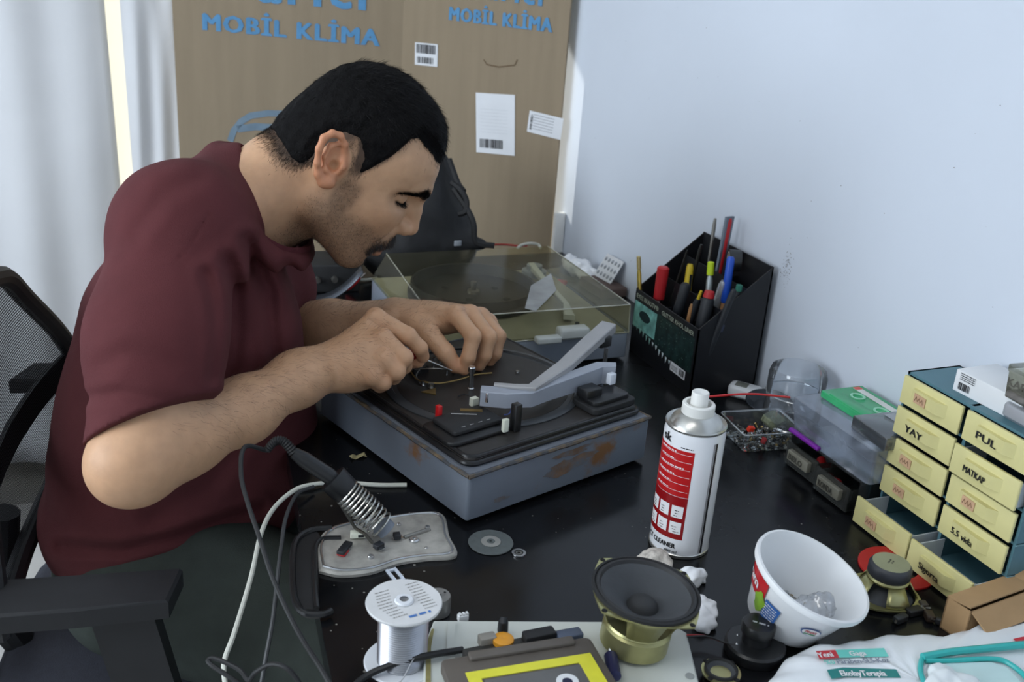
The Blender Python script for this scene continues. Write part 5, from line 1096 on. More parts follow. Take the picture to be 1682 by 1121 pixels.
for col in (0, 1):
    for row in range(5):
        yc = KW*0.75 if col == 0 else KW*0.25; zc = KH-RH*(row+0.5); out = 0.030 if row == 4 and col == 0 else (0.034 if row == 4 else (0.006 if (col, row) == (1, 1) else 0.0))
        dwx = MB().rbox((-out+0.0005, yc, zc), (0.004, DWY, RH-0.005), 0.0008, 0.0006, 1); dw = dwx.build('drawer', M_CREAM, cab)
        if out > 0.004: 
            bb = MB()
            for yy in (-DWY/2+0.004, DWY/2-0.004): bb.box((0.022-out, yc+yy, zc-0.002), (0.042, 0.0016, RH-0.011))
            bb.box((0.022-out, yc, zc-RH/2+0.0055), (0.042, DWY-0.008, 0.0016)); bb.build('drawer_box', mat('clear_grey_tray', (190, 198, 204), 0.4, var=0.06), dw, smooth=False)
        hw, hh = 0.048, 0.015
        hd = MB().loft([[(x_, yc+y_, zc+0.001+z_) for x_, y_, z_ in r_] for r_ in (
            [(-out-0.0015, -hw/2, -hh/2), (-out-0.0015, hw/2, -hh/2), (-out-0.0015, hw/2, hh/2), (-out-0.0015, -hw/2, hh/2)],
            [(-out-0.008, -hw/2+0.010, -hh/2+0.0015), (-out-0.006, hw/2-0.001, -hh/2+0.0015), (-out-0.006, hw/2-0.001, hh/2), (-out-0.008, -hw/2+0.010, hh/2)])]).build('handle', M_CREAM, dw, smooth=False)
        nm = names.get((col, row)); X = frame((-out-0.0078, yc+hw/2-0.004, zc-0.0045), (-0.002/0.034, -1, 0), (0, 0, 1)); X = frame((-out-0.0064, yc+hw/2-0.003, zc-0.004), (-0.0022, -0.035, 0), (0, 0, 1))
        if nm: text_mb(nm, 0.0078 if len(nm) < 5 else 0.0070, 0.05, min(0.030, 0.0085*len(nm)+0.002), 0.0006).xf(X).build('handwriting', M_PEN, hd, smooth=False)
        else:
            MB().box((0.012, 0.0045, 0.0004), (0.018, 0.0105, 0.0006)).xf(X).build('faded_label', M_PINK, hd, smooth=False)
            r_ = random.Random(row*2+col); scr = MB().tube([(0.005+0.0022*k, 0.0045+(0.003 if k % 2 else -0.003)*r_.uniform(0.6, 1), 0.0009) for k in range(7)], 0.0005, 4); scr.xf(X).build('faded_scrawl', M_FADE, hd)
# on top of the cabinet
ZT = DZ+KH
wb = thing('white_box', 'small white cardboard box with a barcode on top of the teal cabinet', 'box', (KX0+0.048, KY0+0.090, ZT), R(2))
MB().rbox((0, 0, 0.012), (0.058, 0.086, 0.024), 0.001, 0.0006, 1).build('carton', M_WHT, wb); X = frame((-0.0293, 0.036, 0.004), (0, -1, 0), (0, 0, 1))
barcode(0.016, 0.008, 16, 6).xf(X).build('barcode', M_INK, wb, smooth=False); lines([(0, 0.011+0.0022*i, 0.020, 0.0009) for i in range(4)], 0.0004, 3).xf(X).build('fine_print', M_INK, wb, smooth=False)
rc = thing('remote_control', 'silver remote control with rubber keys lying on the teal cabinet', 'remote control', (KX0+0.026, KY0+0.010, ZT), R(0))
MB().rbox((0.012, 0.018, 0.009), (0.046, 0.074, 0.018), 0.006, 0.004, 4).build('case', mat('silver_plastic', (176, 178, 184), 0.35, 0.4, var=0.05), rc)
for i in range(3):
    for j in range(4): MB().rbox((0.000+0.012*i, 0.042-0.014*j, 0.0192), (0.009, 0.010, 0.003), 0.0015, 0.001, 2).build('key', mat('grey_key', (150, 154, 160), 0.4), rc)
cb = thing('clear_box', 'hinged clear plastic box holding a brass jack on top of the cabinet', 'box', (KX0+0.038, KY0+0.022, ZT+0.0242), R(-4))
MBX = clear('clear_box_wall', (226, 226, 214), 0.3, 0.08, haze=0.13, hazecol=(200, 198, 184))
MB().loft([ringr(0.058, 0.080, 0.0, 0.004), ringr(0.060, 0.084, 0.026, 0.004), ringr(0.061, 0.085, 0.027, 0.004)], True, False).build('box_wall', MBX, cb)
MB().loft([ringr(0.062, 0.086, 0.0272, 0.004), ringr(0.062, 0.086, 0.0330, 0.004), ringr(0.056, 0.080, 0.0345, 0.004)], False, True).build('box_lid', MBX, cb)
text_mb('KART', 0.008, 0.06, 0.032, 0.0004).xf(frame((-0.0312, 0.036, 0.014), (0.0, -1, 0), (0.0, 0, 1))).build('handwriting', mat('faded_marker', (84, 82, 74), 0.7), cb, smooth=False)
jk = thing('brass_jack', 'brass audio jack with a yellow sleeve inside the clear box', 'connector', (KX0+0.030, KY0+0.030, ZT+0.038), R(-76))
MB().tube([(-0.012, 0, 0), (-0.004, 0, 0), (0.004, 0, 0), (0.010, 0, 0)], [0.0025, 0.0045, 0.0048, 0.0046], 14).build('plug', mat('bright_brass', (222, 176, 96), 0.22, 0.95), jk)
MB().tube([(0.010, 0, 0), (0.014, 0, 0)], [0.0048, 0.0048], 14).build('band', M_DKP, jk); MB().tube([(0.014, 0, 0), (0.036, 0, 0)], [0.0050, 0.0046], 14).build('sleeve', mat('amber_sleeve', (206, 168, 70), 0.35), jk)
q_ = thing('circuit_scrap', 'dark grey electronic scrap lying in the clear box under the jack', 'electronics', (KX0+0.030, KY0+0.026, ZT+0.0252)); MB().rbox((0, 0, 0.004), (0.046, 0.066, 0.007), 0.003, 0.002, 3).build('board', mat('grey_scrap', (104, 100, 96), 0.6, var=0.3, scale=120), q_)

# ------------------------------------------------------------------ clear organisers with cassettes on top
QX, QY = 0.800, 0.805
oc = thing('clear_drawer_unit', 'low clear plastic drawer unit with labelled drawers on the desk', 'drawer unit', (QX, QY, DZ))
M_CD = clear('smoky_drawer', (176, 180, 178), 0.25, 0.10, haze=0.16, hazecol=(120, 122, 118)); M_CD2 = clear('smoky_case', (190, 194, 196), 0.25, 0.10, haze=0.08, hazecol=(150, 152, 152))
W1, D1, H1 = 0.098, 0.134, 0.044
b = MB(); b.box((W1/2, D1/2, 0.001), (W1, D1, 0.002)); b.box((W1/2, D1/2, H1-0.001), (W1, D1, 0.002)); b.box((W1/2, 0.001, H1/2), (W1, 0.002, H1-0.004)); b.box((W1/2, D1-0.001, H1/2), (W1, 0.002, H1-0.004)); b.box((W1/2+0.006, D1/2, H1/2), (W1-0.014, 0.002, H1-0.004)); b.build('case', M_CD2, oc, smooth=False)
for i in range(2):
    yc = D1*(0.75-0.5*i); ox = -0.006-0.006*i
    dr_ = MB().box((ox+0.001, yc, H1/2-0.003), (0.002, D1/2-0.006, H1-0.014)).box((ox+0.030, yc-D1/4+0.006, H1/2-0.005), (0.058, 0.0015, H1-0.018)).box((ox+0.030, yc+D1/4-0.006, H1/2-0.005), (0.058, 0.0015, H1-0.018)).box((ox+0.030, yc, 0.0035), (0.058, D1/2-0.010, 0.0015)).build('drawer', M_CD, oc, smooth=False)
    tg = MB().rbox((ox-0.003, yc, H1/2-0.001), (0.007, 0.040, 0.014), 0.001, 0.001, 2).build('handle', mat('taped_handle', (118, 116, 104), 0.55, var=0.1, scale=60), dr_)
    text_mb(('BIBLO', 'KONDA')[i], 0.0075, 0.05, 0.026, 0.0003).xf(frame((ox-0.0068, yc+0.016, H1/2-0.005), (0, -1, 0), (0, 0, 1))).build('handwriting', mat('dark_marker', (60, 58, 52), 0.7), tg, smooth=False)
for i, (y_, x_, c_, nm) in enumerate(((0.098, 0.010, (222, 84, 30), 'orange'), (0.084, 0.014, (200, 30, 34), 'red'), (0.048, 0.016, (170, 30, 36), 'dark red'), (0.076, 0.030, (196, 40, 40), 'bright red'))):
    q_ = thing('capacitor', nm+' electronic part lying in the clear drawer unit', 'component', (QX+x_, QY+y_, DZ+0.006+0.008*(i % 2)), i); MB().tube([(0, 0, 0.006), (0.004, 0, 0.006), (0.014, 0, 0.006), (0.016, 0, 0.006)], [0.004, 0.006, 0.006, 0.004], 12).build('can', mat('comp_%d' % i, c_, 0.4), q_); MB().tube([(0.016, 0, 0.006), (0.024, 0.002, 0.003)], 0.0005, 5).build('lead', M_STEEL, q_)
ub = thing('clear_case', 'tall clear plastic case with a purple latch on top of the drawer unit', 'case', (QX-0.002, QY-0.012, DZ+H1+0.0004))
M_UB = clear('frosted_case', (214, 220, 228), 0.25, 0.12, haze=0.30, hazecol=(186, 194, 208)); W2, D2, H2 = 0.098, 0.152, 0.048
MB().loft([ringr(W2-0.008, D2-0.008, 0.0, 0.006), ringr(W2, D2, 0.030, 0.006), ringr(W2, D2, 0.0315, 0.006)], True, False).xf(Matrix.Translation((W2/2, D2/2, 0))).build('box_wall', M_UB, ub)
MB().loft([ringr(W2+0.002, D2+0.002, 0.0310, 0.006), ringr(W2+0.002, D2+0.002, H2-0.002, 0.006), ringr(W2-0.003, D2-0.003, H2, 0.006)], False, True).xf(Matrix.Translation((W2/2, D2/2, 0))).build('box_lid', M_UB, ub)
lt = [onz(1325, 703, 0.058)-np.array(ub.location), onz(1340, 722, 0.054)-np.array(ub.location), onz(1368, 736, 0.052)-np.array(ub.location)]
MB().rbox((-0.004, D2-0.038, 0.006), (0.007, 0.058, 0.006), 0.002, 0.002, 3).build('latch', mat('purple_plastic', (118, 32, 150), 0.35, var=0.06), ub)
zt2 = DZ+H1+H2+0.001
def cassette(name, label, loc, rz, shell, lab, window, body_m):
    c_ = thing(name, label, 'cassette', loc, rz); MB().rbox((0, 0, 0.0045), (0.064, 0.100, 0.0088), 0.002, 0.0008, 2).build('shell', body_m, c_)
    MB().rbox((-0.021, 0, 0.0052), (0.020, 0.072, 0.0110), 0.002, 0.001, 2).build('head_block', body_m, c_)
    if lab: MB().box((0.019, 0, 0.0092), (0.010, 0.090, 0.0004)).build('paper_strip', lab, c_, smooth=False)
    for s_ in (-1, 1):
        MB().lathe([(0.0065, 0.0), (0.0095, 0.0), (0.0095, 0.0012), (0.0065, 0.0012), (0.0065, 0.0)], 20, (0.002, s_*0.0215, 0.0088)).build('hub', window, c_)
    for s_ in (-1, 1): MB().box((0.019, s_*0.0425, 0.0097), (0.0102, 0.007, 0.0003)).build('strip_end', mat('coral_print', (214, 92, 84), 0.5), c_, smooth=False)
    return c_
gm = mat('green_clear_plastic', (56, 172, 112), 0.25, var=0.10, scale=40, spec=0.6)
cassette('cassette_tape', 'translucent green cassette tape on the clear case by the wall', (QX+0.060, QY+0.078, zt2), R(0), gm, mat('white_strip', (220, 220, 216), 0.5), mat('pale_green', (150, 214, 180), 0.3), gm)
for i in range(4): pass
gc = thing('cassette_case', 'smoky grey cassette case lying on the clear case beside the cabinet', 'cassette case', (QX+0.040, QY+0.010, zt2), R(-3))
MB().rbox((0, 0, 0.0085), (0.070, 0.062, 0.016), 0.0015, 0.0008, 2).build('case', clear('smoky_grey', (160, 166, 170), 0.35, 0.08, haze=0.35, hazecol=(126, 132, 138)), gc)
MB().rbox((0.002, 0, 0.0075), (0.060, 0.054, 0.009), 0.002, 0.001, 2).build('inner_tape', mat('dark_grey_tape', (58, 60, 62), 0.4), gc)
MB().box((0.012, 0.0, 0.01685), (0.014, 0.050, 0.0006)).build('paper_strip', mat('grey_strip', (170, 174, 180), 0.5), gc, smooth=False)

# ------------------------------------------------------------------ plastic tub, leaning
axis = np.array([0.22, -0.26, 0.94]); axis = axis/np.linalg.norm(axis); r0, r1 = 0.036, 0.0535
HTB = 0.062; TBc = onz(1336, 944, HTB*axis[2]+r0*math.sqrt(1-axis[2]**2)+0.0006); tubo = TBc-axis*HTB
tub = thing('plastic_tub', 'white yoghurt tub with a red label leaning over and holding small bulbs', 'tub', tubo)
Xt = Vector((0, 0, 1)).rotation_difference(Vector(axis)); tub.rotation_mode = 'QUATERNION'; tub.rotation_quaternion = Xt
M_TUB = mat('white_tub', (234, 236, 238), 0.35, var=0.02, spec=0.5, sss=0.0)
MB().lathe([(0.0, 0.0), (r0-0.002, 0.0), (r0, 0.002), (r1-0.001, HTB-0.006), (r1+0.0035, HTB-0.006), (r1+0.0042, HTB-0.003), (r1+0.0035, HTB), (r1+0.001, HTB+0.0004), (r1-0.001, HTB-0.003), (r0-0.0012, 0.004), (0.0, 0.0035)], 64).build('tub_wall', M_TUB, tub)
tw = tub.children[0]; inv = Xt.inverted(); vdir = inv @ Vector(CAMP-tubo); aV = math.atan2(vdir.y, vdir.x)
def tubwrap(mb, a0, z0, name, m, off=0.0):
    def g(x, y, z):
        zz = z0+y; r_ = r0+(r1-r0)*zz/(HTB-0.006)+0.0003+z+off; a = aV+a0+x/0.047; return (r_*math.cos(a), r_*math.sin(a), zz)
    return mb.map(g).build(name, m, tw)
tubwrap(grid_patch(0.076, 0.024, 30, 4), R(-120), 0.028, 'red_band', mat('tub_red', (190, 24, 34), 0.35, var=0.06))
tubwrap(text_mb('ikram', 0.010, 0.06, 0.036), R(-86), 0.035, 'lettering', M_WPRINT, 0.0004)
def leafp(w, h): return MB().add([(w*0.5+w*0.5*math.cos(a)*(1+0.2*math.sin(5*a)), h*0.5+h*0.5*math.sin(a)*(1+0.15*math.cos(4*a)), 0.0004) for a in [6.283*i/18 for i in range(18)]], [tuple(range(18))])
tubwrap(leafp(0.016, 0.022), R(-42), 0.016, 'printed_leaf', mat('leaf_green', (132, 176, 44), 0.4, var=0.2, scale=80), 0.0003); tubwrap(leafp(0.014, 0.018), R(-108), 0.018, 'printed_leaf', mat('leaf_green', (132, 176, 44)), 0.0003)
tubwrap(grid_patch(0.017, 0.022, 6, 3), R(-24), 0.016, 'blue_panel', mat('tub_blue', (58, 108, 180), 0.4, var=0.06), 0.0002)
tubwrap(lines([(0.001, 0.002+0.003*i, 0.014, 0.0011) for i in range(6)], 0.0005, 3), R(-24), 0.017, 'fine_print', M_WPRINT, 0.0004)
tubwrap(MB().add([(0.010+0.010*math.cos(a), 0.006+0.006*math.sin(a), 0.0002) for a in [6.283*i/24 for i in range(24)]], [tuple(range(24))]), R(24), 0.028, 'oval_badge', mat('badge_blue', (58, 96, 160), 0.4)); tubwrap(MB().add([(0.010+0.0088*math.cos(a), 0.006+0.0050*math.sin(a), 0.0004) for a in [6.283*i/24 for i in range(24)]], [tuple(range(24))]), R(24), 0.028, 'oval_badge', M_WPRINT, 0.0002)
tubwrap(text_mb('PINAR', 0.0034, 0.04, 0.011), R(29), 0.0332, 'lettering', mat('badge_red', (190, 40, 40), 0.4), 0.0006); tubwrap(quad(0.012, 0.0018), R(29), 0.0300, 'badge_stripe', mat('badge_green', (46, 130, 72), 0.4), 0.0006)
def in_tub(x, y, z): return np.array(tubo)+np.array(Xt @ Vector((x, y, z)))
lx, ly = math.cos(aV), math.sin(aV)
def tubpt(toward, side, z): return in_tub(lx*toward+ly*side*-1, ly*toward+lx*side, z)
for i, (a, s_, z, w) in enumerate(((-0.018, 0.018, 0.0075, 0), (-0.014, 0.009, 0.0075, 1), (-0.020, -0.002, 0.0075, 2), (-0.026, 0.006, 0.0075, 3))):
    q_ = thing('fuse', ('glass fuse nearest the tub wall', 'glass fuse beside another in the white tub', 'small metal fuse cap in the middle of the tub', 'thin glass fuse at the back of the tub floor')[i], 'fuse', tubpt(a, -s_, z), i*1.3+0.4)
    MB().cyl((-0.006, 0, 0), (0.006, 0, 0), 0.0020, None, 10).build('glass', clear('fuse_glass', (220, 226, 226), 0.4, 0.03, haze=0.15), q_)
    for s2 in (-1, 1): MB().cyl((s2*0.0045, 0, 0), (s2*0.0085, 0, 0), 0.0025, None, 10).build('cap', M_STEEL, q_)
q_ = thing('relay', 'grey metal component lying in the white tub', 'component', tubpt(-0.010, -0.001, 0.0060), 0.5); MB().rbox((0, 0, 0.006), (0.016, 0.012, 0.012), 0.002, 0.001, 2).build('body', M_DULL, q_); MB().cyl((0.006, 0, 0.008), (0.012, 0.002, 0.008), 0.0022).build('tip', M_BRASS, q_)
# crumpled clear bag inside the tub
bgp = Solid(); 
for a, s_, z, r_ in ((0.008, 0.014, 0.022, 0.015), (0.000, 0.020, 0.028, 0.015), (-0.010, 0.018, 0.022, 0.013), (0.012, 0.006, 0.018, 0.011), (-0.004, 0.024, 0.042, 0.009)): bgp.ell(tubpt(a, s_, z), (r_, r_*0.9, r_), None, 0.012)
bgp.post.append(lambda P, d: d - 0.0022*vnoise(P.astype(float), 260, 3) - 0.0012*vnoise(P.astype(float), 600, 4))
lo_ = np.array(tubpt(0, 0.01, 0.03)); v_, q4 = bgp.mesh(lo_-0.06, lo_+0.06, 0.0022, nb=16); q_ = thing('plastic_bag', 'crumpled clear plastic bag stuffed in the white tub', 'bag', lo_); np_mesh('bag_film', v_-lo_, q4, clear('bag_film', (238, 240, 243), 0.35, 0.12, haze=0.22, hazecol=(225, 226, 230)), q_)
# ------------------------------------------------------------------ loudspeakers
def speaker(name, label, loc, rz, R_, H_, up=True, flip=False, rot=None):
    """round-coned driver: square gasket frame, basket, magnet. Local z = axis, cone at the top"""
    s_ = thing(name, label, 'speaker', loc, rz, rot=rot); M_ZN = mat('zinc_passivated', (172, 168, 120), 0.32, 0.75, var=0.18, scale=30); M_GAS = mat('black_gasket', (30, 31, 33), 0.7); M_CONE = mat('grey_paper_cone', (66, 69, 73), 0.75, var=0.10, scale=30, bump=0.15)
    n = 48; fr_ = []
    for i in range(n):
        a = 6.283*i/n; sq = max(abs(math.cos(a+math.pi/4)), abs(math.sin(a+math.pi/4))); r_ = min(R_*1.04/ (sq**0.55)*0.86+0.004, R_*1.18); fr_.append((r_*math.cos(a), r_*math.sin(a)))
    ri = [(R_*0.90*math.cos(6.283*i/n), R_*0.90*math.sin(6.283*i/n)) for i in range(n)]
    b = MB(); z1 = H_-0.003
    b.loft([[(x, y, z1-0.0016) for x, y in ri], [(x, y, z1-0.0016) for x, y in fr_], [(x, y, z1) for x, y in fr_], [(x, y, z1) for x, y in ri]], False, False).build('frame', M_ZN, s_)
    MB().lathe([(R_*1.0, z1), (R_*1.0, z1+0.0028), (R_*0.955, z1+0.0032), (R_*0.93, z1+0.0005)], 56).build('gasket', M_GAS, s_)
    MB().lathe([(R_*0.955, z1+0.001), (R_*0.92, z1+0.0030), (R_*0.87, z1+0.0032), (R_*0.83, z1+0.0005)], 56).build('surround', mat('black_foam_surround', (38, 39, 41), 0.6), s_)
    MB().lathe([(R_*0.84, z1+0.0008), (R_*0.6, z1-R_*0.14), (R_*0.30, z1-R_*0.32), (R_*0.29, z1-R_*0.33)], 56).build('cone', M_CONE, s_)
    MB().lathe([(R_*0.30, z1-R_*0.33), (R_*0.26, z1-R_*0.24), (R_*0.18, z1-R_*0.175), (R_*0.0, z1-R_*0.15)], 40).build('dust_cap', mat('dark_dust_cap', (46, 47, 49), 0.7), s_)
    hb_ = H_*0.42
    for k in range(4):
        a = 6.283*k/4+0.785; w = 0.42; vs = []
        for rr, zz in ((R_*0.94, z1-0.0016), (R_*0.86, z1-0.006), (R_*0.62, hb_+0.002)):
            vs.append([(rr*math.cos(a+t), rr*math.sin(a+t), zz) for t in (-w, -w/2, 0, w/2, w)])
        q_ = MB(); q_.add([p for r_ in vs for p in r_], [(i*5+j, i*5+j+1, (i+1)*5+j+1, (i+1)*5+j) for i in range(2) for j in range(4)]); o_ = q_.build('basket_rib', M_ZN, s_); md = o_.modifiers.new('t', 'SOLIDIFY'); md.thickness = 0.001
    MB().lathe([(0, hb_+0.002), (R_*0.62, hb_+0.002), (R_*0.64, hb_), (R_*0.60, hb_-0.002), (0, hb_-0.002)], 40).build('basket_back', M_ZN, s_)
    MB().lathe([(R_*0.60, hb_-0.002), (R_*0.64, hb_-0.004), (R_*0.64, 0.004), (R_*0.60, 0.002), (R_*0.55, 0.0), (0, 0.0)], 40).build('magnet', M_ZN if not flip else mat('dark_ferrite', (58, 60, 66), 0.45, var=0.1), s_)
    for k in range(4): a = 6.283*k/4; MB().lathe([(0, 0), (0.0026, 0), (0.0026, 0.0004), (0, 0.0004)], 10, (R_*1.10*math.cos(a), R_*1.10*math.sin(a), z1)).build('screw_hole', mat('hole_black', (14, 14, 15)), s_)
    return s_
p = onz(1048, 1082, 0.012)
s1_ = speaker('loudspeaker', 'round loudspeaker with its grey cone facing up on the pale panel', (0.4235, 0.655, DZ+0.0125), R(20), 0.0490, 0.062, rot=(R(4), R(3), R(20)))
for (u, v) in ((1030, 950), (1090, 975)):
    P_ = onz(u, v, 0.066); 
# face-down speaker by the cabinet: magnet on top
s2_ = speaker('loudspeaker', 'loudspeaker lying face down with its dark magnet up beside the tub', (0.722, 0.664, DZ+0.040), 0.4, 0.0335, 0.0395, flip=True, rot=(R(180), 0, R(30)))
lines([(0, 0, 0.009, 0.0016), (0.001, 0.0032, 0.007, 0.0016)], 0.0, 4).xf(Matrix.Translation((0.005, -0.003, -0.0004)) @ Matrix.Rotation(math.pi, 4, 'Y')).build('magnet_mark', mat('dark_marker', (60, 58, 52)), s2_, smooth=False)
MB().lathe([(0, -0.0002), (0.0185, -0.0002), (0.0185, 0.0003), (0, 0.0003)], 32).build('magnet_label', mat('olive_label', (146, 148, 118), 0.5, var=0.1), s2_)
q_ = thing('washer', 'flat red fibre ring half under the face-down speaker', 'ring', onz(1490, 925, 0.0), 0.2); MB().lathe([(0.022, 0.0005), (0.040, 0.0005), (0.040, 0.0025), (0.022, 0.0025), (0.022, 0.0005)], 44).build('ring', mat('red_fibre', (178, 28, 30), 0.5, var=0.06), q_)
q_.location = (0.770, 0.700, DZ)

# ------------------------------------------------------------------ pale radio panel with a cassette on it
pr = thing('radio_panel', 'pale plastic radio panel in the foreground under the speaker and cassette', 'panel', onz(705, 1060, 0.0))
po = np.array(pr.location)
def poly_px(pts, z, o): return [tuple((onz(u, v, z)-o)[:2]) for u, v in pts]
pan = poly_px([(712, 1021), (1100, 1023), (1128, 1040), (1162, 1180), (1160, 1300), (690, 1300), (697, 1060)], 0.010, po)
MB().prism(pan[::-1], 0.0005, 0.0110, 0.002).build('panel', mat('pale_grey_plastic', (206, 210, 204), 0.45, var=0.04, scale=15), pr)
b_ = poly_px([(735, 1024), (748, 1024), (745, 1300), (728, 1300)], 0.0115, po); MB().prism(b_[::-1], 0.0105, 0.0130, 0.0005).build('raised_rib', mat('pale_grey_plastic', (206, 210, 204)), pr)
b_ = poly_px([(700, 1060), (709, 1034), (713, 1034), (708, 1064), (706, 1300), (696, 1300)], 0.0112, po); MB().prism(b_[::-1], 0.0105, 0.0116).build('worn_edge', mat('worn_olive_edge', (146, 138, 88), 0.6, var=0.25, scale=80), pr, smooth=False)
x, y, z = onz(1133, 1112, 0.011)-po; MB().lathe([(0.0, 0.0112), (0.004, 0.0112), (0.004, 0.0120), (0.003, 0.0121), (0, 0.0118)], 16, (x, y, 0)).build('screw_boss', mat('grey_boss', (150, 154, 152), 0.5), pr)
# audio cassette, grey brown, yellow label; tilted up on the parts beneath
ca = onz(722, 1084, 0.030); cb_ = onz(968, 1046, 0.030); rzc = math.atan2(cb_[1]-ca[1], cb_[0]-ca[0]); L_ = np.linalg.norm(cb_-ca)
ct = thing('cassette_tape', 'brown-grey cassette tape with a yellow label lying on the foreground panel', 'cassette', ca, rzc); wC = L_; dC = L_*0.64
M_CAS = mat('brown_grey_shell', (92, 86, 80), 0.5, var=0.10, scale=30)
MB().rbox((wC/2, -dC/2, -0.005), (wC, dC, 0.010), 0.006, 0.0012, 4).build('shell', M_CAS, ct)
MB().rbox((wC/2+0.004, -0.004, 0.0015), (wC*0.70, 0.010, 0.004), 0.002, 0.001, 3).build('front_lip', M_CAS, ct)
yl = MB(); x0, x1, y0, y1, t_ = wC*0.12, wC*0.94, -dC*0.25, -dC*0.98, 0.011
for a in ((x0, y0-t_*0.9, x1, y0), (x0, y1, x0+t_, y0-t_*0.9), (x1-t_*1.3, y1, x1, y0-t_*0.9)): yl.box(((a[0]+a[2])/2, (a[1]+a[3])/2, 0.0004), (abs(a[2]-a[0]), abs(a[3]-a[1]), 0.0008))
yl.build('yellow_label', mat('yellow_label', (222, 218, 62), 0.5, var=0.05, scale=60), ct, smooth=False)
MB().rbox(((x0+x1)/2, (y0+y1)/2-0.006, 0.0002), (x1-x0-0.026, abs(y1-y0)-0.012, 0.0010), 0.001, 0.0003, 2).build('label_field', mat('grey_label_field', (104, 104, 104), 0.4, var=0.06), ct)
MB().lathe([(0.0045, 0.0006), (0.0095, 0.0006), (0.0095, 0.0016), (0.0045, 0.0016), (0.0045, 0.0006)], 28, (wC*0.70, -dC*0.60, 0)).build('hub', M_WHT, ct); MB().lathe([(0.0045, 0.0006), (0.0095, 0.0006), (0.0095, 0.0016), (0.0045, 0.0016), (0.0045, 0.0006)], 28, (wC*0.30, -dC*0.66, 0)).build('hub', M_WHT, ct)
MB().lathe([(0, 0.0008), (0.0046, 0.0008), (0.0046, 0.0013), (0, 0.0013)], 20, (wC*0.70, -dC*0.60, 0)).build('hub_hole', mat('navy_hole', (24, 30, 60), 0.5), ct)
# mechanism pieces tucked behind the cassette
q_ = thing('cassette_mechanism', 'tape deck mechanism with an orange wheel under the cassette', 'mechanism', onz(830, 1062, 0.011)); qo = np.array(q_.location)
def ql(u, v, z): return tuple(onz(u, v, z)-qo)
MB().rbox((0.010, -0.030, 0.004), (0.105, 0.058, 0.007), 0.003, 0.001, 2).build('base_plate', mat('grey_mech', (70, 70, 68), 0.5, 0.3, var=0.2, scale=60), q_)
p = ql(826, 1050, 0.022); MB().lathe([(0, 0), (0.009, 0), (0.0095, 0.002), (0.0095, 0.005), (0.008, 0.006), (0.002, 0.0062), (0.0, 0.0055)], 26, (p[0], p[1]-0.001, 0.007)).build('orange_wheel', mat('orange_plastic', (232, 160, 44), 0.4, var=0.05), q_)
p = ql(826, 1032, 0.02); MB().tube([(p[0], p[1], 0.006), (p[0], p[1], 0.016), (p[0]+0.001, p[1]+0.002, 0.019)], [0.005, 0.0046, 0.003], 12).build('black_knob', M_DKP, q_)
p = ql(800, 1052, 0.02); MB().rbox((p[0], p[1], 0.0095), (0.016, 0.010, 0.009), 0.002, 0.001, 2).build('bracket', mat('greige_bracket', (150, 146, 138), 0.5), q_)
p = ql(885, 1048, 0.02); MB().rbox((p[0], p[1], 0.010), (0.030, 0.012, 0.011), 0.002, 0.001, 2).build('switch_bank', M_BLK2, q_); p = ql(935, 1046, 0.02); MB().rbox((p[0], p[1], 0.009), (0.024, 0.012, 0.009), 0.002, 0.001, 2).build('slate_lever', mat('slate_plastic', (78, 88, 108), 0.5), q_)
q_ = thing('capacitor', 'dark blue capacitor between the cassette and the speaker', 'component', onz(1005, 1105, 0.0115), R(70)); MB().tube([(-0.014, 0, 0.0062), (-0.013, 0, 0.0062), (0.014, 0, 0.0062), (0.015, 0, 0.0062)], [0.004, 0.006, 0.006, 0.004], 16).build('can', mat('navy_sleeve', (34, 38, 84), 0.4), q_); MB().tube([(0.015, 0, 0.006), (0.020, 0, 0.009)], 0.002, 8).build('terminal', M_STEEL, q_)

# ------------------------------------------------------------------ solder spool, motor, discs
sb = onz(660, 1088, 0); sb = np.array([sb[0], sb[1], DZ]); spl = thing('solder_spool', 'spool of silver solder wire with a printed paper disc on top', 'spool', sb, R(10))
M_SPW = mat('white_spool_plastic', (222, 226, 232), 0.4, var=0.03); hs = zat(sb, 988); rs = 0.0325
MB().lathe([(0, 0), (rs, 0), (rs+0.001, 0.0012), (rs, 0.0026), (0.010, 0.0026)], 48, cap0=False).build('bottom_flange', M_SPW, spl)
MB().lathe([(0.010, hs-0.003), (rs, hs-0.003), (rs+0.0006, hs-0.0015), (rs, hs), (0.0052, hs), (0.0050, hs-0.006), (0, hs-0.006)], 48).build('top_flange', mat('aged_white_disc', (214, 215, 216), 0.45, var=0.05, scale=40), spl)
wz = MB(); nw = 26; prf = []
for i in range(nw):
    z = 0.0028+(hs-0.006)*i/nw; dz = (hs-0.006)/nw; prf += [(0.0212, z), (0.0222, z+dz*0.5)]
prf.append((0.0212, hs-0.003)); wz.lathe(prf, 48).build('solder_wire', mat('solder_silver', (176, 178, 184), 0.30, 0.95, var=0.10, scale=30), spl)
tf = [c for c in spl.children if c.name.startswith('top_flange')][0]
MB().lathe([(0.0052, 0.0003), (0.0085, 0.0006), (0.0075, 0.0022), (0.0040, 0.0024)], 24, (0, 0, hs)).build('hub_boss', M_SPW, tf)
r_ = random.Random(6); lines([(x_, y_, w_, 0.0008) for y_ in [-0.018+0.0042*k for k in range(10)] for x_, w_ in ((-0.024+abs(y_)*0.3, 0.013), (0.011, 0.012))], 0.0, 7).xf(Matrix.Translation((0, 0, hs+0.0003))).build('fine_print', mat('faint_print', (120, 118, 114), 0.6), tf, smooth=False)
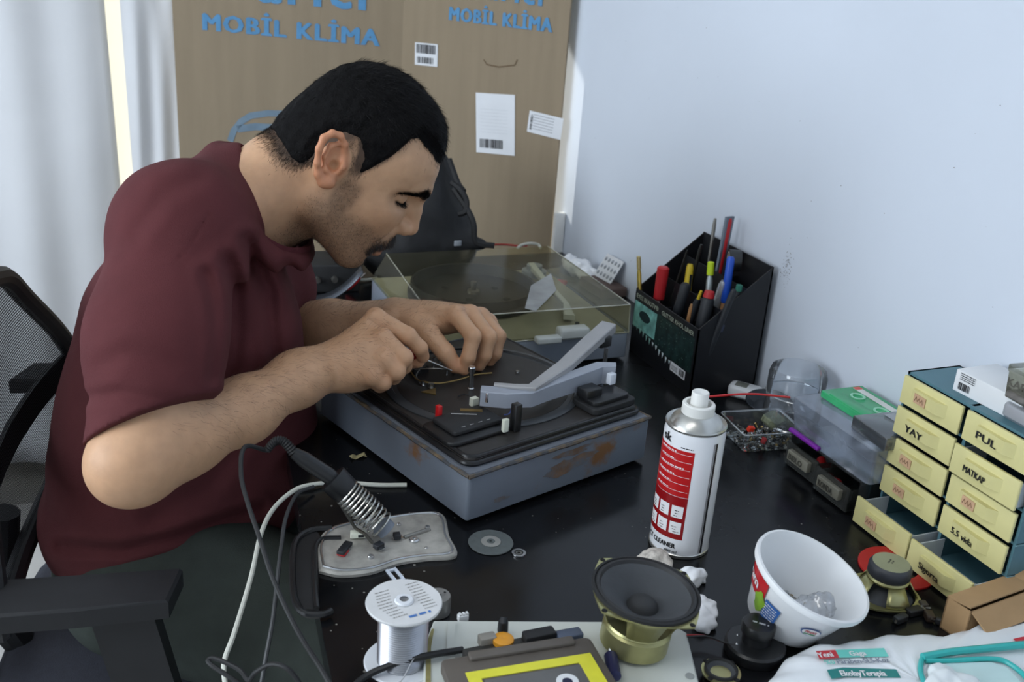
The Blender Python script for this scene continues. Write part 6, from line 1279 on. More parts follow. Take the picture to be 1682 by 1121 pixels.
lines([(0, 0, 0.020, 0.0028)], 0.0, 9).xf(Matrix.Translation((-0.006, -0.0235, hs+0.0003)) @ Matrix.Rotation(R(-2), 4, 'Z')).build('blue_print', mat('blue_print_2', (70, 120, 190), 0.5), tf, smooth=False)
MB().tube(spline([(0.0, -0.0225, 0.020), (-0.018, -0.030, 0.006), (-0.036, -0.022, 0.0016), (-0.030, -0.050, 0.0016)], 8), 0.0006, 6).build('loose_end', mat('solder_silver', (196, 198, 202)), spl)
mo = thing('small_motor', 'small round metal motor standing behind the solder spool', 'motor', (0.2735, 0.7665, DZ), 0.3)
MB().lathe([(0, 0.0), (0.0115, 0.0), (0.0125, 0.001), (0.0125, 0.018), (0.0118, 0.0195), (0.003, 0.0195), (0.003, 0.022), (0, 0.022)], 32).build('can', mat('grey_motor', (150, 150, 148), 0.4, 0.7, var=0.12, scale=60), mo)
for k in range(3): a = k*2.1; MB().lathe([(0, 0), (0.0012, 0), (0.0012, 0.0004), (0, 0.0004)], 8, (0.008*math.cos(a), 0.008*math.sin(a), 0.0195)).build('hole', mat('hole_black', (14, 14, 15)), mo)
q_ = thing('terminal_block', 'tiny white plastic connector behind the radio panel', 'connector', onz(760, 1019, 0)); MB().rbox((0, 0, 0.003), (0.010, 0.006, 0.006), 0.0006, 0.0004, 1).build('block', M_WHT, q_); [MB().box((x_, 0, 0.0068), (0.002, 0.004, 0.0018)).build('tooth', M_WHT, q_, smooth=False) for x_ in (-0.003, 0.0005, 0.004)]
fc = thing('plastic_fork', 'white two-pronged plastic clip lying beside the metal plate', 'clip', onz(652, 950, 0), R(10)); b = MB()
b.box((-0.0042, 0.004, 0.0012), (0.0028, 0.022, 0.0020)).box((0.0042, 0.004, 0.0012), (0.0028, 0.022, 0.0020)).box((0, -0.0075, 0.0012), (0.0058, 0.004, 0.0020)).box((0, 0.013, 0.0012), (0.0058, 0.003, 0.0020)).build('clip_body', mat('translucent_white', (206, 214, 226), 0.3), fc, smooth=False)
gd = thing('grinding_disc', 'thin grey cutting disc lying flat on the desk', 'disc', onz(806, 893, 0)); MB().lathe([(0.0016, 0.0008), (0.024, 0.0006), (0.0243, 0.0011), (0.024, 0.0018), (0.011, 0.0018), (0.0108, 0.0024), (0.0045, 0.0024), (0.0043, 0.0032), (0.0018, 0.0032), (0.0016, 0.0008)], 48).build('disc', mat('abrasive_grey', (84, 90, 90), 0.6, var=0.12, scale=150), gd)
MB().lathe([(0.0018, 0.0024), (0.0105, 0.0024), (0.0105, 0.0027), (0.0018, 0.0027)], 36).build('centre_paper', mat('grey_paper', (140, 140, 136), 0.7, var=0.1), gd)
br = thing('bearing', 'small steel ring bearing beside the cutting disc', 'bearing', onz(852, 911, 0)); MB().lathe([(0.0048, 0.0), (0.0075, 0.0), (0.0078, 0.0012), (0.0075, 0.0024), (0.0048, 0.0024), (0.0046, 0.0012), (0.0048, 0.0)], 30).build('outer_ring', M_STEEL, br); MB().lathe([(0.0016, 0.0), (0.0036, 0.0), (0.0036, 0.0022), (0.0016, 0.0022), (0.0016, 0.0)], 24).build('inner_ring', M_DULL, br)

# ------------------------------------------------------------------ soldering iron in its stand
pls = [(524, 938), (520, 900), (535, 872), (575, 858), (620, 852), (690, 842), (728, 846), (738, 880), (750, 912), (700, 918), (655, 925), (610, 940), (560, 945)]
so_ = onz(630, 895, 0); sd_ = thing('soldering_stand', 'metal soldering stand with a coiled spring holder on a cast plate', 'stand', so_); S0 = np.array(sd_.location)
def sq(u, v, z=0.0): return tuple(onz(u, v, z)-S0)
M_CAST = mat('dusty_cast_metal', (172, 170, 164), 0.6, 0.3, var=0.25, scale=60, bump=0.15, bscale=200)
pp_ = spline([sq(u, v, 0.004)[:2] + (0,) for u, v in pls]+[sq(*pls[0], 0.004)[:2]+(0,)], 5)[:-1]; pol = [p[:2] for p in pp_]
ar = sum(pol[i-1][0]*pol[i][1]-pol[i][0]*pol[i-1][1] for i in range(len(pol))); pol = pol if ar > 0 else pol[::-1]
MB().prism(pol, 0.0005, 0.0055, 0.002).build('cast_plate', M_CAST, sd_)
cxp, cyp = sum(p[0] for p in pol)/len(pol), sum(p[1] for p in pol)/len(pol); rim_ = [(cxp+(p[0]-cxp)*0.93, cyp+(p[1]-cyp)*0.90, 0.0062) for p in pol]; MB().tube(rim_+[rim_[0]], 0.0014, 6).build('raised_lip', mat('bright_cast', (196, 198, 200), 0.25, 0.9), sd_)
for u, v, r_, h in ((680, 888, 0.0055, 0.003), (702, 868, 0.003, 0.003), (609, 916, 0.0035, 0.003), (700, 900, 0.002, 0.001), (585, 862, 0.002, 0.002), (655, 862, 0.0025, 0.002)):
    x, y, _ = sq(u, v, 0.006); MB().lathe([(0, 0), (r_, 0), (r_, h*0.6), (r_*0.8, h), (r_*0.4, h), (r_*0.35, h*0.5), (0, h*0.5)], 16, (x, y, 0.0055)).build('boss', mat('bright_cast', (196, 198, 200)), sd_)
x, y, _ = sq(692, 872, 0.006); MB().tube([sq(664, 884, 0.0062), sq(706, 870, 0.0062)], 0.0024, 8).build('link_arm', M_DULL, sd_)
# black plastic base frame hanging over the desk edge
fpts = [(545, 868), (510, 872), (486, 890), (480, 930), (484, 985), (500, 1008), (530, 1010), (545, 1004)]
MB().tube(spline([sq(u, v, 0.006) for u, v in fpts], 6), 0.0034, 8).build('base_frame', M_BLK, sd_)
ip = [(560, 884), (530, 886), (518, 900), (516, 940), (520, 1000)]; MB().tube(spline([sq(u, v, 0.006) for u, v in ip], 6), 0.0028, 8).build('base_frame', M_BLK, sd_)
bp_ = [sq(u, v, 0.003)[:2] for u, v in ((500, 878), (520, 876), (532, 892), (522, 905), (524, 1005), (500, 1004), (487, 980), (484, 930), (489, 895))]; ar = sum(bp_[i-1][0]*bp_[i][1]-bp_[i][0]*bp_[i-1][1] for i in range(len(bp_))); MB().prism(bp_ if ar > 0 else bp_[::-1], 0.0006, 0.0050).build('base_web', M_BLK2, sd_, smooth=False)
# the spring holder: axis from the plate up to the left
h0_, h1_ = np.array(sq(632, 868, 0.020)), np.array(sq(546, 786, 0.072)); ax = (h1_-h0_)/np.linalg.norm(h1_-h0_); HLn = np.linalg.norm(h1_-h0_)
xa = np.cross(ax, [0, 0, 1.0]); xa /= np.linalg.norm(xa); ya = np.cross(ax, xa)
turns, n = 11.0, 330; cp_ = []
for i in range(n+1):
    t = i/n; s_ = t**0.80*HLn*0.74; r_ = 0.0140+0.0012*math.sin(t*3.1); a = turns*6.283*t; cp_.append(tuple(h0_+ax*s_+xa*r_*math.cos(a)+ya*r_*math.sin(a)))
MB().tube(cp_, 0.0012, 6).build('spring', mat('spring_steel', (196, 196, 190), 0.25, 0.9, var=0.08), sd_)
MB().tube([tuple(h0_+ax*HLn*0.72), tuple(h0_+ax*HLn*0.76), tuple(h0_+ax*HLn*1.0), tuple(h0_+ax*HLn*1.0)], [0.0138, 0.0150, 0.0158, 0.0120], 28, cap=False).build('collar', M_BLK, sd_)
MB().tube([tuple(h0_-ax*0.004), tuple(h0_+ax*0.006)], [0.0105, 0.0110], 20).build('spring_foot', mat('blue_grey_foot', (126, 134, 146), 0.5), sd_)
MB().tube([tuple(h0_+ax*HLn*0.68-ya*-0.0155), tuple(h0_*0.5+h1_*0.5-ax*HLn*0.15+ya*0.017+np.array([0, 0, -0.010])), sq(600, 878, 0.016), sq(612, 892, 0.007)], 0.0018, 8).build('support_rod', mat('dark_rod', (104, 102, 96), 0.35, 0.8), sd_)
# iron
ir = thing('soldering_iron', 'black soldering iron resting in the coiled spring holder', 'soldering iron', so_+h1_)
i0 = h1_*0; tail = np.array(onz(440, 716, 0.115))-np.array(so_+h1_); dirr = tail/np.linalg.norm(tail); mid = dirr*0.022
MB().tube([tuple(-ax*0.050), tuple(-ax*0.03), tuple(-ax*0.012), tuple(mid*0.2), tuple(mid*1.6), tuple(tail*0.52), tuple(tail*0.60)], [0.003, 0.0045, 0.0080, 0.0086, 0.0082, 0.0072, 0.0062], 20).build('handle', M_BLK, ir)
ns = 15; pts_ = []; rr_ = []
for i in range(ns*2+1): t = 0.60+0.42*i/(ns*2); sag = np.array([0, 0, -0.018*max(0, (t-0.7)/0.32)**2]); pts_.append(tuple(tail*t+sag+np.array([0, 0, 0.006])*math.sin((t-0.6)/0.42*3.14))); rr_.append((0.0058 if i % 2 else 0.0046)*(1-0.25*i/(ns*2)))
MB().tube(pts_, rr_, 12).build('strain_relief', M_BLK2, ir)
cz = np.array(pts_[-1]); ci = so_+h1_
kb = [cz+ci, at(402, 735, 1.02), at(396, 780, 1.01), at(408, 830, 1.00), at(425, 880, 0.985), at(448, 950, 0.96), at(485, 1030, 0.925), at(525, 1095, 0.875), onz(556, 1140, 0.006), onz(620, 1175, 0.0035), onz(700, 1200, 0.0035)]
MB().tube([tuple(np.array(p)-ci) for p in spline(kb, 10)], 0.0024, 8).build('power_cord', M_BLK2, ir)
# cords
def cord(name, label, pts, r, m):
    o_ = thing(name, label, 'cable', pts[0]); P0 = np.array(o_.location); MB().tube([tuple(np.array(p)-P0) for p in spline(pts, 10)], r, 8).build('cord_jacket', m, o_); return o_
M_WC = mat('white_cord', (214, 216, 206), 0.45, var=0.04)
cord('cable', 'white cord running over the desk edge and hanging down by his leg', [onz(668, 797, 0.003), onz(620, 797, 0.003), onz(560, 793, 0.003), onz(510, 797, 0.005), at(480, 808, 1.16), at(448, 838, 1.14), at(428, 880, 1.11), at(412, 950, 1.07), at(385, 1040, 1.02), at(368, 1090, 1.0), at(372, 1140, 0.98)], 0.0026, M_WC)
cord('cable', 'grey cord hanging beside the white one at the desk edge', [onz(515, 800, 0.006), at(488, 812, 1.14), at(470, 850, 1.10), at(462, 900, 1.06), at(455, 960, 1.02), at(448, 1020, 0.99), at(436, 1085, 0.97), at(425, 1150, 0.96)], 0.0022, mat('grey_cord', (66, 68, 70), 0.5))
cord('cable', 'black cord looping in curls at the bottom of the desk edge', [at(430, 1150, 0.90), at(385, 1118, 0.90), at(350, 1095, 0.905), at(342, 1085, 0.91), at(355, 1083, 0.91), at(392, 1100, 0.90), at(408, 1118, 0.895), at(420, 1105, 0.89), at(445, 1092, 0.885), at(470, 1098, 0.88), at(490, 1120, 0.88), at(500, 1150, 0.88)], 0.0022, M_BLK2)
cord('cable', 'thick black cord crossing in front of the solder spool', [onz(540, 1180, 0.004), onz(590, 1120, 0.004), onz(640, 1094, 0.012), onz(700, 1078, 0.020), onz(760, 1068, 0.016)], 0.0030, M_BLK2)
# small things on the stand plate
us = thing('usb_stick', 'small black and red usb stick lying on the cast plate', 'usb stick', onz(566, 904, 0.0075), R(52)); MB().rbox((0, 0, 0.0025), (0.022, 0.0085, 0.004), 0.001, 0.0006, 2).build('body', M_DKP, us); MB().rbox((-0.004, 0, -0.0002), (0.012, 0.009, 0.003), 0.001, 0.0006, 2).build('red_edge', M_REDP, us)
q_ = thing('connector', 'small ivory plastic connector at the foot of the spring', 'connector', onz(588, 882, 0.0078), R(-12)); MB().rbox((0, 0, 0.003), (0.016, 0.008, 0.006), 0.0008, 0.0006, 1).build('shell', mat('ivory_plastic', (226, 230, 214)), q_); MB().box((0.003, -0.0038, 0.003), (0.006, 0.001, 0.003)).build('slot', M_DKP, q_, smooth=False)
for i, (u, v, w_, lab) in enumerate(((622, 900, 0.010, 'black chip component lying on the cast plate'), (652, 884, 0.009, 'black moulded part by the foot of the spring'))):
    q_ = thing('chip', lab, 'component', onz(u, v, 0.0078), 0.5+i); MB().rbox((0, 0, 0.0025), (w_, w_*0.8, 0.005), 0.0006, 0.0005, 1).build('package', M_DKP, q_); MB().box((0, -w_*0.5, 0.001), (w_*0.7, 0.003, 0.0008)).build('legs', M_STEEL, q_, smooth=False)
tpc = thing('masking_tape_scrap', 'crumpled yellowish scrap of masking tape on the desk', 'tape', onz(588, 752, 0), R(8)); MB().add([(-0.010+0.005*i, s_*0.0045, 0.0006+0.0014*((i*7+s_) % 3)) for i in range(5) for s_ in (-1, 1)], [(2*i, 2*i+1, 2*i+3, 2*i+2) for i in range(4)]).build('tape_strip', mat('masking_tape', (178, 168, 126), 0.7, var=0.1), tpc, smooth=False)

# ------------------------------------------------------------------ foreground right: card box, wipes, knob, tissue
cbp = [onz(1512, 965, 0.044), onz(1625, 912, 0.044)]
bx = thing('carton', 'small open brown cardboard box beside the cabinet', 'box', (0.744, 0.577, DZ), R(7)); M_KR = mat('kraft_card', (176, 142, 102), 0.8, var=0.05, scale=40); M_KRI = mat('kraft_inside', (150, 118, 84), 0.85)
cw, cd, ch = 0.092, 0.028, 0.036; b = MB(); tk = 0.0015
for c_, d_ in (((cw/2, tk/2, ch/2), (cw, tk, ch)), ((cw/2, cd-tk/2, ch/2), (cw, tk, ch)), ((tk/2, cd/2, ch/2), (tk, cd, ch)), ((cw-tk/2, cd/2, ch/2), (tk, cd, ch)), ((cw/2, cd/2, tk/2), (cw, cd, tk))): b.box(c_, d_)
b.build('box_body', M_KR, bx, smooth=False)
def flap(o, x, y, w, h, nm='flap'): return MB().box((w/2, h/2, 0), (w, h, tk)).xf(frame(o, x, y)).build(nm, M_KR, bx, smooth=False)
flap((0, 0, ch), (1, 0, 0), (0, -0.55, -0.30), cw, 0.024); flap((0, cd, ch), (1, 0, 0), (0, -0.9, 0.12), cw, 0.026); flap((cw, 0, ch), (0, 1, 0), (0.85, 0, 0.30), cd, 0.026)
# wet-wipes pack
wp = thing('wipes_pack', 'white pack of wet wipes with a turquoise lid in the foreground', 'wipes', (0.630, 0.545, DZ), 0.0); wo = np.array(wp.location)
wl_ = lambda u, v, z: tuple(onz(u, v, z)-wo)
out = [(1258, 1112), (1285, 1075), (1318, 1052), (1370, 1046), (1430, 1034), (1490, 1030), (1555, 1032), (1610, 1016), (1690, 1002), (1800, 1010), (1860, 1160), (1800, 1400), (1500, 1500), (1330, 1400), (1262, 1250)]
po_ = [p[:2] for p in spline([wl_(u, v, 0.025) for u, v in out]+[wl_(*out[0], 0.025)], 5)[:-1]]; wcx, wcy = np.mean([p[0] for p in po_]), np.mean([p[1] for p in po_])
rings = []
for k, (f_, z) in enumerate(((0.90, 0.0006), (0.985, 0.003), (1.0, 0.009), (0.985, 0.014), (0.93, 0.019), (0.84, 0.0235), (0.70, 0.026), (0.5, 0.0275), (0.25, 0.028), (0.02, 0.028))):
    rings.append([(wcx+(p[0]-wcx)*f_, wcy+(p[1]-wcy)*f_, max(0.0006, z+(0.0014*math.sin(p[0]*160+k*0.8)+0.0012*math.sin(p[1]*210+p[0]*90))*(1 if 1 < k < 6 else 0.35))) for p in po_])
MB().loft(rings).build('film_wrap', mat('white_film', (232, 236, 240), 0.32, var=0.015, scale=20, bump=0.08, bscale=60, spec=0.5), wp, angle=60)
def wprint(pts, name, m, z=0.029): 
    P_ = [wl_(u, v, z) for u, v in pts]; ar = sum(P_[i-1][0]*P_[i][1]-P_[i][0]*P_[i-1][1] for i in range(len(P_))); P_ = P_ if ar > 0 else P_[::-1]
    return MB().add([(x, y, z) for x, y, _ in P_], [tuple(range(len(P_)))]).build(name, m, wp, smooth=False)
def wtext(s_, a, b_, h_px, m, z=0.0294, bold=0.04):
    A_, B_ = np.array(wl_(*a, z)), np.array(wl_(*b_, z)); C_ = np.array(wl_(a[0]+4, a[1]-h_px, z)); d_ = B_-A_; hh = np.linalg.norm((C_-A_)-((C_-A_)@d_)/(d_@d_)*d_); up = C_-A_
    return text_mb(s_, hh, bold, np.linalg.norm(d_), 0.0).xf(frame((A_[0], A_[1], z), tuple(d_), tuple(up))).build('lettering', m, wp, smooth=False)
M_TQ = mat('turquoise_plastic', (52, 176, 172), 0.35, var=0.05); M_TQP = mat('turquoise_print', (112, 208, 196), 0.4); M_TQD = mat('deep_teal_band', (24, 128, 124), 0.4); M_RDP = mat('red_print', (200, 52, 62), 0.4)
wprint([(1340, 1070), (1372, 1068), (1379, 1081), (1346, 1083)], 'red_tab', M_RDP); wprint([(1372, 1068), (1452, 1065), (1460, 1079), (1379, 1081)], 'turquoise_band', M_TQP)
wtext('Yeni', (1346, 1081), (1370, 1079), 9, M_WPRINT); wtext('Gaga', (1398, 1078), (1424, 1077), 8, M_WPRINT)
wtext('%0', (1357, 1092), (1373, 1091), 7, M_TQP); wtext('Paraben-SLS-Koz', (1377, 1091), (1462, 1088), 8, mat('grey_print_2', (128, 136, 152), 0.5))
wprint([(1358, 1101), (1385, 1097), (1420, 1098), (1472, 1100), (1480, 1114), (1420, 1113), (1390, 1112), (1366, 1116)], 'teal_band', M_TQD); wtext('EkolayTerapia', (1383, 1111), (1457, 1111), 9, M_WPRINT)
wprint([(1664, 1050), (1682, 1046), (1700, 1044), (1700, 1056), (1674, 1060)], 'red_flash', M_RDP)
def tq(pts, r_, nm): MB().tube(spline([wl_(u, v, z) for u, v, z in pts], 6), r_, 8).build(nm, M_TQ, wp)
tq([(1515, 1080, 0.033), (1560, 1072, 0.034), (1620, 1066, 0.034), (1700, 1058, 0.034), (1740, 1056, 0.033)], 0.0036, 'lid_edge')
tq([(1514, 1084, 0.031), (1512, 1098, 0.031), (1516, 1116, 0.031), (1535, 1150, 0.031), (1600, 1170, 0.031), (1700, 1160, 0.031), (1690, 1120, 0.031), (1660, 1092, 0.031), (1630, 1083, 0.031), (1560, 1086, 0.031), (1520, 1086, 0.031)], 0.0024, 'lid_frame')
wprint([(1526, 1092), (1560, 1090), (1628, 1088), (1655, 1098), (1680, 1125), (1660, 1150), (1600, 1160), (1545, 1140), (1524, 1115)], 'opening_film', mat('pale_turquoise_film', (196, 222, 222), 0.3), 0.0300)
ts = Solid()
for u, v, r_ in ((1545, 1104, 0.009), (1560, 1120, 0.010), (1540, 1125, 0.009), (1590, 1125, 0.008)): ts.ell(onz(u, v, 0.032), (r_*1.4, r_, 0.005), None, 0.008)
ts.post.append(lambda P, d: d - 0.0012*vnoise(P.astype(float), 300, 13)); c_ = onz(1555, 1115, 0.032); v_, q4 = ts.mesh(c_-0.05, c_+0.05, 0.0018, nb=16); np_mesh('wipe_tissue', v_-wo, q4, mat('wet_wipe', (226, 232, 234), 0.7, var=0.02), wp)
# black potentiometer knob with wires
kb_ = onz(1238, 1072, 0); kn = thing('black_motor', 'black round knobbed part with red and black wires beside the tub', 'motor', kb_, 0.2)
MB().lathe([(0, 0), (0.027, 0), (0.028, 0.002), (0.028, 0.010), (0.026, 0.012), (0.016, 0.0135), (0, 0.0135)], 44).build('housing', M_BLK, kn)
MB().lathe([(0.013, 0.0135), (0.0132, 0.022), (0.0155, 0.024), (0.0158, 0.031), (0.0145, 0.0335), (0.006, 0.0345), (0, 0.0345)], 40).build('cap', M_BLK, kn)
lines([(0, 0, 0.015, 0.0022)], 0.0, 3).xf(Matrix.Translation((-0.006, 0.003, 0.0346)) @ Matrix.Rotation(R(-58), 4, 'Z')).build('worn_print', mat('pale_lettering_2', (180, 182, 186), 0.5), kn, smooth=False)
for i, (c, z) in enumerate((((176, 34, 34), 0.0), ((20, 20, 22), 0.002))):
    P_ = [onz(1128, 1030+3*i, 0.012)-kb_, onz(1160, 1036, 0.010+z)-kb_, onz(1190, 1050, 0.010+z)-kb_, onz(1205, 1056, 0.012)-kb_]; MB().tube(spline([tuple(p) for p in P_], 8), 0.0009, 6).build('wire', mat('wire_%d' % i, c, 0.45), kn)
for u, v in ((1207, 1055), (1213, 1042)): x, y, _ = onz(u, v, 0.0125)-kb_; MB().ball((x, y, 0.0130), 0.0016, 8, 6).build('solder_joint', M_STEEL, kn)
q_ = speaker('small_speaker', 'tiny black speaker lying at the bottom edge behind the panel', (0.4855, 0.6035, DZ), 0.4, 0.0150, 0.012, flip=True)
# crumpled tissue and foil behind the speaker
def crumple(name, label, cat, blobs, m, seed, amp=0.003, res=0.0016):
    S_ = Solid(); C_ = []
    for u, v, z, rx, ry, rz_ in blobs: c_ = onz(u, v, z); C_.append(c_); S_.ell(c_, (rx, ry, rz_), None, 0.008)
    S_.post.append(lambda P, d: d - amp*np.abs(vnoise(P.astype(float), 170, seed)) - amp*0.5*vnoise(P.astype(float), 420, seed+1)); S_.post.append(lambda P, d: np.maximum(d, DZ+0.0004-P[:, 2]))
    C_ = np.array(C_); lo_, hi_ = C_.min(0)-0.045, C_.max(0)+0.045; v_, q4 = S_.mesh(lo_, hi_, res, nb=16); o_ = thing(name, label, cat, (C_[:, 0].mean(), C_[:, 1].mean(), DZ)); np_mesh('sheet', v_-np.array(o_.location), q4, m, o_); return o_
M_TIS = mat('white_tissue', (232, 234, 238), 0.8, var=0.02, bump=0.15, bscale=200)
crumple('tissue', 'crumpled white tissue lying behind the upturned speaker', 'tissue', [(1135, 950, 0.006, 0.016, 0.010, 0.010), (1152, 1000, 0.005, 0.015, 0.018, 0.008), (1158, 1025, 0.004, 0.012, 0.010, 0.006)], M_TIS, 31)
crumple('paper_ball', 'crumpled speckled paper ball between the spray can and the speaker', 'paper', [(1072, 920, 0.008, 0.017, 0.012, 0.011), (1090, 930, 0.006, 0.010, 0.010, 0.008)], mat('speckled_paper', (196, 190, 182), 0.8, var=0.35, scale=180), 33)
# scraps between the face-down speaker and the wipes
rg = random.Random(12)
for i, (u, v, w_, h_, c, lab) in enumerate(((1500, 1010, 0.018, 0.010, (34, 34, 36), 'black plastic bracket scrap'), (1525, 1018, 0.014, 0.009, (60, 48, 40), 'brown fibre scrap'), (1545, 1028, 0.012, 0.006, (28, 28, 30), 'black rubber grommet'), (1478, 1022, 0.016, 0.008, (44, 46, 48), 'grey sheet metal scrap'), (1515, 1000, 0.010, 0.008, (70, 64, 58), 'small brown gear'))):
    q_ = thing('scrap_part', lab+' lying between the tub and the small carton', 'scrap', onz(u, v, 0), i*1.1); MB().rbox((0, 0, 0.004), (w_, h_, 0.007), 0.002, 0.0012, 2).build('body', mat('scrap_%d' % i, c, 0.45, 0.2, var=0.2, scale=80), q_); MB().tube([(w_*0.4, 0, 0.004), (w_*0.8, 0.004, 0.006)], 0.0012, 6).build('pin', M_DULL, q_)
crumple('plastic_bag', 'clear crumpled plastic bag lying by the right edge behind the wipes', 'bag', [(1690, 1015, 0.008, 0.014, 0.010, 0.008), (1715, 1010, 0.008, 0.014, 0.012, 0.009)], clear('bag_film_2', (215, 224, 224), 0.4, 0.1, haze=0.2, hazecol=(190, 200, 204)), 35, 0.0035)
crumple('bubble_wrap', 'white packing sheet between the teal cabinet and the carton', 'packing', [(1660, 912, 0.036, 0.018, 0.006, 0.006), (1700, 905, 0.036, 0.018, 0.006, 0.007)], mat('packing_white', (206, 216, 226), 0.5, var=0.04), 37, 0.002)
# ------------------------------------------------------------------ office chair
CFX = np.array([math.cos(R(-10)), math.sin(R(-10)), 0]); CLT = np.array([-CFX[1], CFX[0], 0]); CB = np.array([-0.065, 1.46, DZ])-CLT*0.232
cc = CB + CFX*0.16; chair = thing('office_chair', 'black mesh office chair the man is sitting on', 'chair', (cc[0], cc[1], 0.0), R(-10))
def chl(p): return local((cc[0], cc[1], 0), R(-10), p)
M_CH = mat('black_chair_plastic', (30, 31, 34), 0.5, var=0.12, scale=30); M_CHF = mat('navy_seat_fabric', (40, 42, 52), 0.9, var=0.12, scale=120, bump=0.3, bscale=500)
half = [(0.0, 0.204), (0.06, 0.185), (0.112, 0.141), (0.200, 0.057), (0.258, -0.030), (0.264, -0.070), (0.250, -0.092), (0.185, -0.114), (0.08, -0.130), (0.0, -0.134)]
def bk(l, z, o=0.0): p = CB + CLT*l + np.array([0, 0, z]) - CFX*(0.03*(l/0.26)**2*-1 + 0.06*max(0, z)) + CFX*o; return chl(p)
loop = half + [(-a, b_) for a, b_ in half[-2:0:-1]]
pts = spline([bk(*p) for p in loop]+[bk(*loop[0]), bk(*loop[1])], 6)[:6*len(loop)+1]
MB().tube(pts, 0.0125, 10).build('backrest_frame', M_CH, chair)
# woven mesh filling the frame
mm = bpy.data.materials.new('chair_mesh_weave'); MATS['cm'] = mm; mm.use_nodes = True
def _weave():
    nt = mm.node_tree; N = nt.nodes; L = nt.links; N.remove(N['Principled BSDF']); out_ = N['Material Output']; tc = N.new('ShaderNodeTexCoord'); mp = N.new('ShaderNodeMapping'); mp.inputs['Rotation'].default_value = (0, 0, 0); L.new(tc.outputs['Object'], mp.inputs[0])
    w1 = N.new('ShaderNodeTexWave'); w1.inputs['Scale'].default_value = 95; w1.bands_direction = 'Y'; w2 = N.new('ShaderNodeTexWave'); w2.inputs['Scale'].default_value = 95; w2.bands_direction = 'Z'
    L.new(mp.outputs[0], w1.inputs[0]); L.new(mp.outputs[0], w2.inputs[0]); mu = N.new('ShaderNodeMath'); mu.operation = 'MULTIPLY'; L.new(w1.outputs['Fac'], mu.inputs[0]); L.new(w2.outputs['Fac'], mu.inputs[1])
    ra = N.new('ShaderNodeMapRange'); ra.inputs[1].default_value = 0.25; ra.inputs[2].default_value = 0.55; ra.inputs[3].default_value = 0.05; ra.inputs[4].default_value = 0.75; L.new(mu.outputs[0], ra.inputs[0])
    df = N.new('ShaderNodeBsdfDiffuse'); df.inputs[0].default_value = (*lin((38, 39, 42)), 1); tr = N.new('ShaderNodeBsdfTransparent'); mx = N.new('ShaderNodeMixShader'); L.new(ra.outputs[0], mx.inputs[0]); L.new(df.outputs[0], mx.inputs[1]); L.new(tr.outputs[0], mx.inputs[2]); L.new(mx.outputs[0], out_.inputs[0])
_weave()
hs_ = spline([(a, b_, 0) for a, b_ in half], 5); mv = []
for a, b_, _ in hs_: mv.append([bk(-a + 2*a*i/10, b_) for i in range(11)])
g = MB(); g.add([p for r_ in mv for p in r_], [(j*11+i, j*11+i+1, (j+1)*11+i+1, (j+1)*11+i) for j in range(len(mv)-1) for i in range(10)]); g.build('back_mesh', mm, chair)
bar = [bk(-0.245 + 0.49*i/12, -0.02+0.016*math.sin(i), -0.006) for i in range(13)]; bar = [bk(-0.25+0.5*i/12, 0.0, -0.010) for i in range(13)]
MB().loft([[(p[0]-0.003, p[1], p[2]-0.020), (p[0]+0.003, p[1], p[2]-0.020), (p[0]+0.003, p[1], p[2]+0.020), (p[0]-0.003, p[1], p[2]+0.020)] for p in bar]).build('lumbar_bar', M_CH, chair)
SZ = DZ-0.286
MB().rbox((0.02, 0, SZ-0.035), (0.46, 0.48, 0.066), 0.09, 0.025, 6).build('seat', M_CHF, chair)
MB().tube([chl(CB+np.array([0, 0, -0.10])-CFX*0.03), chl(CB+np.array([0, 0, -0.25])-CFX*0.05), (-0.15, 0, SZ-0.085), (0.0, 0, SZ-0.085)], [0.022, 0.022, 0.020, 0.020], 10).build('back_bracket', M_CH, chair)
for k in range(9):   # ribbed plastic bellows plate behind the seat
    MB().rbox((-0.235-0.002*k, 0, SZ+0.055-0.016*k), (0.014, 0.22, 0.007), 0.003, 0.002, 2).build('rib', M_CH, chair)
# arm rests
for sgn in (-1, 1):
    if sgn < 0:
        P_ = [chl(onz(u, v, -0.03)) for u, v in ((-190, 962), (0, 952), (120, 944), (300, 934), (276, 986), (120, 1002), (0, 1011), (-190, 1022))]
        pl_ = [(p[0], p[1]) for p in P_]
    else: pl_ = [(x, -y) for x, y in pl_][::-1]
    ar = sum(pl_[i-1][0]*pl_[i][1]-pl_[i][0]*pl_[i-1][1] for i in range(len(pl_))); q_ = pl_ if ar > 0 else pl_[::-1]
    MB().prism(q_, DZ-0.052, DZ-0.030, 0.003).build('armrest', M_CH, chair, smooth=False)
    yc = np.mean([p[1] for p in pl_]); xc = np.mean([p[0] for p in pl_])+0.10
    s_ = MB().loft([[(x_+xo, y_+yo, z) for x_, y_ in ((-0.030, -0.014), (0.030, -0.014), (0.030, 0.014), (-0.030, 0.014))] for z, xo, yo in ((DZ-0.053, xc-0.02, yc), (DZ-0.16, xc+0.0, yc), (SZ-0.06, xc+0.06, yc*1.0), (SZ-0.082, xc+0.05, yc*0.9))]).build('armrest_post', M_CH, chair, smooth=False)
    MB().box((xc+0.02, yc*0.55, SZ-0.078), (0.05, abs(yc)*0.9, 0.014)).build('armrest_bracket', M_CH, chair, smooth=False)
MB().lathe([(0.03, 0.10), (0.03, 0.28), (0.022, 0.28), (0.022, SZ-0.07), (0.05, SZ-0.07), (0, SZ-0.068)], 20).build('gas_column', M_CH, chair)
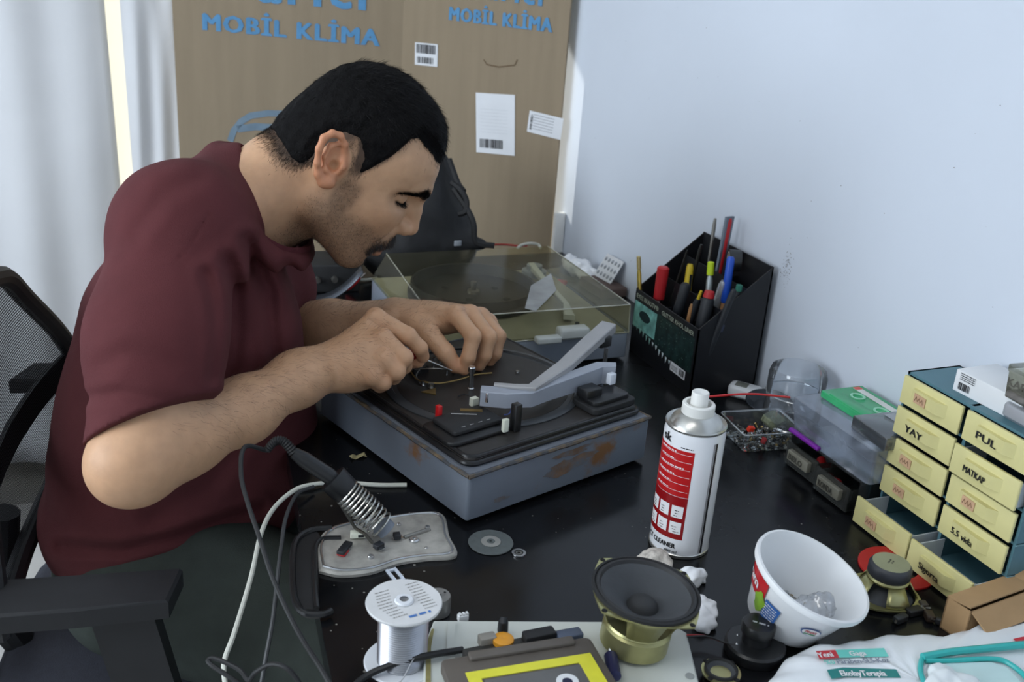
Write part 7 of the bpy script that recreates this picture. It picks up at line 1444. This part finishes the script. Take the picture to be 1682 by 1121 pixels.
for k in range(5):
    a = k*1.2566+0.3; MB().loft([[(r_*math.cos(a)-w*math.sin(a), r_*math.sin(a)+w*math.cos(a), z) for w, z in ((-0.024, z0), (0.024, z0), (0.018, z1), (-0.018, z1))] for r_, z0, z1 in ((0.02, 0.09, 0.125), (0.28, 0.062, 0.088))]).build('base_arm', M_CH, chair, smooth=False)
    MB().lathe([(0, -0.022), (0.024, -0.022), (0.026, -0.015), (0.026, 0.015), (0.024, 0.022), (0, 0.022)], 18).xf(Matrix.Translation((0.27*math.cos(a), 0.27*math.sin(a), 0.0265)) @ Matrix.Rotation(a, 4, 'Z') @ Matrix.Rotation(R(90), 4, 'X')).build('castor', M_CH, chair)

# ------------------------------------------------------------------ black backpack behind the record player
K = Solid(); dB = 1.90
for u, v, rr_ in ((685, 350, (0.085, 0.055, 0.085)), (670, 300, (0.080, 0.050, 0.09)), (650, 360, (0.09, 0.055, 0.075)), (700, 385, (0.075, 0.05, 0.055))): K.ell(at(u, v, dB), rr_, None, 0.05)
K.ell(np.array([0.560, 1.765, DZ+0.045]), (0.105, 0.060, 0.055), None, 0.05)
K.cone(at(740, 405, 1.90), at(790, 402, 1.88), 0.022, 0.012, 0.03)
K.post.append(lambda P, d: d - 0.004*vnoise(P.astype(float), 42, 21) - 0.0016*vnoise(P.astype(float), 120, 22)); K.post.append(lambda P, d: np.maximum(d, DZ+0.0006-P[:, 2]))
c_ = at(680, 350, dB); v_, q4 = K.mesh(c_-np.array([0.22, 0.16, 0.2]), c_+np.array([0.24, 0.14, 0.22]), 0.005, nb=12, margin=0.02); bag = thing('backpack', 'black fabric backpack slumped against the cardboard behind his head', 'bag', (c_[0], c_[1], DZ)); bo = np.array(bag.location)
np_mesh('bag_body', v_-bo, q4, mat('black_nylon', (24, 25, 28), 0.7, var=0.2, scale=60, bump=0.3, bscale=300), bag)
M_STRP = mat('black_strap', (20, 20, 22), 0.7)
for pts in ([(742, 300, 1.86), (756, 312, 1.85), (766, 330, 1.85), (764, 348, 1.85), (752, 352, 1.85)], [(745, 310, 1.86), (768, 345, 1.85), (778, 368, 1.85), (782, 398, 1.86), (812, 404, 1.86)], [(738, 262, 1.87), (752, 300, 1.86), (762, 315, 1.85)]): MB().tube([tuple(np.array(p)-bo) for p in spline([at(*p) for p in pts], 6)], 0.0055, 6).build('strap', M_STRP, bag)
x = at(752, 400, 1.86)-bo; MB().rbox(tuple(x), (0.014, 0.004, 0.010), 0.002, 0.001, 2).build('buckle', mat('grey_buckle', (150, 156, 164), 0.4), bag)

# ------------------------------------------------------------------ clutter behind the left arm
def on(u, v, z=0.0): return onz(u, v, z)
o_ = on(612, 490, 0.0); q_ = thing('power_adapter', 'grey-green power adapter with a screw hole behind the left wrist', 'adapter', (0.400, 1.520, DZ), R(20)); MB().rbox((0, 0, 0.017), (0.030, 0.040, 0.034), 0.003, 0.002, 3).build('case', mat('grey_green_case', (98, 106, 100), 0.5), q_); MB().lathe([(0, 0), (0.004, 0), (0.004, 0.0006), (0, 0.0006)], 12, (0, 0, 0.034)).build('hole', mat('hole_black', (14, 14, 15)), q_)
q_ = thing('slotted_bracket', 'grey slotted plastic bracket beside the grey-green adapter', 'bracket', (0.345, 1.500, DZ), R(60)); b = MB(); b.box((0, -0.010, 0.008), (0.080, 0.006, 0.016)).box((0, 0.010, 0.008), (0.080, 0.006, 0.016)).box((-0.037, 0, 0.008), (0.006, 0.014, 0.016)).box((0.037, 0, 0.008), (0.006, 0.014, 0.016)).build('frame', mat('grey_bracket', (120, 122, 116), 0.5), q_, smooth=False)
q_ = thing('bent_plate', 'curved dark grey metal plate under the man\'s chin', 'plate', (0.372, 1.640, DZ), R(-10)); pv = [(-0.045+0.009*i, 0.0, 0.004+0.055*(i/10)**2.2) for i in range(11)]; g = MB(); g.add([(x, y, z) for x, _, z in pv for y in (-0.02, 0.02)], [(2*i, 2*i+1, 2*i+3, 2*i+2) for i in range(10)]); w_ = g.build('sheet', mat('dark_sheet', (92, 96, 104), 0.35, 0.7), q_); md = w_.modifiers.new('t', 'SOLIDIFY'); md.thickness = 0.002
cord('cable', 'white cable lying behind the left wrist', [onz(560, 470, 0.003), onz(575, 458, 0.004), onz(600, 460, 0.004), onz(630, 455, 0.004), onz(652, 452, 0.004)], 0.0030, M_WC)
for i, (p, lab) in enumerate((((0.405, 1.690, DZ), 'red crocodile clip behind the curved metal plate'), ((0.330, 1.580, DZ), 'red clip lying beside the white cable'))):
    q_ = thing('crocodile_clip', lab, 'clip', p, 0.8*i, rot=(0, R(-40+25*i), 0.6*i)); MB().tube([(0, 0, 0.006), (0.008, 0, 0.006), (0.026, 0, 0.006), (0.034, 0, 0.006)], [0.003, 0.0055, 0.005, 0.002], 10).build('sleeve', M_REDP, q_); MB().tube([(0.034, 0, 0.006), (0.046, 0, 0.006)], [0.003, 0.0015], 6).build('jaw', M_STEEL, q_)
q_ = thing('black_amplifier', 'low black box behind the clutter next to the backpack', 'box', (0.385, 1.735, DZ), R(-5)); MB().rbox((0, 0, 0.026), (0.09, 0.09, 0.050), 0.003, 0.002, 2).build('case', M_BLK2, q_); [MB().lathe([(0, 0), (0.006, 0), (0.005, 0.008), (0, 0.008)], 16).xf(Matrix.Translation((x_, -0.045, 0.026)) @ Matrix.Rotation(R(90), 4, 'X')).build('knob', M_DULL, q_) for x_ in (-0.03, 0.0)]
cord('cable', 'thin red wire lying behind the dust cover', [onz(812, 402, 0.006), onz(830, 402, 0.004), onz(850, 404, 0.003), onz(866, 404, 0.003)], 0.0022, mat('red_wire', (170, 48, 44), 0.5))
cord('cable', 'loop of white cable behind the dust cover by the cardboard', [onz(850, 408, 0.003), onz(856, 403, 0.008), onz(870, 400, 0.012), onz(884, 402, 0.008), onz(888, 408, 0.003)], 0.0030, M_WC)
# tissue, blister pack and wallet in the corner by the wall
crumple('tissue', 'white paper sheet crumpled in the corner by the wall', 'paper', [(950, 440, 0.018, 0.022, 0.016, 0.016), (970, 452, 0.012, 0.020, 0.016, 0.012), (936, 432, 0.020, 0.014, 0.012, 0.014)], M_TIS, 41, 0.004, 0.0026)
wlt = thing('wallet', 'flat brown case standing by the wall under the blister pack', 'case', (0.870, 1.610, DZ), R(4)); MB().rbox((0, 0, 0.010), (0.056, 0.085, 0.019), 0.004, 0.003, 3).build('case', mat('brown_leather', (88, 70, 64), 0.6, var=0.1, scale=80), wlt)
bl = thing('blister_pack', 'white blister strip of pills leaning against the wall', 'blister pack', (0.872, 1.620, DZ+0.0205), rot=(0, R(-58), R(6))); MB().rbox((0.024, 0, 0.0005), (0.048, 0.058, 0.001), 0.003, 0.0003, 3).build('foil', mat('white_foil', (214, 216, 220), 0.4, var=0.05), bl)
for i in range(3):
    for j in range(5): MB().ball((0.009+0.0145*i, -0.022+0.011*j, 0.001), 0.0040, 8, 6, (1.1, 0.8, 0.6)).build('pill_pocket', mat('grey_pill_pocket', (150, 154, 160), 0.35), bl)
q_ = thing('plastic_piece', 'red plastic piece peeping out below the crumpled paper', 'plastic piece', (0.806, 1.664, DZ), R(-40)); MB().tube([(-0.010, 0, 0.005), (-0.008, 0, 0.005), (0.012, 0, 0.005), (0.014, 0, 0.005)], [0.003, 0.0048, 0.0048, 0.003], 10).build('cap', M_REDP, q_)
st(MB().rbox((0.893, 1.872, DZ+0.02), (0.022, 0.012, 0.125), 0.002, 0.001, 2).build('trim_1', M_PVC))
